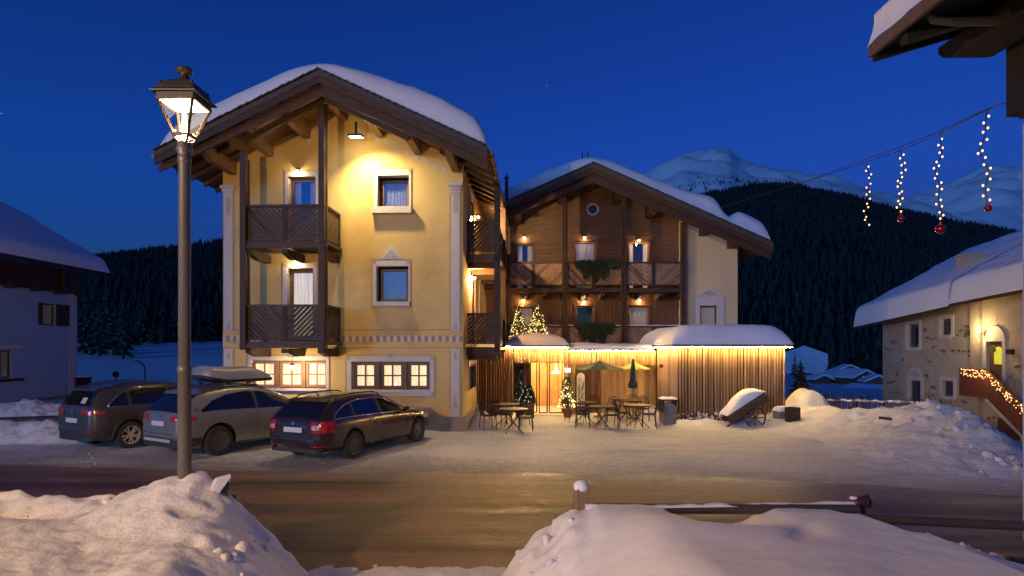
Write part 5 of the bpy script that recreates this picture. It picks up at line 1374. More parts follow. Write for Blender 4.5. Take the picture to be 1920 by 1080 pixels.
                if kind != 'cover':
                    def dk(m):
                        if kind == 'spokes': m.lathe([(R*.66*.9, -sd*.085), (.001, -sd*.085)], 20, c, axis='x', cap=False)
                        else:
                            for k in range(14):
                                a = 2*PI*k/14; m.lathe([(.017,-sd*.024),(.017,-sd*.0195)], 8, (c[0], c[1]+math.cos(a)*R*.535, c[2]+math.sin(a)*R*.535), axis='x')
                    part('rim_recess', TYRE, wh, dk)
    def common(s, glasspts, body, m, roofrail=True, railm=PLASTICB, handle=None):
        pass
def thing_part(name, parent):
    m = MB(); m.box(-.01,.01,-.01,.01,-.01,.01)
    o = link(name, None); o.parent = parent; return o
def car_base(name, label, spec, px, py, heading, paintm, sidew=True):
    h = math.radians(heading); g0 = G(px, py); c = Car(**spec)
    fwd = Vector((math.sin(h), math.cos(h), 0)); rgt = Vector((math.cos(h), -math.sin(h), 0))
    o = thing(name, label, 'car', Vector(g0) - rgt*(c.hw-.05), -h, 'cars parked in front of the hotel')
    o.location.z = 0.012
    c.body('body', paintm, o); return c, o
def roof_rails(c, y0, y1, x, m, lift=.05):
    for sd in (1, -1):
        pts = []
        for i in range(15):
            t = i/14; y = y0+(y1-y0)*t; e = min(1, min(t, 1-t)*7); pts.append((sd*x, y, c.top_z(x, y) + .005 + lift*math.sqrt(1-(1-e)**2)))
        part('roof_rail', m, c.root, lambda q: q.tube(pts, .017, 8))
def mirror(c, y, z):
    for sd in (1, -1):
        x = c.side_x(y, z)
        part('wing_mirror', PLASTICB if c.dark_mirror else c.paint, c.root, lambda m: (m.sphere((sd*(x+.13), y, z+.06), .10, 12, 8, sz=.75), m.beam((sd*(x-.02), y, z), (sd*(x+.10), y, z+.03), .04, .04)))
def handles(c, ys, z, m):
    for y in ys:
        for sd in (1, -1):
            x = c.side_x(y, z); part('door_handle', m, c.root, lambda q: q.tube([(sd*(x+.004), y-.10, z), (sd*(x+.030), y-.07, z), (sd*(x+.034), y+.07, z+.004), (sd*(x+.004), y+.10, z)], .013, 6))
def seams(c, ys, z0f, z1f):
    for y in ys:
        pts = [(y + .03*math.sin(PI*t), z0f + (z1f-z0f)*t) for t in [i/8 for i in range(9)]]
        for sd in (1, -1): part('door_seam', PLASTICB, c.o, lambda q: q.tube([(sd*(c.side_x(yy, zz)+.0005), yy, zz) for yy, zz in pts], .005, 4))
def arch_trim(c, m, r=.05):
    for y in (0, c.wb):
        for sd in (1, -1):
            pts = []
            for i in range(19):
                a = -.12 + (PI+.24)*i/18; yy = y + math.cos(a)*(c.R+.075); zz = c.R + .01 + math.sin(a)*(c.R+.075)
                if zz < .2: zz = .2
                pts.append((sd*(c.side_x(min(max(yy, c.ya+.02), c.yb-.02), zz)+.000), yy, zz))
            part('wheel_arch', m, c.root, lambda q: q.tube(pts, r, 6))
# ---- dark grey SUV at the left
GREYP = paint('dark_grey_paint', (0.085,0.080,0.078))
spec1 = dict(hw=.92, R=.355, wb=2.66, rw=.72, dark_mirror=False, paint=GREYP,
  top=[(-.92,.62),(-.915,.80),(-.90,.98),(-.865,1.10),(-.72,1.34),(-.60,1.52),(-.50,1.585),(-.2,1.62),(.4,1.655),(.9,1.65),(1.35,1.60),(1.75,1.46),(2.15,1.20),(2.32,1.10),(2.9,1.02),(3.25,.90),(3.36,.70),(3.40,.5)],
  beltl=[(-.92,1.08),(0,1.07),(1.5,1.02),(2.4,.99),(3.4,.85)])
c1, car1 = car_base('parked_suv', 'dark grey SUV with light ten-spoke alloy wheels and a sticker in its rear window', spec1, 245, 842, 28, GREYP)
lo = lambda y: c1.belt(y)+.035
hi = lambda y: min(c1.zt(y)-.135, lerp([(-.56,1.10),(-.30,1.36),(-.1,1.45),(.5,1.53),(1.2,1.52),(1.75,1.30),(2.15,1.06)], y))
c1.panel('side_window', CARGLASS, -.55, 2.10, lo, hi)
c1.outline('window_trim', CHROME, [(y, lo(y)) for y in [-.55+2.6*i/20 for i in range(21)]][::-1] + [(y, hi(y)) for y in [-.55+.09*i for i in range(8)]], .013, closed=False)
for yy in (-.05, .98): c1.panel('window_pillar', PLASTICB, yy, yy+.10, lo, hi, .010, 3)
c1.rear_glass(CARGLASS, -.845, -.63, .66, .56)
part('rear_spoiler', GREYP, car1, lambda m: m.prism([(-.70,1.54),(-.44,1.60),(-.44,1.575),(-.68,1.50)], -.60, .60, axis='x'))
part('window_sticker', mat('pale_sticker', (.62,.66,.56), .6), c1.o, lambda m: m.add([(.22,-.845,1.20),(.44,-.845,1.20),(.42,-.765,1.34),(.22,-.765,1.34)], [(0,1,2,3)]))
def tp1(u, a, b): return (a + .02 + .05*max(0,u-.4), b - .10*max(0, u-.35))
c1.wrap('tail_light', TAILR, .90, 1.06, .40, -.60, .014, taper=tp1)
c1.wrap('bumper', PLASTICB, .28, .56, .0, -.42, .012)
c1.rear_band('licence_plate', PLATE, -.26, .26, .72, .83)
c1.rear_band('tailgate_seam', PLASTICB, -.62, .62, .655, .667, .006, c1.o)
c1.rear_band('badge', CHROME, -.05, .05, .93, 1.02)
c1.wrap('reflector', TAILR, .50, .54, .58, -.84, .02)
c1.wheels('spokes', ALLOY); arch_trim(c1, PLASTICB); roof_rails(c1, -.35, 1.35, .60, PLASTICB); handles(c1, (.70, 1.62), 1.00, GREYP); seams(c1, (.98, 2.0), .34, 1.04); mirror(c1, 2.0, 1.05)
part('aerial', PLASTICB, car1, lambda m: m.tube([(0,-.25,1.62),(0,-.33,1.72),(0,-.36,1.73)], [.02,.008,.012], 6))
# ---- silver-grey SUV in the middle, with a roof box
SILVP = paint('warm_silver_paint', (0.27,0.25,0.245))
spec2 = dict(hw=.93, R=.36, wb=2.71, rw=.70, dark_mirror=True, paint=SILVP,
  top=[(-.95,.60),(-.945,.78),(-.925,.94),(-.89,1.06),(-.62,1.30),(-.38,1.48),(-.28,1.535),(0,1.575),(.5,1.615),(.95,1.61),(1.4,1.56),(1.85,1.40),(2.3,1.15),(2.5,1.06),(3.1,.98),(3.45,.86),(3.58,.68),(3.62,.5)],
  beltl=[(-.95,1.02),(0,1.06),(1.0,1.03),(2.4,.97),(3.6,.8)])
c2, car2 = car_base('parked_suv', 'silver-grey SUV with a long roof box, between the dark SUV and the dark estate', spec2, 411, 855, 31, SILVP)
lo = lambda y: c2.belt(y)+.03
hi = lambda y: min(c2.zt(y)-.12, lerp([(-.42,1.12),(-.1,1.32),(.3,1.44),(.8,1.49),(1.3,1.46),(1.8,1.28),(2.2,1.03)], y))
c2.panel('side_window', CARGLASS, -.42, 2.16, lo, hi)
for yy in (.98,): c2.panel('window_pillar', PLASTICB, yy, yy+.10, lo, hi, .010, 3)
c2.rear_glass(CARGLASS, -.87, -.40, .70, .56)
part('rear_spoiler', SILVP, car2, lambda m: m.prism([(-.50,1.50),(-.22,1.56),(-.22,1.53),(-.48,1.46)], -.60, .60, axis='x'))
def tp2(u, a, b): return (a + .03*max(0,u-.4), b - .02 - .06*max(0, u-.5))
c2.wrap('tail_light', TAILR, .88, 1.04, .46, -.56, .014, taper=tp2)
c2.wrap('bumper', PLASTICB, .28, .50, .0, -.44, .012); c2.rear_band('skid_plate', ALLOY, -.55, .55, .40, .47, .03)
c2.rear_band('licence_plate', PLATE, -.26, .26, .76, .87); c2.rear_band('badge', CHROME, -.06, .06, .95, 1.0); c2.rear_band('tailgate_seam', PLASTICB, -.62, .62, .58, .592, .006, c2.o)
c2.wheels('cover', STEEL); roof_rails(c2, -.25, 1.4, .60, PLASTICB, .04); handles(c2, (.66, 1.62), 1.00, SILVP); seams(c2, (.98, 2.05), .34, 1.02); mirror(c2, 2.05, 1.02)
for yy in (.25, 1.2): part('roof_bar', PLASTICB, car2, lambda m: m.box(-.64, .64, yy-.03, yy+.03, c2.top_z(.60, yy)+.05, c2.top_z(.60, yy)+.085))
# roof box: carried by the car, a thing of its own
h2 = math.radians(31); bz = c2.top_z(.6, .5) + .10
bo = thing('roof_box', 'long grey roof box strapped on top of the silver-grey SUV', 'roof box', car2.location + Vector((0, 0, bz)), -h2)
BOXP = mat('roof_box_grey', (0.33,0.33,0.36), 0.35, coat=.4, c2=(.28,.28,.31), scale=2)
def rbox(m, top):
    L0, L1, hw_ = -.05, 2.0, .42
    def prof(t): # half width, bottom, top
        e = math.sin(PI*min(1, max(0, t))**.8); w_ = hw_*min(1, .35 + 1.5*min(t, 1-t)**.6); return w_
    ys_ = [i/22 for i in range(23)]
    def fn(t, u):
        y = L0 + (L1-L0)*t; w_ = hw_*(1 - max(0, (.14-t)/.14)**2*.45 - max(0, (t-.72)/.28)**2*.55)
        lift = .13*max(0, (.30-t)/.30)**1.4; hgt = .42*(1-.75*max(0,(t-.55)/.45)**2)*(1 - .55*max(0,(.08-t)/.08)**2)
        if top: a = PI*u; x = -w_*math.cos(a); q = math.sin(a)**.45; z = lift + .10 + (hgt-.10 - lift*.5)*q if hgt-.1-lift*.5 > .02 else lift+.10+.02*q; return (x, y, z)
        a = PI*u; x = -w_*math.cos(a); return (x, y, lift + .10 - .10*math.sin(a)**.35)
    m.grid(fn, ys_, [i/16 for i in range(17)])
    for t in (0, 1):
        pts = [fn(t, i/16) for i in range(17)]; m.add(pts, [tuple(range(17))])
part('lid', BOXP, bo, lambda m: rbox(m, True)); part('tray', PLASTICB, bo, lambda m: rbox(m, False))
for yy in (.25, 1.2): part('clamp', PLASTICB, bo, lambda m: (m.box(-.33,-.25,yy-.04,yy+.04,-.03,.03), m.box(.25,.33,yy-.04,yy+.04,-.03,.03)))
# ---- dark aubergine estate
PLUMP = paint('aubergine_paint', (0.050,0.024,0.026), .22)
spec3 = dict(hw=.90, R=.325, wb=2.74, rw=.70, dark_mirror=False, paint=PLUMP,
  top=[(-1.02,.56),(-1.015,.74),(-1.00,.88),(-.96,.98),(-.78,1.16),(-.56,1.34),(-.46,1.395),(-.2,1.43),(.4,1.465),(.9,1.46),(1.35,1.42),(1.8,1.27),(2.25,1.05),(2.45,.97),(3.0,.90),(3.45,.78),(3.62,.62),(3.67,.46)],
  beltl=[(-1.0,.94),(0,.95),(1.0,.93),(2.4,.89),(3.6,.75)])
c3, car3 = car_base('parked_estate_car', 'dark aubergine estate car with roof rails, glowing red tail light and steel wheels', spec3, 663, 861, 23.5, PLUMP)
lo = lambda y: c3.belt(y)+.035
hi = lambda y: min(c3.zt(y)-.11, lerp([(-.66,.98),(-.45,1.14),(-.2,1.25),(.2,1.33),(.8,1.36),(1.3,1.33),(1.8,1.15),(2.2,.93)], y))
c3.panel('side_window', CARGLASS, -.64, 2.15, lo, hi)
ysq = [-.64+2.79*i/24 for i in range(25)]
c3.outline('window_trim', CHROME, [(y, lo(y)) for y in ysq][::-1] + [(y, hi(y)) for y in ysq], .009, closed=False)
for yy in (.0, 1.02): c3.panel('window_pillar', PLASTICB, yy, yy+.09, lo, hi, .009, 3)
c3.rear_glass(CARGLASS, -.93, -.58, .66, .55)
part('rear_spoiler', PLUMP, car3, lambda m: m.prism([(-.64,1.36),(-.40,1.415),(-.40,1.39),(-.62,1.33)], -.56, .56, axis='x'))
c3.wrap('tail_light', TAILR, .70, .95, .50, -.66, .016)
c3.wrap('tail_light_lens', TAILW, .77, .86, .53, -.995, .024, n=6)
c3.rear_band('licence_plate', PLATE, -.26, .26, .70, .81); c3.rear_band('chrome_strip', CHROME, -.62, .62, .545, .56, .03); c3.rear_band('badge', CHROME, -.045, .045, .86, .93)
c3.rear_band('model_lettering', CHROME, .26, .40, .815, .832); c3.rear_band('tailgate_seam', PLASTICB, -.60, .60, .60, .61, .006, c3.o)
c3.wrap('reflector', TAILR, .38, .42, .50, -.86, .02); c3.wrap('bumper', PLASTICB, .26, .34, .0, -.42, .010)
c3.wheels('steel', STEEL); roof_rails(c3, -.35, 1.35, .57, CHROME if False else PLASTICB, .055); handles(c3, (.70, 1.66), .86, CHROME); seams(c3, (1.02, 2.1), .32, .90); mirror(c3, 2.0, .93)
part('aerial', PLASTICB, car3, lambda m: m.tube([(0,-.20,1.43),(0,-.30,1.56)], [.018,.006], 6))
for c in (c1, c2, c3):
    for sd in (1, -1):
        part('headlight', TAILW, c.root, lambda m: m.grid(lambda y, t: (sd*(c.side_x(y, c.zt(c.yb-.35)-.20+.12*t)+.008), y, c.zt(c.yb-.35)-.20+.12*t), [c.yb-.62+.045*i for i in range(12)], [i/4 for i in range(5)]))
# ================================================================== STREET LAMP
LZ = 6.4
lp = P(346, 655, LZ)
def street_lamp(loc, label, rz):
    o = thing('street_lamp', label, 'street lamp', loc, rz, 'old-fashioned street lamps')
    zt = P(346, 268, LZ)[2]; R = .062
    part('post', POSTM, o, lambda m: m.lathe([(.10,-.1),(.10,.35),(.075,.5),(R+.008,.6),(R+.004,2.30),(R+.012,2.305),(R+.012,2.37),(R,2.375),(R-.002,zt-.20)], 20))
    part('collar', POSTM, o, lambda m: m.lathe([(R,zt-.22),(.068,zt-.21),(.068,zt-.15),(.058,zt-.13),(.083,zt-.09),(.083,zt-.06),(.07,zt-.03),(.075,zt-.01),(.05,zt+.02)], 20))
    z0, z1 = zt+.02, P(346, 183, LZ-.18)[2]; a0, a1 = .072, .185
    c4 = lambda a, z: [(a,a,z),(-a,a,z),(-a,-a,z),(a,-a,z)]
    head = thing_part('lantern_head', o)
    def bars(m):
        for p, q in zip(c4(a0, z0+.05), c4(a1, z1)): m.beam(p, q, .026, .026)
        b = c4(a0, z0+.05); t = c4(a1, z1)
        for i in range(4): m.beam(b[i], b[(i+1)%4], .03, .03); m.beam(t[i], t[(i+1)%4], .03, .03)
        for i in range(4):   # curled brackets under the lantern
            x, y, _ = b[i]; m.tube([(x*.9,y*.9,z0+.10),(x*1.15,y*1.15,z0+.06),(x*.9,y*.9,z0+.0),(x*.4,y*.4,z0-.02),(0,0,z0+.0)], .012, 6)
    part('lantern_frame', BRONZE, head, bars)
    def roofm(m):
        m.add(c4(.192, z1-.012) + c4(.192, z1+.075), [(0,1,5,4),(1,2,6,5),(2,3,7,6),(3,0,4,7)])
        tiers = [(.235, z1+.060), (.238, z1+.070), (.195, z1+.105), (.185, z1+.135), (.155, z1+.19), (.09, z1+.235), (.075, z1+.245)]
        vs = []; 
        for a, z in tiers: vs += c4(a, z)
        fs = [(i*4+j, i*4+(j+1)%4, (i+1)*4+(j+1)%4, (i+1)*4+j) for i in range(len(tiers)-1) for j in range(4)]
        m.add(vs, fs); m.add(c4(.235, z1+.060) + c4(.19, z1+.078), [(0,1,5,4),(1,2,6,5),(2,3,7,6),(3,0,4,7)])
        for i in range(4):
            x, y, _ = c4(.165, 0)[i]; m.sphere((x, y, z1+.175), .018, 8, 5)
        m.lathe([(.075,z1+.24),(.052,z1+.275),(.040,z1+.315),(.045,z1+.33),(.082,z1+.345),(.086,z1+.37),(.06,z1+.395),(.02,z1+.402)], 16)
    part('lantern_roof', BRONZE, head, roofm)
    part('light_panel', PANEL, head, lambda m: m.add(c4(.178, z1-.014), [(0,1,2,3)]))
    part('tube_lamp', PANEL, head, lambda m: m.lathe([(.022,z0+.06),(.022,z1-.10)], 10))
    for i in range(4):
        b, t = c4(a0-.006, z0+.07), c4(a1-.012, z1-.03); j = (i+1) % 4
        part('pane', GLASSC, head, lambda m: m.add([b[i], b[j], t[j], t[i]], [(0,1,2,3)]))
    return o, z0, z1
sl, lz0, lz1 = street_lamp((lp[0], lp[1], 0), 'tall old-fashioned street lamp, lit, at the left behind the near snow bank', 0.0)
lamp((lp[0], lp[1], lz1-.30), LAMP1, (1.0,.62,.27), .10)
# the next lamp of the same row, behind the photographer, whose light falls on the near snow and the cars
L2 = (-7.6, -1.5)
sl2 = copy_tree(sl); sl2.location = (L2[0], L2[1], 0)
sl2['label'] = 'second old-fashioned street lamp, behind the viewpoint, beside the near left snow bank'
lamp((L2[0], L2[1], lz1-.30), LAMP2, (1.0,.61,.25), .10)
# ================================================================== FENCE along the near edge of the road
WPOST = mat('weathered_post', (0.30,0.20,0.10), .75, c2=(.18,.115,.06), scale=5, stretch=(5,5,.7), bump=.4)
RAILD = mat('dark_rail_wood', (0.035,0.028,0.024), .7, c2=(.06,.045,.035), scale=6, bump=.4)
f0 = P(1090, 910, 6.55)
fp = thing('fence_post', 'weathered pale wooden fence post with small snow cap, left end of right fence', 'post', (f0[0], 6.55, 0), .2)
part('post', WPOST, fp, lambda m: (m.box(-.065,.065,-.065,.065,.1,f0[2]-.03),))
part('snow_cap', SNOW, fp, lambda m: m.lathe([(.075,f0[2]-.05),(.09,f0[2]-.02),(.08,f0[2]+.025),(.04,f0[2]+.05),(.001,f0[2]+.055)], 10, cap=False))
f1 = P(1608, 937, 6.52)
fq = thing('fence_post', 'dark fence post with a red reflective cap and a dab of snow', 'post', (f1[0], 6.52, 0), -.1)
part('post', RAILD, fq, lambda m: m.lathe([(.085,.1),(.078,f1[2])], 12))
part('cap', mat('dark_red_cap', (.07,.008,.010), .5), fq, lambda m: (m.lathe([(.085,f1[2]-.05),(.10,f1[2]-.04),(.10,f1[2]+.01),(.05,f1[2]+.03),(.001,f1[2]+.033)], 12), m.tube([(.02,-.02,f1[2]+.02),(.10,0,f1[2]+.05),(.15,.03,f1[2]-.02),(.13,.03,f1[2]-.10)], .018, 6)))
part('snow_cap', SNOW, fq, lambda m: m.sphere((-.05,-.02,f1[2]+.02), .045, 8, 5, sz=.5))
fr = thing('fence_rail', 'dark round fence rail with snow on it, between the pale post and the red-capped post', 'rail', (0, 6.45, 0))
ra, rb_ = P(1095, 944, 6.54), P(1605, 954, 6.42)
part('rail', RAILD, fr, lambda m: m.tube([(ra[0],.13,ra[2]-.06),(rb_[0],-.07,rb_[2]-.0)], .055, 10))
part('rail_snow', SNOW, fr, lambda m: m.grid(lambda x, t: (x, .03+.055*math.cos(PI*t), ra[2]-.035+.05*(x-ra[0])/(rb_[0]-ra[0]) + (.05*math.sin(PI*t))*max(0.0, .4+1.3*noise.noise(Vector((x*3,1,0))))), [ra[0]+(rb_[0]-ra[0])*i/90 for i in range(91)], [i/6 for i in range(7)]))
fr2 = thing('fence_rail', 'long dark fence rail running right from the red-capped post out of the picture', 'rail', (0, 6.3, 0))
r1, r2_ = P(1614, 972, 6.33), P(1960, 988, 6.1)
part('rail', RAILD, fr2, lambda m: m.tube([(r1[0],.03,r1[2]),(r2_[0],-.2,r2_[2])], .048, 10))
fr3 = thing('fence_rail', 'lowest dark rail, just showing above the snow at the right edge', 'rail', (0, 6.2, 0))
r1, r2_ = P(1890, 1052, 6.2), P(2050, 1062, 6.0)
part('rail', RAILD, fr3, lambda m: m.tube([(r1[0],0,r1[2]),(r2_[0],-.2,r2_[2])], .05, 10))
f2 = P(408, 894, 6.45)
fl_ = thing('fence_post', 'leaning broken fence post packed with snow beside the street lamp', 'post', (f2[0], 6.42, 0), .5)
part('post', RAILD, fl_, lambda m: (m.beam((-.02,0,.3),(.06,0,f2[2]-.04),.13,.12), m.beam((.10,.03,.3),(.17,.05,f2[2]-.22),.05,.05)))
part('snow_cap', SNOW, fl_, lambda m: m.add([(-.12,-.09,f2[2]-.17),(.0,-.09,f2[2]-.02),(.14,-.08,f2[2]+.01),(.14,.08,f2[2]+.01),(0,.09,f2[2]-.02),(-.12,.09,f2[2]-.17),(.13,0,f2[2]-.07),(-.06,-.1,f2[2]-.26)], [(0,1,4,5),(1,2,3,4),(0,7,1),(1,7,2),(2,6,3),(2,7,6)]))
# ================================================================== WHITE HOUSE at the left
Zw = F*H/(744-Y0); Xw = (145-960)/F*Zw
LF = Fr(Xw, Zw, -PI/2); x0 = -14.0
lh = thing('white_house', 'white rendered house with dark timber attic and deep snow on its roof, left edge', 'house', (Xw, Zw, 0), PI/2)
zg = LF.z(100, 546); zev = P(205, 512, Zw+.4)[2]; ov = Xw and (P(205,512,Zw+.4)[0]-Xw); LSL = .60
def lwin(a, b, t, bt): xa, za = LF.xz(a, bt); xb, zb = LF.xz(b, t); return (xa, xb, LF.z((a+b)/2, bt), LF.z((a+b)/2, t))
w1, w2 = lwin(78, 104, 569, 610), lwin(-12, 22, 657, 709)
def lw(m):
    wall_holes(m, x0, 0, -.3, zg, [w1, w2], 0, .22, 0)
    m.add([(0,0,-.3),(0,9,-.3),(0,9,zg),(0,4.5,zg+4.5*LSL),(0,0,zg)], [(0,1,2,3,4)]); m.quad((x0,0,-.3),(x0,9,-.3),(x0,9,zg),(x0,0,zg)); m.quad((x0,.5,-.3),(0,.5,-.3),(0,.5,zg),(x0,.5,zg), 1)
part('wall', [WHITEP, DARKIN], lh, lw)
part('corner_band', TRIM, lh, lambda m: m.box(-.62, -.10, -.02, .01, 0, zg))
part('plinth', mat('blue_grey_plinth', (.20,.20,.22), .85, c2=(.15,.15,.17), scale=3), lh, lambda m: m.box(x0, .05, -.06, 0, -.3, LF.z(60, 748)))
def att(m):
    m.box(x0, .10, -.12, .3, zg-.02, zev-.10)
part('attic_boarding', WOOD, lh, att)
for i in range(9): part('bracket', WOOD, lh, lambda m: m.box(-.3-i*1.5, -.12-i*1.5, -.45, -.12, zg-.14, zg+.06))
for xx in (-1.2,-5.6): part('attic_post', WOOD, lh, lambda m: m.box(xx-.1, xx+.1, -.26, -.12, zg, zev-.1))
win(lh, *w1, .10, 1, 1, FRAME, CURT, .06); win(lh, *w2, .10, 2, 1, FRAME, CURT, .06)
def shut(m, a, b, z0, z1):
    m.box(a, b, -.07, -.02, z0, z1); n = 7
    for i in range(n): zz = z0+.06+(z1-z0-.12)*i/n; m.box(a+.06, b-.06, -.085, -.07, zz, zz+(z1-z0)/n*.5)
ws = LF.x(128); part('shutter', WOOD, lh, lambda m: shut(m, w1[1]+.01, ws, w1[2], w1[3])); part('shutter', WOOD, lh, lambda m: shut(m, LF.x(71), w1[0]-.01, w1[2], w1[3]))
part('window_lintel', TRIM, lh, lambda m: m.box(w2[0]-.2, w2[1]+.5, -.08, .02, w2[3]+.05, w2[3]+.25)); part('window_sill', WOOD, lh, lambda m: m.box(w2[0]-.2, w2[1]+.6, -.10, .02, w2[2]-.16, w2[2]-.04))
lroof = gable_roof(lh, -ov, 10.2, x0-1.0, .45, zev+4.6*LSL+ov*LSL*0+ .0, LSL, th=.2, swap=True, xc=4.6, b1=(.1,.3), b2=(.25,.5)) if False else None
rz_ = zev + (4.6+ov)*LSL
def lroofm(m):
    for xe in (-ov, 4.6*2+ov):
        vs = [(x0-1,4.6,rz_),(x0-1,xe,zev),(.4,xe,zev),(.4,4.6,rz_)]; vs += [(a,b_,c-.22) for a,b_,c in vs]
        m.add(vs, [(0,1,2,3),(7,6,5,4),(0,4,5,1),(1,5,6,2),(2,6,7,3)])
lroof = part('roof', WOOD, lh, lroofm)
gable_snow(lroof, -ov-.05, 4.6*2+ov, x0-1, .40, rz_+.02, LSL, .42, .3, .3, .6, xc=4.6, swap=True, seed=5)
# ================================================================== STONE HOUSE at the right
Pa, Pb = P(1655, 655, 32.0), P(1830, 655, 25.0)
ra_ = math.atan2(-(Pb[1]-Pa[1]), Pb[0]-Pa[0]); RF = Fr(Pa[0], Pa[1], ra_); RB = -1.5
sh = thing('stone_house', 'rough stone-rendered house with snow-laden eaves and an outside stair, right side', 'house', (Pa[0], Pa[1], 0), -ra_)
RXv, RZv = RF.x, RF.z
def rrct(a, b, t, bt): return (RXv(a), RXv(b), RZv((a+b)/2, bt), RZv((a+b)/2, t))
hA, hB, hC, hD, hE = rrct(1702,1724,608,651), rrct(1764,1784,598,628), rrct(1705,1727,713,752), rrct(1767,1788,714,743), rrct(1851,1881,640,712)
Lr = 12.0; zre = [(0, RZv(1657,600)), (RXv(1830), RZv(1830,562)), (Lr, RZv(1830,562)+.55)]
def rw_(m):
    zt_ = zre[0][1]; wall_holes(m, 0, Lr, RB-.3, zt_, [hA,hB,hC,hD,hE], 0, .28, 0)
    m.add([(0,0,zt_),(Lr,0,zt_),(Lr,0,zre[2][1]),(zre[1][0],0,zre[1][1])], [(0,1,2,3)])
    m.add([(0,0,RB-.3),(0,9,RB-.3),(0,9,zt_),(0,4.5,zt_+2.3),(0,0,zt_)], [(4,3,2,1,0)]); m.quad((Lr,0,RB),(Lr,9,RB),(Lr,9,zt_),(Lr,0,zt_)); m.quad((0,.6,RB),(Lr,.6,RB),(Lr,.6,zt_),(0,.6,zt_), 1)
part('wall', [STONEP, DARKIN], sh, rw_)
part('buttress', STONEP, sh, lambda m: m.box(RXv(1826), RXv(1842), -.16, 0.02, RB-.3, zre[1][1]-.05))
part('plinth', STONED, sh, lambda m: m.box(-.05, Lr, -.07, 0, RB-.3, RB+.35))
for h_, arch in ((hA,0),(hB,0),(hC,1),(hD,0)):
    sm_ = MB(); t_ = .17
    sm_.box(h_[0]-t_, h_[0], -.035, .01, h_[2]-t_*.6, h_[3]+t_); sm_.box(h_[1], h_[1]+t_, -.035, .01, h_[2]-t_*.6, h_[3]+t_); sm_.box(h_[0], h_[1], -.035, .01, h_[3], h_[3]+t_); sm_.box(h_[0], h_[1], -.06, .01, h_[2]-t_, h_[2])
    if arch:
        cxx, r_ = (h_[0]+h_[1])/2, (h_[1]-h_[0])/2+.05; arc = [(cxx+r_*math.cos(PI*i/12), h_[3]+t_+r_*.9*math.sin(PI*i/12)) for i in range(13)]
        sm_.prism(arc, -.03, .01); sm_.prism([(cxx+(x-cxx)*.7, h_[3]+t_+.02+(z-h_[3]-t_)*.7) for x, z in arc], -.036, -.029, m=1)
    sm_.build('window_surround', [PALET, ORN], sh)
    win(sh, *h_, .14, 1, 1, FRAME, None, .09, gmat=DGLASS)
rs = random.Random(9)
for i in range(52):   # patches of bare stones left in the render
    cxx, czz = rs.uniform(.3, 9.5), rs.uniform(RB+.6, 3.5)
    if any(h_[0]-.3 < cxx < h_[1]+.3 and h_[2]-.3 < czz < h_[3]+.4 for h_ in (hA,hB,hC,hD,hE)): continue
    for k in range(rs.randint(1, 4)):
        x, z, a, b = cxx+rs.uniform(-.4,.4), czz+rs.uniform(-.12,.12), rs.uniform(.07,.17), rs.uniform(.035,.07); n = 7
        if x < .1: continue
        part('bare_stone', STONED, sh, lambda m: m.prism([(x+a*math.cos(2*PI*j/n)*rs.uniform(.8,1.1), z+b*math.sin(2*PI*j/n)*rs.uniform(.8,1.1)) for j in range(n)], -.03, .01))
# door, arch and lamp at the head of the stair
def dsur(m):
    t_ = .16; m.box(hE[0]-t_, hE[0], -.05, .01, hE[2], hE[3]+t_); m.box(hE[1], hE[1]+t_, -.05, .01, hE[2], hE[3]+t_); m.box(hE[0], hE[1], -.05, .01, hE[3], hE[3]+t_)
    cxx, r_ = (hE[0]+hE[1])/2, (hE[1]-hE[0])/2+.12; m.prism([(cxx+r_*math.cos(PI*i/14), hE[3]+t_+r_*.85*math.sin(PI*i/14)) for i in range(15)], -.04, .01)
    m.tube([(cxx+r_*math.cos(PI*i/14), -.05, hE[3]+t_+r_*.85*math.sin(PI*i/14)) for i in range(15)], .022, 5)
part('door_surround', PALET, sh, dsur)
dr = part('front_door', FRAME, sh, lambda m: m.box(hE[0]+.01, hE[1]-.01, .10, .16, hE[2], hE[3]-.01))
dcx, dr_ = (hE[0]+hE[1])/2+.06, (hE[1]-hE[0])*.27; dz0, dz1 = hE[2]+.62, hE[3]-.45
YGL = mat('yellow_lit_glass', (.5,.45,.1), .3, emit=(.62,.60,.03), es=.75, c2=(.3,.3,.05), scale=5)
part('pane', YGL, dr, lambda m: m.prism([(dcx-dr_,dz0),(dcx+dr_,dz0)] + [(dcx+dr_*math.cos(PI*i/10), dz1+dr_*math.sin(PI*i/10)) for i in range(11)], .085, .098))
part('wreath', NEEDLEG, dr, lambda m: m.lathe([(.10,.05),(.10,.09)], 9, (dcx-.22, 0, dz1+.12), axis='y'))
part('letter_box', BLACKM, sh, lambda m: m.box(RXv(1892), RXv(1903), -.12, 0, RZv(1897,664), RZv(1897,655)))
lx, lz = RF.xz(1834, 621, -.3)
wl = MB().tube([(lx,-.16,lz-.12),(lx,-.28,lz-.10),(lx,-.30,lz-.04)], .015, 6).build('wall_lamp', BLACKM, sh)
part('bulb', BULB, wl, lambda m: m.sphere((lx,-.30,lz), .07))
lamp(RF.w(lx, -.42, lz+.02), 85, (1.0,.72,.30), .07)
part('cellar_door', REDW, sh, lambda m: [m.box(RXv(1872)+i*.11, RXv(1872)+i*.11+.10, -.04, .02, RZv(1890,822), RZv(1890,786)) for i in range(10)] and None)
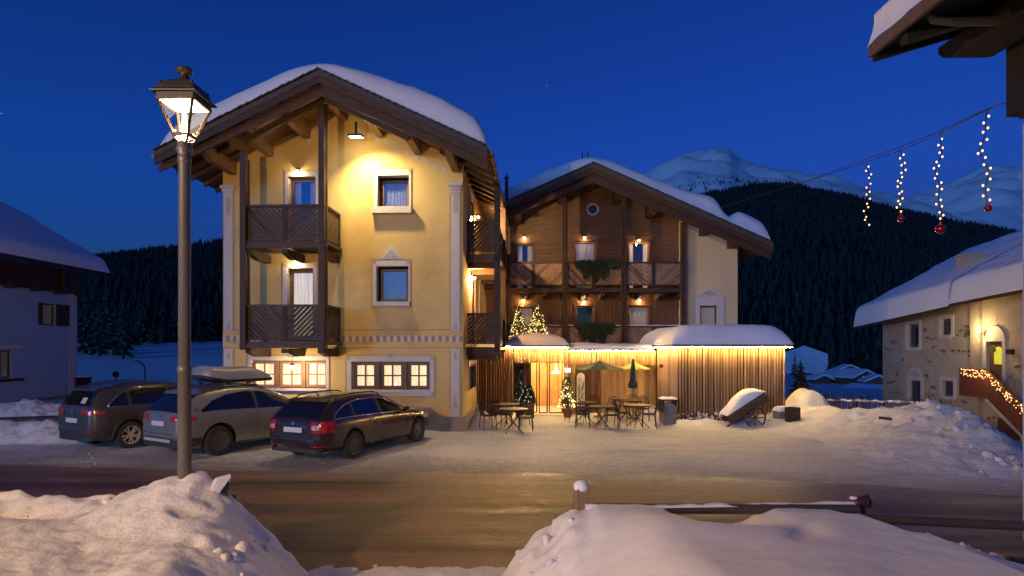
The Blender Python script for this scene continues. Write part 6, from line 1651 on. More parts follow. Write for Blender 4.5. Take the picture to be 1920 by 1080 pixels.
# outside stair with boarded parapet and a garland of lights
yo = -1.15; sxa = RF.x(1800, yo); sxb = RF.x(1851, yo); ztop, zbot = RF.z(1800,690,yo), RF.z(1800,741,yo); sl_ = .66
sxe = sxb + (zbot-RB)/sl_*.9
st = thing('outside_stair', 'outside stair with brown boarded parapet climbing to the stone house door', 'stair', (Pa[0], Pa[1], 0), -ra_)
def sz_(x, z): return z if x < sxb else z - (x-sxb)*sl_
def parp(m):
    n = 22
    for i in range(n):
        xa, xb = sxa+(sxe-sxa)*i/n, sxa+(sxe-sxa)*(i+1)/n - .012
        m.add([(x, y, z) for y in (yo-.03, yo+.03) for x, z in ((xa,sz_(xa,zbot)),(xb,sz_(xb,zbot)),(xb,sz_(xb,ztop)),(xa,sz_(xa,ztop)))], [(0,1,2,3),(7,6,5,4),(0,4,5,1),(1,5,6,2),(2,6,7,3),(3,7,4,0)])
part('parapet', REDW, st, parp, kind='stuff')
part('landing', STONEP, st, lambda m: (m.box(sxa, sxb, yo+.04, -.02, zbot+.02, zbot+.22), m.box(sxa-.02, sxa+.05, yo-.02, -.02, zbot, ztop)))
for i in range(9): part('step', PALET, st, lambda m: m.box(sxb+i*.27, sxb+i*.27+.29, yo+.04, -.02, sz_(sxb+i*.27, zbot)-.02, sz_(sxb+i*.27, zbot)+.15))
part('string_course', PALET, st, lambda m: m.beam((sxb, yo, zbot-.06), (sxe, yo, sz_(sxe, zbot)-.06), .12, .10))
gl = MB(); rg = random.Random(31)
for i in range(170):
    x = sxa+.15+(min(sxe, sxb+3.2)-sxa)*rg.random(); z = sz_(x, ztop) - .03 - rg.random()**1.2*.34
    gl.sphere((x, yo-.05-.05*rg.random(), z), .017, 6, 4)
glo = gl.build('light_garland', BULBS); glo.location = (Pa[0], Pa[1], 0); glo.rotation_euler = (0,0,-ra_); tag(glo, 'thick garland of warm fairy lights along the stair parapet', 'lights', kind='thing')
lamp(RF.w(sxb, yo-.5, ztop-.1), 16, AMBER, .25)
# roof of the stone house
rov, RSL = 1.0, .56; zea, zeb = P(1600, 606, 32.8)[2], None
rz0 = zre[0][1] - .05
def rroof(m):
    for (xa, xb, za, zb) in ((-.9, RXv(1828), rz0-.02, zre[1][1]+.02), (RXv(1828), Lr+1, zre[1][1]+.10, zre[1][1]+.45)):
        vs = [(xa,-rov,za-.25),(xb,-rov,zb-.25),(xb,5.2,zb-.25+RSL*(5.2+rov)),(xa,5.2,za-.25+RSL*(5.2+rov)),(xa,10.5,za),(xb,10.5,zb)]
        vs += [(p,q,r-.14) for p,q,r in vs]
        m.add(vs, [(0,1,2,3),(3,2,5,4),(6,9,8,7),(0,6,7,1),(0,3,9,6),(3,4,10,9),(1,7,8,2)])
rro = part('roof', WOOD, sh, rroof)
def rsnow(m, xa, xb, za, zb, T, sd):
    def ell(d, r): q = 1-min(1.0, max(0.0, d/r)); return math.sqrt(max(0.0, 1-q*q))
    us = ([xa+.3*(1-math.cos(PI/2*i/6)) for i in range(6)] if sd == 1 else [xa, xa+.05]) + [xa+.3+(xb-xa-.5)*i/40 for i in range(41)] + [xb]
    vs = [-rov-.06+.20*(1-math.cos(PI/2*i/8)) for i in range(8)] + [-rov+.2] + [-rov+.4+(5.2+rov-.4)*i/24 for i in range(25)] + [5.7, 6.4, 8.0, 10.5]
    def fn(x, y):
        t = (x-xa)/(xb-xa); base = za+(zb-za)*t-.24 + RSL*(min(y, 10.4-y)+rov) - (.25 if abs(y-5.2) < .4 else 0)
        e = (ell(x-xa, .3) if sd == 1 else min(1, (x-xa)/.04))*ell(y+rov+.06, .2); lay = .05*noise.noise(Vector((x*.8+sd, y*2.2, sd)))+.04*noise.noise(Vector((x*2.3, y*2.3+sd, 1)))
        return (x, y - .05*e*(1 if y < -rov+.5 else 0), base + (T+lay)*e)
    m.grid(fn, us, vs)
part('roof_snow', SNOWR, rro, lambda m: rsnow(m, -.95, RXv(1828), rz0-.02, zre[1][1]+.02, .95, 1)); part('roof_snow', SNOWR, rro, lambda m: rsnow(m, RXv(1827), Lr+1, zre[1][1]+.10, zre[1][1]+.45, .92, 4))
cpx = RF.loc(P(1822, 490, 27.0)); czp = P(1822, 478, 27.0)[2]
part('chimney', STONEP, rro, lambda m: (m.box(cpx[0]-.42, cpx[0]+.42, cpx[1]-.4, cpx[1]+.4, czp-1.6, czp-.06), m.box(cpx[0]-.50, cpx[0]+.50, cpx[1]-.48, cpx[1]+.48, czp-.06, czp)))
# ================================================================== NEAR TIMBER HOUSE, its eaves at the top right
ec = P(1640, 100, 8.0)
nh = thing('near_timber_house', 'dark eaves and corner of near timber house with snowy roof edge, top right', 'house', (ec[0], 8.0, 0))
ez = ec[2]; ns = .30; xw_ = P(1884, 100, 8.0)[0]-ec[0]
NWOOD = mat('near_eaves_wood', (.014,.010,.008), .8, c2=(.008,.006,.005), scale=3, stretch=(1,6,6), bump=.4)
def nroof(m):
    for k in range(16):
        y0, y1 = -.36*k, -.36*(k+1)+.012
        m.add([(0,y0,ez+.02),(4,y0,ez+.02+4*ns),(4,y1,ez+.02+4*ns),(0,y1,ez+.02),(0,y0,ez+.07),(4,y0,ez+.07+4*ns),(4,y1,ez+.07+4*ns),(0,y1,ez+.07)], [(0,1,2,3),(7,6,5,4),(0,4,5,1),(1,5,6,2),(2,6,7,3),(3,7,4,0)])
nro = part('roof', NWOOD, nh, nroof, kind='stuff')
part('fascia', mat('pale_fascia', (.14,.085,.05), .7, c2=(.09,.055,.035), scale=4), nro, lambda m: m.box(-.05, -.005, -5.8, .06, ez-.03, ez+.13))
part('roof_snow', SNOW, nro, lambda m: m.grid(lambda y, t: (-.05+.04*math.sin(t*3)+(.6*t if t > .7 else .10*t)+.02*noise.noise(Vector((y*3,t*3,0))), y, ez+.13+.52*min(1, t*1.25)+.04*noise.noise(Vector((y*2,t*2,2)))), [-5.8+5.9*i/60 for i in range(61)], [i/12 for i in range(13)]))
part('verge_board', NWOOD, nro, lambda m: m.add([(a, .0, ez+q+ns*a) for a in (0,4) for q in (-.10,.02)] + [(a, .05, ez+q+ns*a) for a in (0,4) for q in (-.10,.02)], [(0,2,3,1),(4,5,7,6),(0,4,6,2),(1,3,7,5),(0,1,5,4)]))
for i in range(4): part('rafter', NWOOD, nh, lambda m: m.add([(a, -.5-i*1.1+b, ez+ns*a+.01-c) for a in (.06,3.8) for b in (-.07,.07) for c in (0,.16)], [(0,1,3,2),(4,6,7,5),(0,4,5,1),(2,3,7,6),(1,5,7,3),(0,2,6,4)]))
pb0 = P(1800, 72, 7.6); 
part('purlin', NWOOD, nh, lambda m: m.prism([(.35,ez+.25),(-5.0,ez+.25),(-5.0,ez-.02),(.05,ez-.02),(.25,ez+.06),(.35,ez+.16)], 1.10, 1.62, axis='x'))
part('wall', NWOOD, nh, lambda m: [m.box(xw_, xw_+.02+.3, -.02-.2*k, -.02-.2*k-.19, P(1884,235,8.0)[2] + (.10 if k == 0 else 0), ez+.6) for k in range(28)] and None, kind='stuff')
xp_ = P(1914, 300, 8.0)[0]-ec[0]
part('rendered_wall', WHITEP, nh, lambda m: m.box(xp_, xp_+.4, -5.5, -.03, -.2, P(1884,235,8.0)[2]+.02))
gpipe = [P(1742, 8, 7.2), P(1740, 22, 7.2), P(1750, 36, 7.2), P(1790, 40, 7.25), P(1960, 40, 7.4)]
part('downpipe', mat('pipe_metal', (.10,.09,.085), .45, metal=.5), nh, lambda m: m.tube([(p[0]-ec[0], p[1]-8, p[2]) for p in [gpipe[0]+Vector((0,0,.25))] + gpipe], .055, 10))
# ================================================================== LIGHT STRINGS across the street
cab = [(1884,193,7.9),(1847,208,8.5),(1761,251,9.8),(1689,281,11.2),(1627,303,12.8),(1540,331,16),(1345,392,26.2)]
cpts = [P(*q) for q in cab]
for k, (off, lab) in enumerate(((0.0,'thin dark cable from the near eaves to the timber wing roof, carrying the light strings'),(.07,'second thin cable sagging just above the one carrying the light strings'))):
    pts = []
    for i in range(60):
        y_ = cpts[0][1] + (cpts[-1][1]-cpts[0][1])*i/60; pts.append(Vector((slerp([(q[1], q[0]) for q in cpts], y_), y_+.02*k, slerp([(q[1], q[2]) for q in cpts], y_) + off*math.sin(PI*min(1, i/30)))))
    pts.append(cpts[-1]); cb = MB().tube(pts, .008, 5).build('cable', BLACKM); tag(cb, lab, 'cable')
REDB = mat('red_bauble', (.45,.01,.01), .08, metal=.6, coat=1.0)
for (i, (bot, br, n_, lab)) in zip((4,3,2,1), ((428,0,15,'leftmost hanging light string, without a bauble'),(404,7.5,17,'second hanging light string from the left, ending in a small red bauble'),(420,11,20,'third hanging light string from the left, with the biggest red bauble'),(384,8,17,'rightmost hanging light string, nearest the eaves, with a red bauble'))):
    px, py, Z = cab[i]; top_ = P(px, py, Z); zb_ = P(px, bot, Z)[2]; rs = random.Random(i)
    o = thing('light_string', lab, 'light string', top_, 0, 'hanging light strings'); L = top_[2]-zb_
    wig = lambda z: (.035*math.sin(z*5+i)+.02*math.sin(z*13), .02*math.sin(z*9))
    part('wire', BLACKM, o, lambda m: m.tube([(*wig(-L*j/30), -L*j/30) for j in range(31)], .007, 5))
    for j in range(n_):
        z = -.10 - (L-.10)*j/n_; a = PI*(j % 2)+rs.uniform(-.6,.6); wx_, wy_ = wig(z)
        part('bulb', BULBS, o, lambda m: m.sphere((wx_+.035*math.cos(a), wy_+.035*math.sin(a), z+rs.uniform(-.02,.02)), .0145 if i > 2 else .0135, 8, 5, sz=1.3))
    if br:
        r_ = .85*br/F*Z; part('bauble', REDB, o, lambda m: (m.sphere((wig(-L)[0], 0, -L-r_), r_, 16, 10), m.lathe([(.02,-L+.0),(.02,-L+.03)], 8, (wig(-L)[0],0,0))))
# ================================================================== TERRACE
CHM = BLACKM
TABT = mat('table_top', (.20,.13,.07), .5, c2=(.12,.075,.04), scale=8)
def table(px, py, label, r=.42, rz=0, group='round bistro tables on the terrace'):
    g0 = G(px, py); o = thing('bistro_table', label, 'table', (g0[0], g0[1], .02), rz, group)
    part('table_top', TABT, o, lambda m: m.lathe([(r-.02,.70),(r,.705),(r,.725),(r-.01,.73)], 24))
    part('top_rim', CHM, o, lambda m: m.lathe([(r-.015,.685),(r+.006,.69),(r+.006,.715)], 24, cap=False))
    for k in range(4):
        a = PI/2*k+.4; part('leg', CHM, o, lambda m: m.tube([(r*.62*math.cos(a), r*.62*math.sin(a), .70),(.05*math.cos(a),.05*math.sin(a),.36),(-.02*math.cos(a),-.02*math.sin(a),.34),(r*.85*math.cos(a+.15), r*.85*math.sin(a+.15), 0)], .013, 6))
    return o
def make_chair(loc, rz, label):
    o = thing('terrace_chair', label, 'chair', loc, rz, 'dark metal terrace chairs')
    for sx in (-1, 1):
        part('leg', CHM, o, lambda m: m.tube([(sx*.22,.20,.0),(sx*.20,.18,.42),(sx*.20,.20,.45)], .012, 6)); part('leg', CHM, o, lambda m: m.tube([(sx*.23,-.24,0),(sx*.20,-.20,.43)], .012, 6))
        part('armrest', CHM, o, lambda m: m.tube([(sx*.20,.18,.43),(sx*.25,.17,.62),(sx*.25,.05,.66),(sx*.24,-.16,.66),(sx*.20,-.21,.62)], .012, 6))
    def seat(m):
        for i in range(7): x = -.19+.38*i/6; m.beam((x,-.20,.44),(x,.19,.44),.022,.010)
        m.tube([(-.21,-.21,.44),(-.21,.20,.44),(.21,.20,.44),(.21,-.21,.44)], .013, 6, closed=True)
        for i in range(4): m.beam((-.2,-.15+.11*i,.44),(.2,-.15+.11*i,.44),.018,.007)
    part('seat', CHM, o, seat)
    def back(m):
        arc = [(-.20,-.20,.44),(-.205,-.24,.62),(-.17,-.27,.80),(-.07,-.29,.87),(.07,-.29,.87),(.17,-.27,.80),(.205,-.24,.62),(.20,-.20,.44)]
        m.tube(arc, .013, 6)
        for i in range(5):
            x = -.14+.07*i; m.tube([(x*.9,-.205,.46),(x+.04*math.sin(i),-.25,.66),(x*.8,-.282,.85)], .009, 5)
        for i in range(3): z = .55+.1*i; m.tube([(-.19,-.215-.03*i,z),(0,-.25-.02*i,z+.03),(.19,-.215-.03*i,z)], .008, 5)
    part('backrest', CHM, o, back); return o
table(963, 812, 'nearer round table of the two left of the entrance', .44, .3); table(949, 800, 'farther round table of the two left of the entrance', .42, .9)
table(1128, 805, 'round table at the front of the terrace, under the dark parasol edge', .42, .2); table(1096, 795, 'round table nearest the lit potted tree', .40, .7); table(1196, 802, 'round table under the closed parasol, right end of the terrace', .46, .5); table(1176, 789, 'rearmost round table by the honey-coloured boards', .42, .1)
ch0 = None
chairs = [(916,806,-1.2,'terrace chair at the left end, against the snow by the hotel corner'),(934,798,-.4,'terrace chair behind the two left tables'),(985,808,1.5,'terrace chair right of the two left tables'),(975,798,2.4,'terrace chair between the left tables and the planter'),
 (1075,792,-1.3,'terrace chair beside the lit potted tree'),(1093,803,-.2,'terrace chair in front of the table nearest the potted tree, seen from behind'),(1112,790,2.8,'terrace chair behind the front terrace table'),(1147,805,1.3,'terrace chair right of the front terrace table'),(1150,793,2.9,'terrace chair between the front table and the rearmost table'),
 (1168,800,-1.5,'terrace chair left of the table under the closed parasol'),(1216,803,1.4,'terrace chair at the right end of the terrace'),(1205,791,2.9,'terrace chair behind the table under the closed parasol'),(1188,786,3.1,'terrace chair against the honey-coloured boards')]
for px, py, a, lab in chairs:
    g0 = G(px, py)
    if ch0 is None: ch0 = make_chair((g0[0], g0[1], .02), a, lab)
    else:
        c = copy_tree(ch0); c.location = (g0[0], g0[1], .02); c.rotation_euler = (0,0,a); c['label'] = lab
GREENP = mat('dark_green_canvas', (.012,.040,.032), .8, c2=(.018,.055,.045), scale=6); LIMEP = mat('lime_green_canvas', (.20,.27,.035), .8, c2=(.25,.32,.05), scale=6)
def parasol(px, Z, pyt, pye, r, label, cm, sides=8):
    p = P(px, 655, Z); zt_, ze_ = P(px, pyt, Z)[2], P(px, pye, Z)[2]; o = thing('parasol', label, 'parasol', (p[0], Z, .02), .2)
    part('pole', WPOST, o, lambda m: m.tube([(0,0,0),(0,0,zt_+.03)], .02, 8))
    def can(m):
        for k in range(sides):
            a, b = 2*PI*k/sides, 2*PI*(k+1)/sides
            m.grid(lambda u, v: ((math.cos(a)*(1-v)+math.cos(b)*v)*r*u, (math.sin(a)*(1-v)+math.sin(b)*v)*r*u, zt_-(zt_-ze_)*(u**.85)-.03*math.sin(PI*v)*u), [i/6 for i in range(7)], [i/4 for i in range(5)])
    part('canopy', cm, o, can)
    for k in range(sides): a = 2*PI*k/sides; part('rib', WPOST, o, lambda m: m.tube([(0,0,zt_-.04),(math.cos(a)*r*.98, math.sin(a)*r*.98, ze_-.01)], .009, 4))
    part('base', PLINTH, o, lambda m: m.lathe([(.22,0),(.22,.05),(.04,.08),(.03,.25)], 14))
parasol(1124, 22.3, 677, 692, .95, 'open dark green parasol over the middle of the terrace', GREENP)
parasol(1190, 22.75, 678, 692, .62, 'open lime green parasol lit from above, right of the dark green one', LIMEP)
p = P(1187, 655, 21.7); o = thing('parasol', 'closed dark green parasol wrapped round its pale pole', 'parasol', (p[0], 21.7, .02)); zt_, zb_ = P(0,674,21.7)[2], P(0,729,21.7)[2]
part('pole', WPOST, o, lambda m: m.tube([(0,0,0),(0,0,zt_)], .022, 8))
def fold(m):
    def fn(z, t):
        u = (zt_-z)/(zt_-zb_); r = lerp([(0,.03),(.3,.07),(.75,.10),(.9,.16),(1,.12)], u)*(1+.22*math.sin(t*2*PI*7)); return (r*math.cos(2*PI*t), r*math.sin(2*PI*t), z)
    m.grid(fn, [zt_-(zt_-zb_)*i/14 for i in range(15)], [i/56 for i in range(57)])
part('canopy', GREENP, o, fold); part('base', PLINTH, o, lambda m: m.lathe([(.22,0),(.22,.05),(.04,.08),(.03,.25)], 14))
# ---- lit trees and planters
def xmas(px, pyb, pyt, Z, R, label, nb, seed, pot=None, base=None, needle=NEEDLEX, bm_=BULBT, power=10, bs=.016):
    p = P(px, pyb, Z); zt_ = P(px, pyt, Z)[2]; zb = p[2]; h = zt_-zb; r = random.Random(seed)
    o = thing('christmas_tree', label, 'tree', (p[0], Z, zb), 0, 'small trees wrapped in fairy lights')
    m = MB()
    for i in range(900):
        f = r.random()**.75; z = h*(.04+.94*f*1.0) ; f2 = z/h; rad = R*(1-f2)**.8*r.uniform(.35, 1.05)+.01; a = r.random()*2*PI; s = .05+.05*r.random()
        c = Vector((rad*math.cos(a), rad*math.sin(a), z)); d = Vector((math.cos(a), math.sin(a), r.uniform(-.5,.5)))*s; w_ = Vector((-math.sin(a), math.cos(a), r.uniform(-.4,.4)))*s*.4
        m.add([c-w_, c+d, c+w_, c+Vector((0,0,s*.5))], [(0,1,2),(0,1,3)])
    m.build('crown', needle, o); part('trunk', TRUNK, o, lambda q: q.tube([(0,0,-.25),(0,0,h*.9)], [.025,.006], 6))
    b = MB()
    for i in range(nb):
        f2 = r.random()**1.25*.97; a = r.random()*2*PI; rad = R*(1-f2)**.8*r.uniform(.75, 1.12)+.01; b.sphere((rad*math.cos(a), rad*math.sin(a), h*(.04+f2*.96)), bs*r.uniform(.7,1.2), 6, 4)
    b.build('fairy_lights', bm_, o, kind='stuff')
    if power: lamp((p[0], Z-R-.25, zb+h*.45), power, (1.0,.66,.28), .25)
    return o
xmas(972, 640, 573, 25.2, .40, 'left of the two fairy-lit trees standing on the entrance roof', 190, 1, power=11, bs=.013)
xmas(1008, 640, 570, 24.9, .48, 'right, taller of the two fairy-lit trees standing on the entrance roof', 280, 2, power=13, bs=.013)
xmas(1063, 766, 707, 22.3, .33, 'fairy-lit conical tree in a terracotta pot right of the glass door', 240, 3, power=14, bs=.014)
TERRA = mat('terracotta', (.38,.13,.05), .75, c2=(.30,.10,.04), scale=6); PLANTB = mat('rusty_planter', (.22,.10,.05), .65, c2=(.15,.065,.03), scale=5)
def pot(px, Z, r, h, label, m_, sq=False):
    p = P(px, 655, Z); o = MB()
    if sq: o.lathe([(r,0),(r*1.05,h),(r*.85,h),(r*.8,h-.05),(.001,h-.05)], 4, a0=PI/4, sm=False)
    else: o.lathe([(r*.72,0),(r,h-.05),(r*1.1,h-.05),(r*1.1,h),(r*.9,h),(.85*r,h-.05),(.001,h-.05)], 18)
    ob = o.build('plant_pot', m_); ob.location = (p[0], Z, .02); return tag(ob, label, 'plant pot')
pot(1064, 22.3, .19, .34, 'round terracotta pot under the fairy-lit conical tree', TERRA); pot(993, 22.2, .24, .62, 'tall square rust-brown planter beside the glass door', PLANTB, True); pot(975, 22.5, .22, .40, 'low dark planter under the taller shrub left of the door', PLANTB, True)
GREENL = mat('pot_plant_green', (.05,.10,.035), .7, c2=(.03,.06,.02), scale=8); BULBW = mat('white_bulb', (1,.95,.85), .4, emit=(1.0,.88,.70), es=3)
xmas(976, 757, 697, 22.5, .27, 'taller green shrub with white fairy lights left of the glass door', 60, 7, needle=GREENL, bm_=BULBW, power=0, bs=.010)
xmas(992, 757, 722, 22.2, .25, 'bushy green plant with a few white lights in the tall square planter', 30, 8, needle=GREENL, bm_=BULBW, power=0, bs=.010)
# ---- bin, cart, barrels
p = G(1252, 797); o = thing('grey_bin', 'grey stone litter bin with snow on its open lid, left end of the log wall', 'litter bin', (p[0], p[1], 0), .1)
part('bin_body', mat('grey_concrete', (.26,.235,.20), .8, c2=(.19,.17,.145), scale=5, bump=.3), o, lambda m: m.prism([(-.21,0),(.21,0),(.235,.66),(-.235,.66)], -.22, .22)); part('lid_support', BLACKM, o, lambda m: m.box(-.26,-.20,-.2,.2,.45,.84)); part('lid_support', BLACKM, o, lambda m: m.box(.20,.24,-.2,.2,.66,.84))
part('lid', BLACKM, o, lambda m: m.box(-.27,.27,-.24,.24,.84,.88)); part('snow_cap', SNOW, o, lambda m: (m.grid(lambda x, y: (x, y, .885+.09*(1-(x/.27)**4)*(1-(y/.24)**4)*(.6+.6*abs(x)/.27)), [-.27+.54*i/12 for i in range(13)], [-.24+.48*i/10 for i in range(11)]), m.grid(lambda x, y: (x, y, .665+.06*(1-(x/.2)**4)*(1-(y/.22)**4)), [-.2+.4*i/8 for i in range(9)], [-.22+.44*i/8 for i in range(9)])))
p = G(1403, 800); ct = thing('hay_cart', 'old wooden two-wheeled cart tipped up against the snow, its bed heaped with snow', 'cart', (p[0], p[1]+.2, 0), 0)
tl = math.radians(33)
def cpt(a, b): return (a*math.cos(tl)-b*math.sin(tl)+.02, .52 + a*math.sin(tl)+b*math.cos(tl))
CARTW = mat('cart_wood', (.13,.065,.035), .7, c2=(.07,.036,.02), scale=4, stretch=(1,6,6), bump=.4)
for yy in (-.36,.36):
    for k in range(2): part('side_board', CARTW, ct, lambda m: m.prism([cpt(-.68,.02+.15*k),cpt(.68,.02+.15*k),cpt(.68,.16+.15*k),cpt(-.68,.16+.15*k)], yy-.02, yy+.02))
part('bed', CARTW, ct, lambda m: m.prism([cpt(-.7,-.03),cpt(.7,-.03),cpt(.7,.02),cpt(-.7,.02)], -.36, .36)); part('tail_board', CARTW, ct, lambda m: m.prism([cpt(.66,.02),cpt(.71,.02),cpt(.71,.32),cpt(.66,.32)], -.34, .34))
for yy in (-.30,.30): part('shaft', CARTW, ct, lambda m: m.tube([(cpt(-.66,0)[0],yy,cpt(-.66,0)[1]),(cpt(-1.0,-.02)[0],yy,cpt(-1.0,-.02)[1])], .03, 6))
part('snow_load', SNOW, ct, lambda m: m.grid(lambda a, y: (lambda q: (q[0], y, q[1]))(cpt(a, .30 + (.20+.10*math.sin(a*4+1)+.05*noise.noise(Vector((a*3,y*3,2))))*math.sqrt(max(0,1-(a/.74)**6))*math.sqrt(max(0,1-(y/.40)**6)))), [-.74+1.48*i/26 for i in range(27)], [-.40+.8*i/14 for i in range(15)]))
for yy in (-.47,.47):
    w_ = thing_part('wheel', ct); wc = (.12, yy, .33)
    part('rim', CARTW, w_, lambda m: m.tube([(wc[0]+.33*math.cos(2*PI*i/22), yy, wc[2]+.33*math.sin(2*PI*i/22)) for i in range(22)], .025, 6, closed=True))
    for k in range(8): a = 2*PI*k/8; part('spoke', CARTW, w_, lambda m: m.beam((wc[0]+.05*math.cos(a),yy,wc[2]+.05*math.sin(a)), (wc[0]+.32*math.cos(a),yy,wc[2]+.32*math.sin(a)), .028, .028))
    part('hub', CARTW, w_, lambda m: m.lathe([(.05,-.06),(.055,.0),(.05,.06)], 10, wc, axis='y'))
p = G(1486, 802); o = thing('waste_barrel', 'dark slatted litter barrel standing in front of the snow heap', 'litter bin', (p[0], p[1], 0))
for k in range(14): a = 2*PI*k/14; part('stave', WOOD, o, lambda m: m.box(.19*math.cos(a)-.035, .19*math.cos(a)+.035, .19*math.sin(a)-.035, .19*math.sin(a)+.035, .08, .66))
part('liner', BLACKM, o, lambda m: m.lathe([(.165,.06),(.165,.62)], 14)); part('hoop', BLACKM, o, lambda m: [m.lathe([(.232,z),(.238,z+.02),(.232,z+.04)], 18, cap=False) for z in (.16,.54)] and None)
p = G(1470, 799); o = thing('concrete_planter', 'pale concrete box topped with snow, between the cart and the dark barrel', 'planter', (p[0], p[1]+.1, 0), .2)
part('box', MT['grey_concrete'], o, lambda m: m.box(-.24,.24,-.2,.2,0,.50)); part('snow_cap', SNOW, o, lambda m: m.grid(lambda x, y: (x, y, .50+.16*math.sqrt(max(0,1-(x/.27)**4))*math.sqrt(max(0,1-(y/.23)**4))), [-.27+.54*i/12 for i in range(13)], [-.23+.46*i/10 for i in range(11)]))
# twigs of a low hedge poking from the snow at the foot of the log wall
tw = MB(); rt = random.Random(8)
for i in range(230):
    c = G(rt.uniform(1268, 1392), 794); h_ = rt.uniform(.15, .42)
    tw.tube([(c[0], ZA-.18-rt.random()*.22, 0), (c[0]+rt.uniform(-.08,.08), ZA-.2-rt.random()*.2, h_)], .006, 4, cap=False)
tag(tw.build('hedge_twigs', TRUNK), kind='stuff')
sn = MB()
for i in range(150):
    c = G(rt.uniform(1268, 1440), 794); sn.sphere((c[0], ZA-.16-rt.random()*.25, rt.uniform(.1,.38)), rt.uniform(.02,.05), 6, 4)
tag(sn.build('hedge_snow', SNOW), kind='stuff')
# ---- garden railing and retaining wall at the right
rp_ = [(P(1797,655,18.5),.70),(P(1716,655,19.6),.80),(P(1640,655,21.2),.72),(P(1585,655,22.6),.62),(P(1535,655,23.2),.58)]
rl = thing('garden_railing', 'thin iron garden railing half buried in snow, in front of the stone house', 'railing', (0,0,0)); 
path = []
for (a, za), (b, zb) in zip(rp_, rp_[1:]):
    n = max(2, int((b-a).length/.13))
    for i in range(n): t_ = i/n; q = a.lerp(b, t_); path.append((q[0], q[1], za+(zb-za)*t_))
part('top_rail', WPOST, rl, lambda m: m.tube([p for p in path], .028, 6)); part('lower_rail', BLACKM, rl, lambda m: m.tube([(x,y,z-.42) for x,y,z in path], .014, 5))
for i, (x,y,z) in enumerate(path): part('picket', WPOST if i % 9 else BLACKM, rl, lambda m: m.beam((x,y,z-.75),(x,y,z+(.06 if i % 9 == 0 else 0)), .05 if i % 9 == 0 else .022, .022))
sn = MB()
for i in range(90):
    x, y, z = rt.choice(path); sn.sphere((x+rt.uniform(-.1,.1), y+rt.uniform(-.05,.05), z+rt.uniform(-.02,.03)), rt.uniform(.03,.075), 7, 5, sz=.7)
sn.build('railing_snow', SNOW, rl, kind='stuff')
for k, (a, b_, hh_) in enumerate(((1536,1575,.30),(1590,1640,.26),(1690,1775,.38))):
    A, B = G(a, 772), G(b_, 772); zc = 23.6 if k < 2 else 20.2; A = P(a,655,zc); B = P(b_,655,zc)
    bsh = MB()
    for i in range(420):
        x = A[0]+(B[0]-A[0])*rt.random(); y = zc+rt.uniform(-.3,.4); z = .1+rt.random()*(.55+hh_); s = rt.uniform(.03,.08); a_ = rt.random()*6
        bsh.add([(x,y,z),(x+s*math.cos(a_),y,z+s*math.sin(a_)),(x+s*.5,y+s,z+s*.2)], [(0,1,2)])
    for i in range(26): x = A[0]+(B[0]-A[0])*rt.random(); bsh.tube([(x,zc,-.1),(x+rt.uniform(-.2,.2),zc+rt.uniform(-.1,.1),.5+hh_)], .01, 4)
    bo_ = bsh.build('garden_bush', NEEDLE); bo_.location = (0,0,0); tag(bo_, ('snowy garden bush at the left end of the railing, by the snow heap','snowy garden bush behind the railing below the village','snowy low bush behind the railing in front of the stone house')[k], 'bush', kind='thing')
wa, wb_ = P(1738,655,18.3), P(1817,655,18.0)
rw = thing('retaining_wall', 'low dark retaining wall with snow-capped coping at the end of the yard', 'wall', (wb_[0], wb_[1], 0))
dxw = wa[0]-wb_[0]; zt_ = P(1780,798,18.1)[2]
part('wall', STONED, rw, lambda m: m.box(dxw, 0, 0, .35, -1.8, zt_-.06)); part('coping', RAILD, rw, lambda m: m.box(dxw-.05, .06, -.06, .40, zt_-.06, zt_))
part('snow_cap', SNOW, rw, lambda m: m.grid(lambda x, y: (x, y, zt_+.5*math.sqrt(max(0,1-((x-dxw/2)/(abs(dxw)/2+.07))**4))*math.sqrt(max(0,1-((y-.45)/.6)**2))*(.8+.4*noise.noise(Vector((x*2,y*2,0))))), [dxw-.07+(abs(dxw)+.14)*i/24 for i in range(25)], [-.15+1.2*i/14 for i in range(15)]))
# planks sticking out of the mound
for k, (a, b_, lab) in enumerate((((1648,783),(1672,786),'short dark board end sticking out of the snow mound'),((1697,790),(1712,796),'smaller dark board end in the snow mound, nearer the retaining wall'))):
    A, B = P(*a, 16.1), P(*b_, 16.0); tag(MB().beam(A, B, .10, .07).build('board_end', RAILD), lab, 'board')
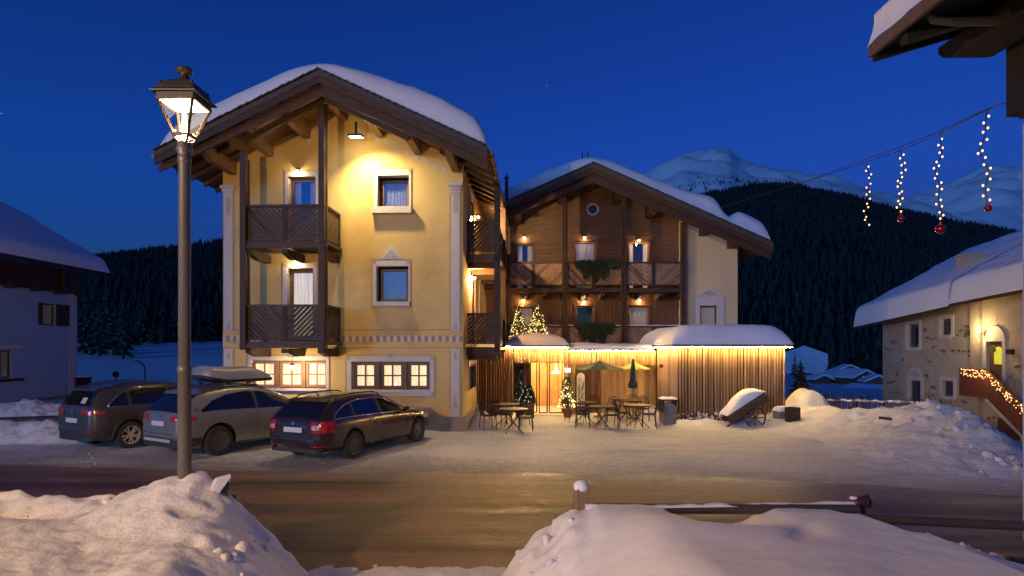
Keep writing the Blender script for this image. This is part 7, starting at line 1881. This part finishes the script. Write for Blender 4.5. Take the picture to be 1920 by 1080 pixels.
# ---- left side: log rail between the snow heaps, dark box by the white house, far lamp, sign post
A, B = P(-60, 792, 18.2), P(126, 786, 18.6)
o = thing('low_log_rail', 'low dark log rail between the snow heaps in front of the white house', 'rail', (A[0], A[1], 0)); part('rail', RAILD, o, lambda m: m.tube([(0,0,A[2]),(B[0]-A[0],B[1]-A[1],B[2])], .13, 10))
for t_ in (.3,.62,.95): part('post', RAILD, o, lambda m: m.lathe([(.09,-.1),(.09,A[2]+.1)], 8, ((B[0]-A[0])*t_, (B[1]-A[1])*t_, 0)))
p = P(156, 655, 31.0); o = thing('utility_box', 'dark utility box with a thin cap of snow beside the white house corner', 'utility box', (p[0], 31.0, 0)); hb = P(0,709,31.0)[2]
part('box', BLACKM, o, lambda m: m.box(-.28,.28,-.2,.2,0,hb)); part('lid', BLACKM, o, lambda m: m.box(-.33,.33,-.25,.25,hb,hb+.05)); part('snow_cap', SNOW, o, lambda m: m.grid(lambda x, y: (x, y, hb+.05+.08*math.sqrt(max(0,1-(x/.33)**4))*math.sqrt(max(0,1-(y/.25)**4))), [-.33+.66*i/10 for i in range(11)], [-.25+.5*i/8 for i in range(9)]))
p = P(272, 655, 58.0); o = thing('gooseneck_lamp', 'unlit gooseneck street lamp far off in the snowy field', 'street lamp', (p[0], 58.0, ground_h(p[0],58.0))); zt_ = P(0,677,58.0)[2]-ground_h(p[0],58.0)
part('mast', BLACKM, o, lambda m: m.tube([(0,0,0),(0,0,zt_-.9),(-.1,0,zt_-.45),(-.45,0,zt_-.1),(-.9,0,zt_)], .07, 8)); part('lamp_head', BLACKM, o, lambda m: m.beam((-.85,0,zt_),(-1.5,0,zt_+.03), .3, .14))
p = P(217, 655, 33.0); o = thing('sign_post', 'thin sign post with a small round sign, seen from behind, beyond the dark SUV', 'sign', (p[0], 33.0, 0)); zt_ = P(0,702,33.0)[2]
part('pole', BLACKM, o, lambda m: m.tube([(0,0,0),(0,0,zt_+.1)], .03, 6)); part('disc', BLACKM, o, lambda m: m.lathe([(.18,-.02),(.18,.02)], 14, (0,0,zt_), axis='y'))
# lights of a distant piste hut on the left slope
for px, py, Z, lab, wd in ((157,577,330,'pair of tiny white lights high on the dark left hill',2.2),(392,664,128,'long low lit rail of a sledge run at the foot of the left hill',4.5)):
    p = P(px, py, Z); o = thing('distant_lights', lab, 'lights', p); part('lamp_row', BULBW, o, lambda m: [m.sphere((-wd/2+wd*i/4, 0, 0), .16 if Z < 200 else .5, 6, 4) for i in range(5)] and None)
    part('bar', BLACKM, o, lambda m: m.box(-wd/2, wd/2, .02, .1, -.35, -.2))
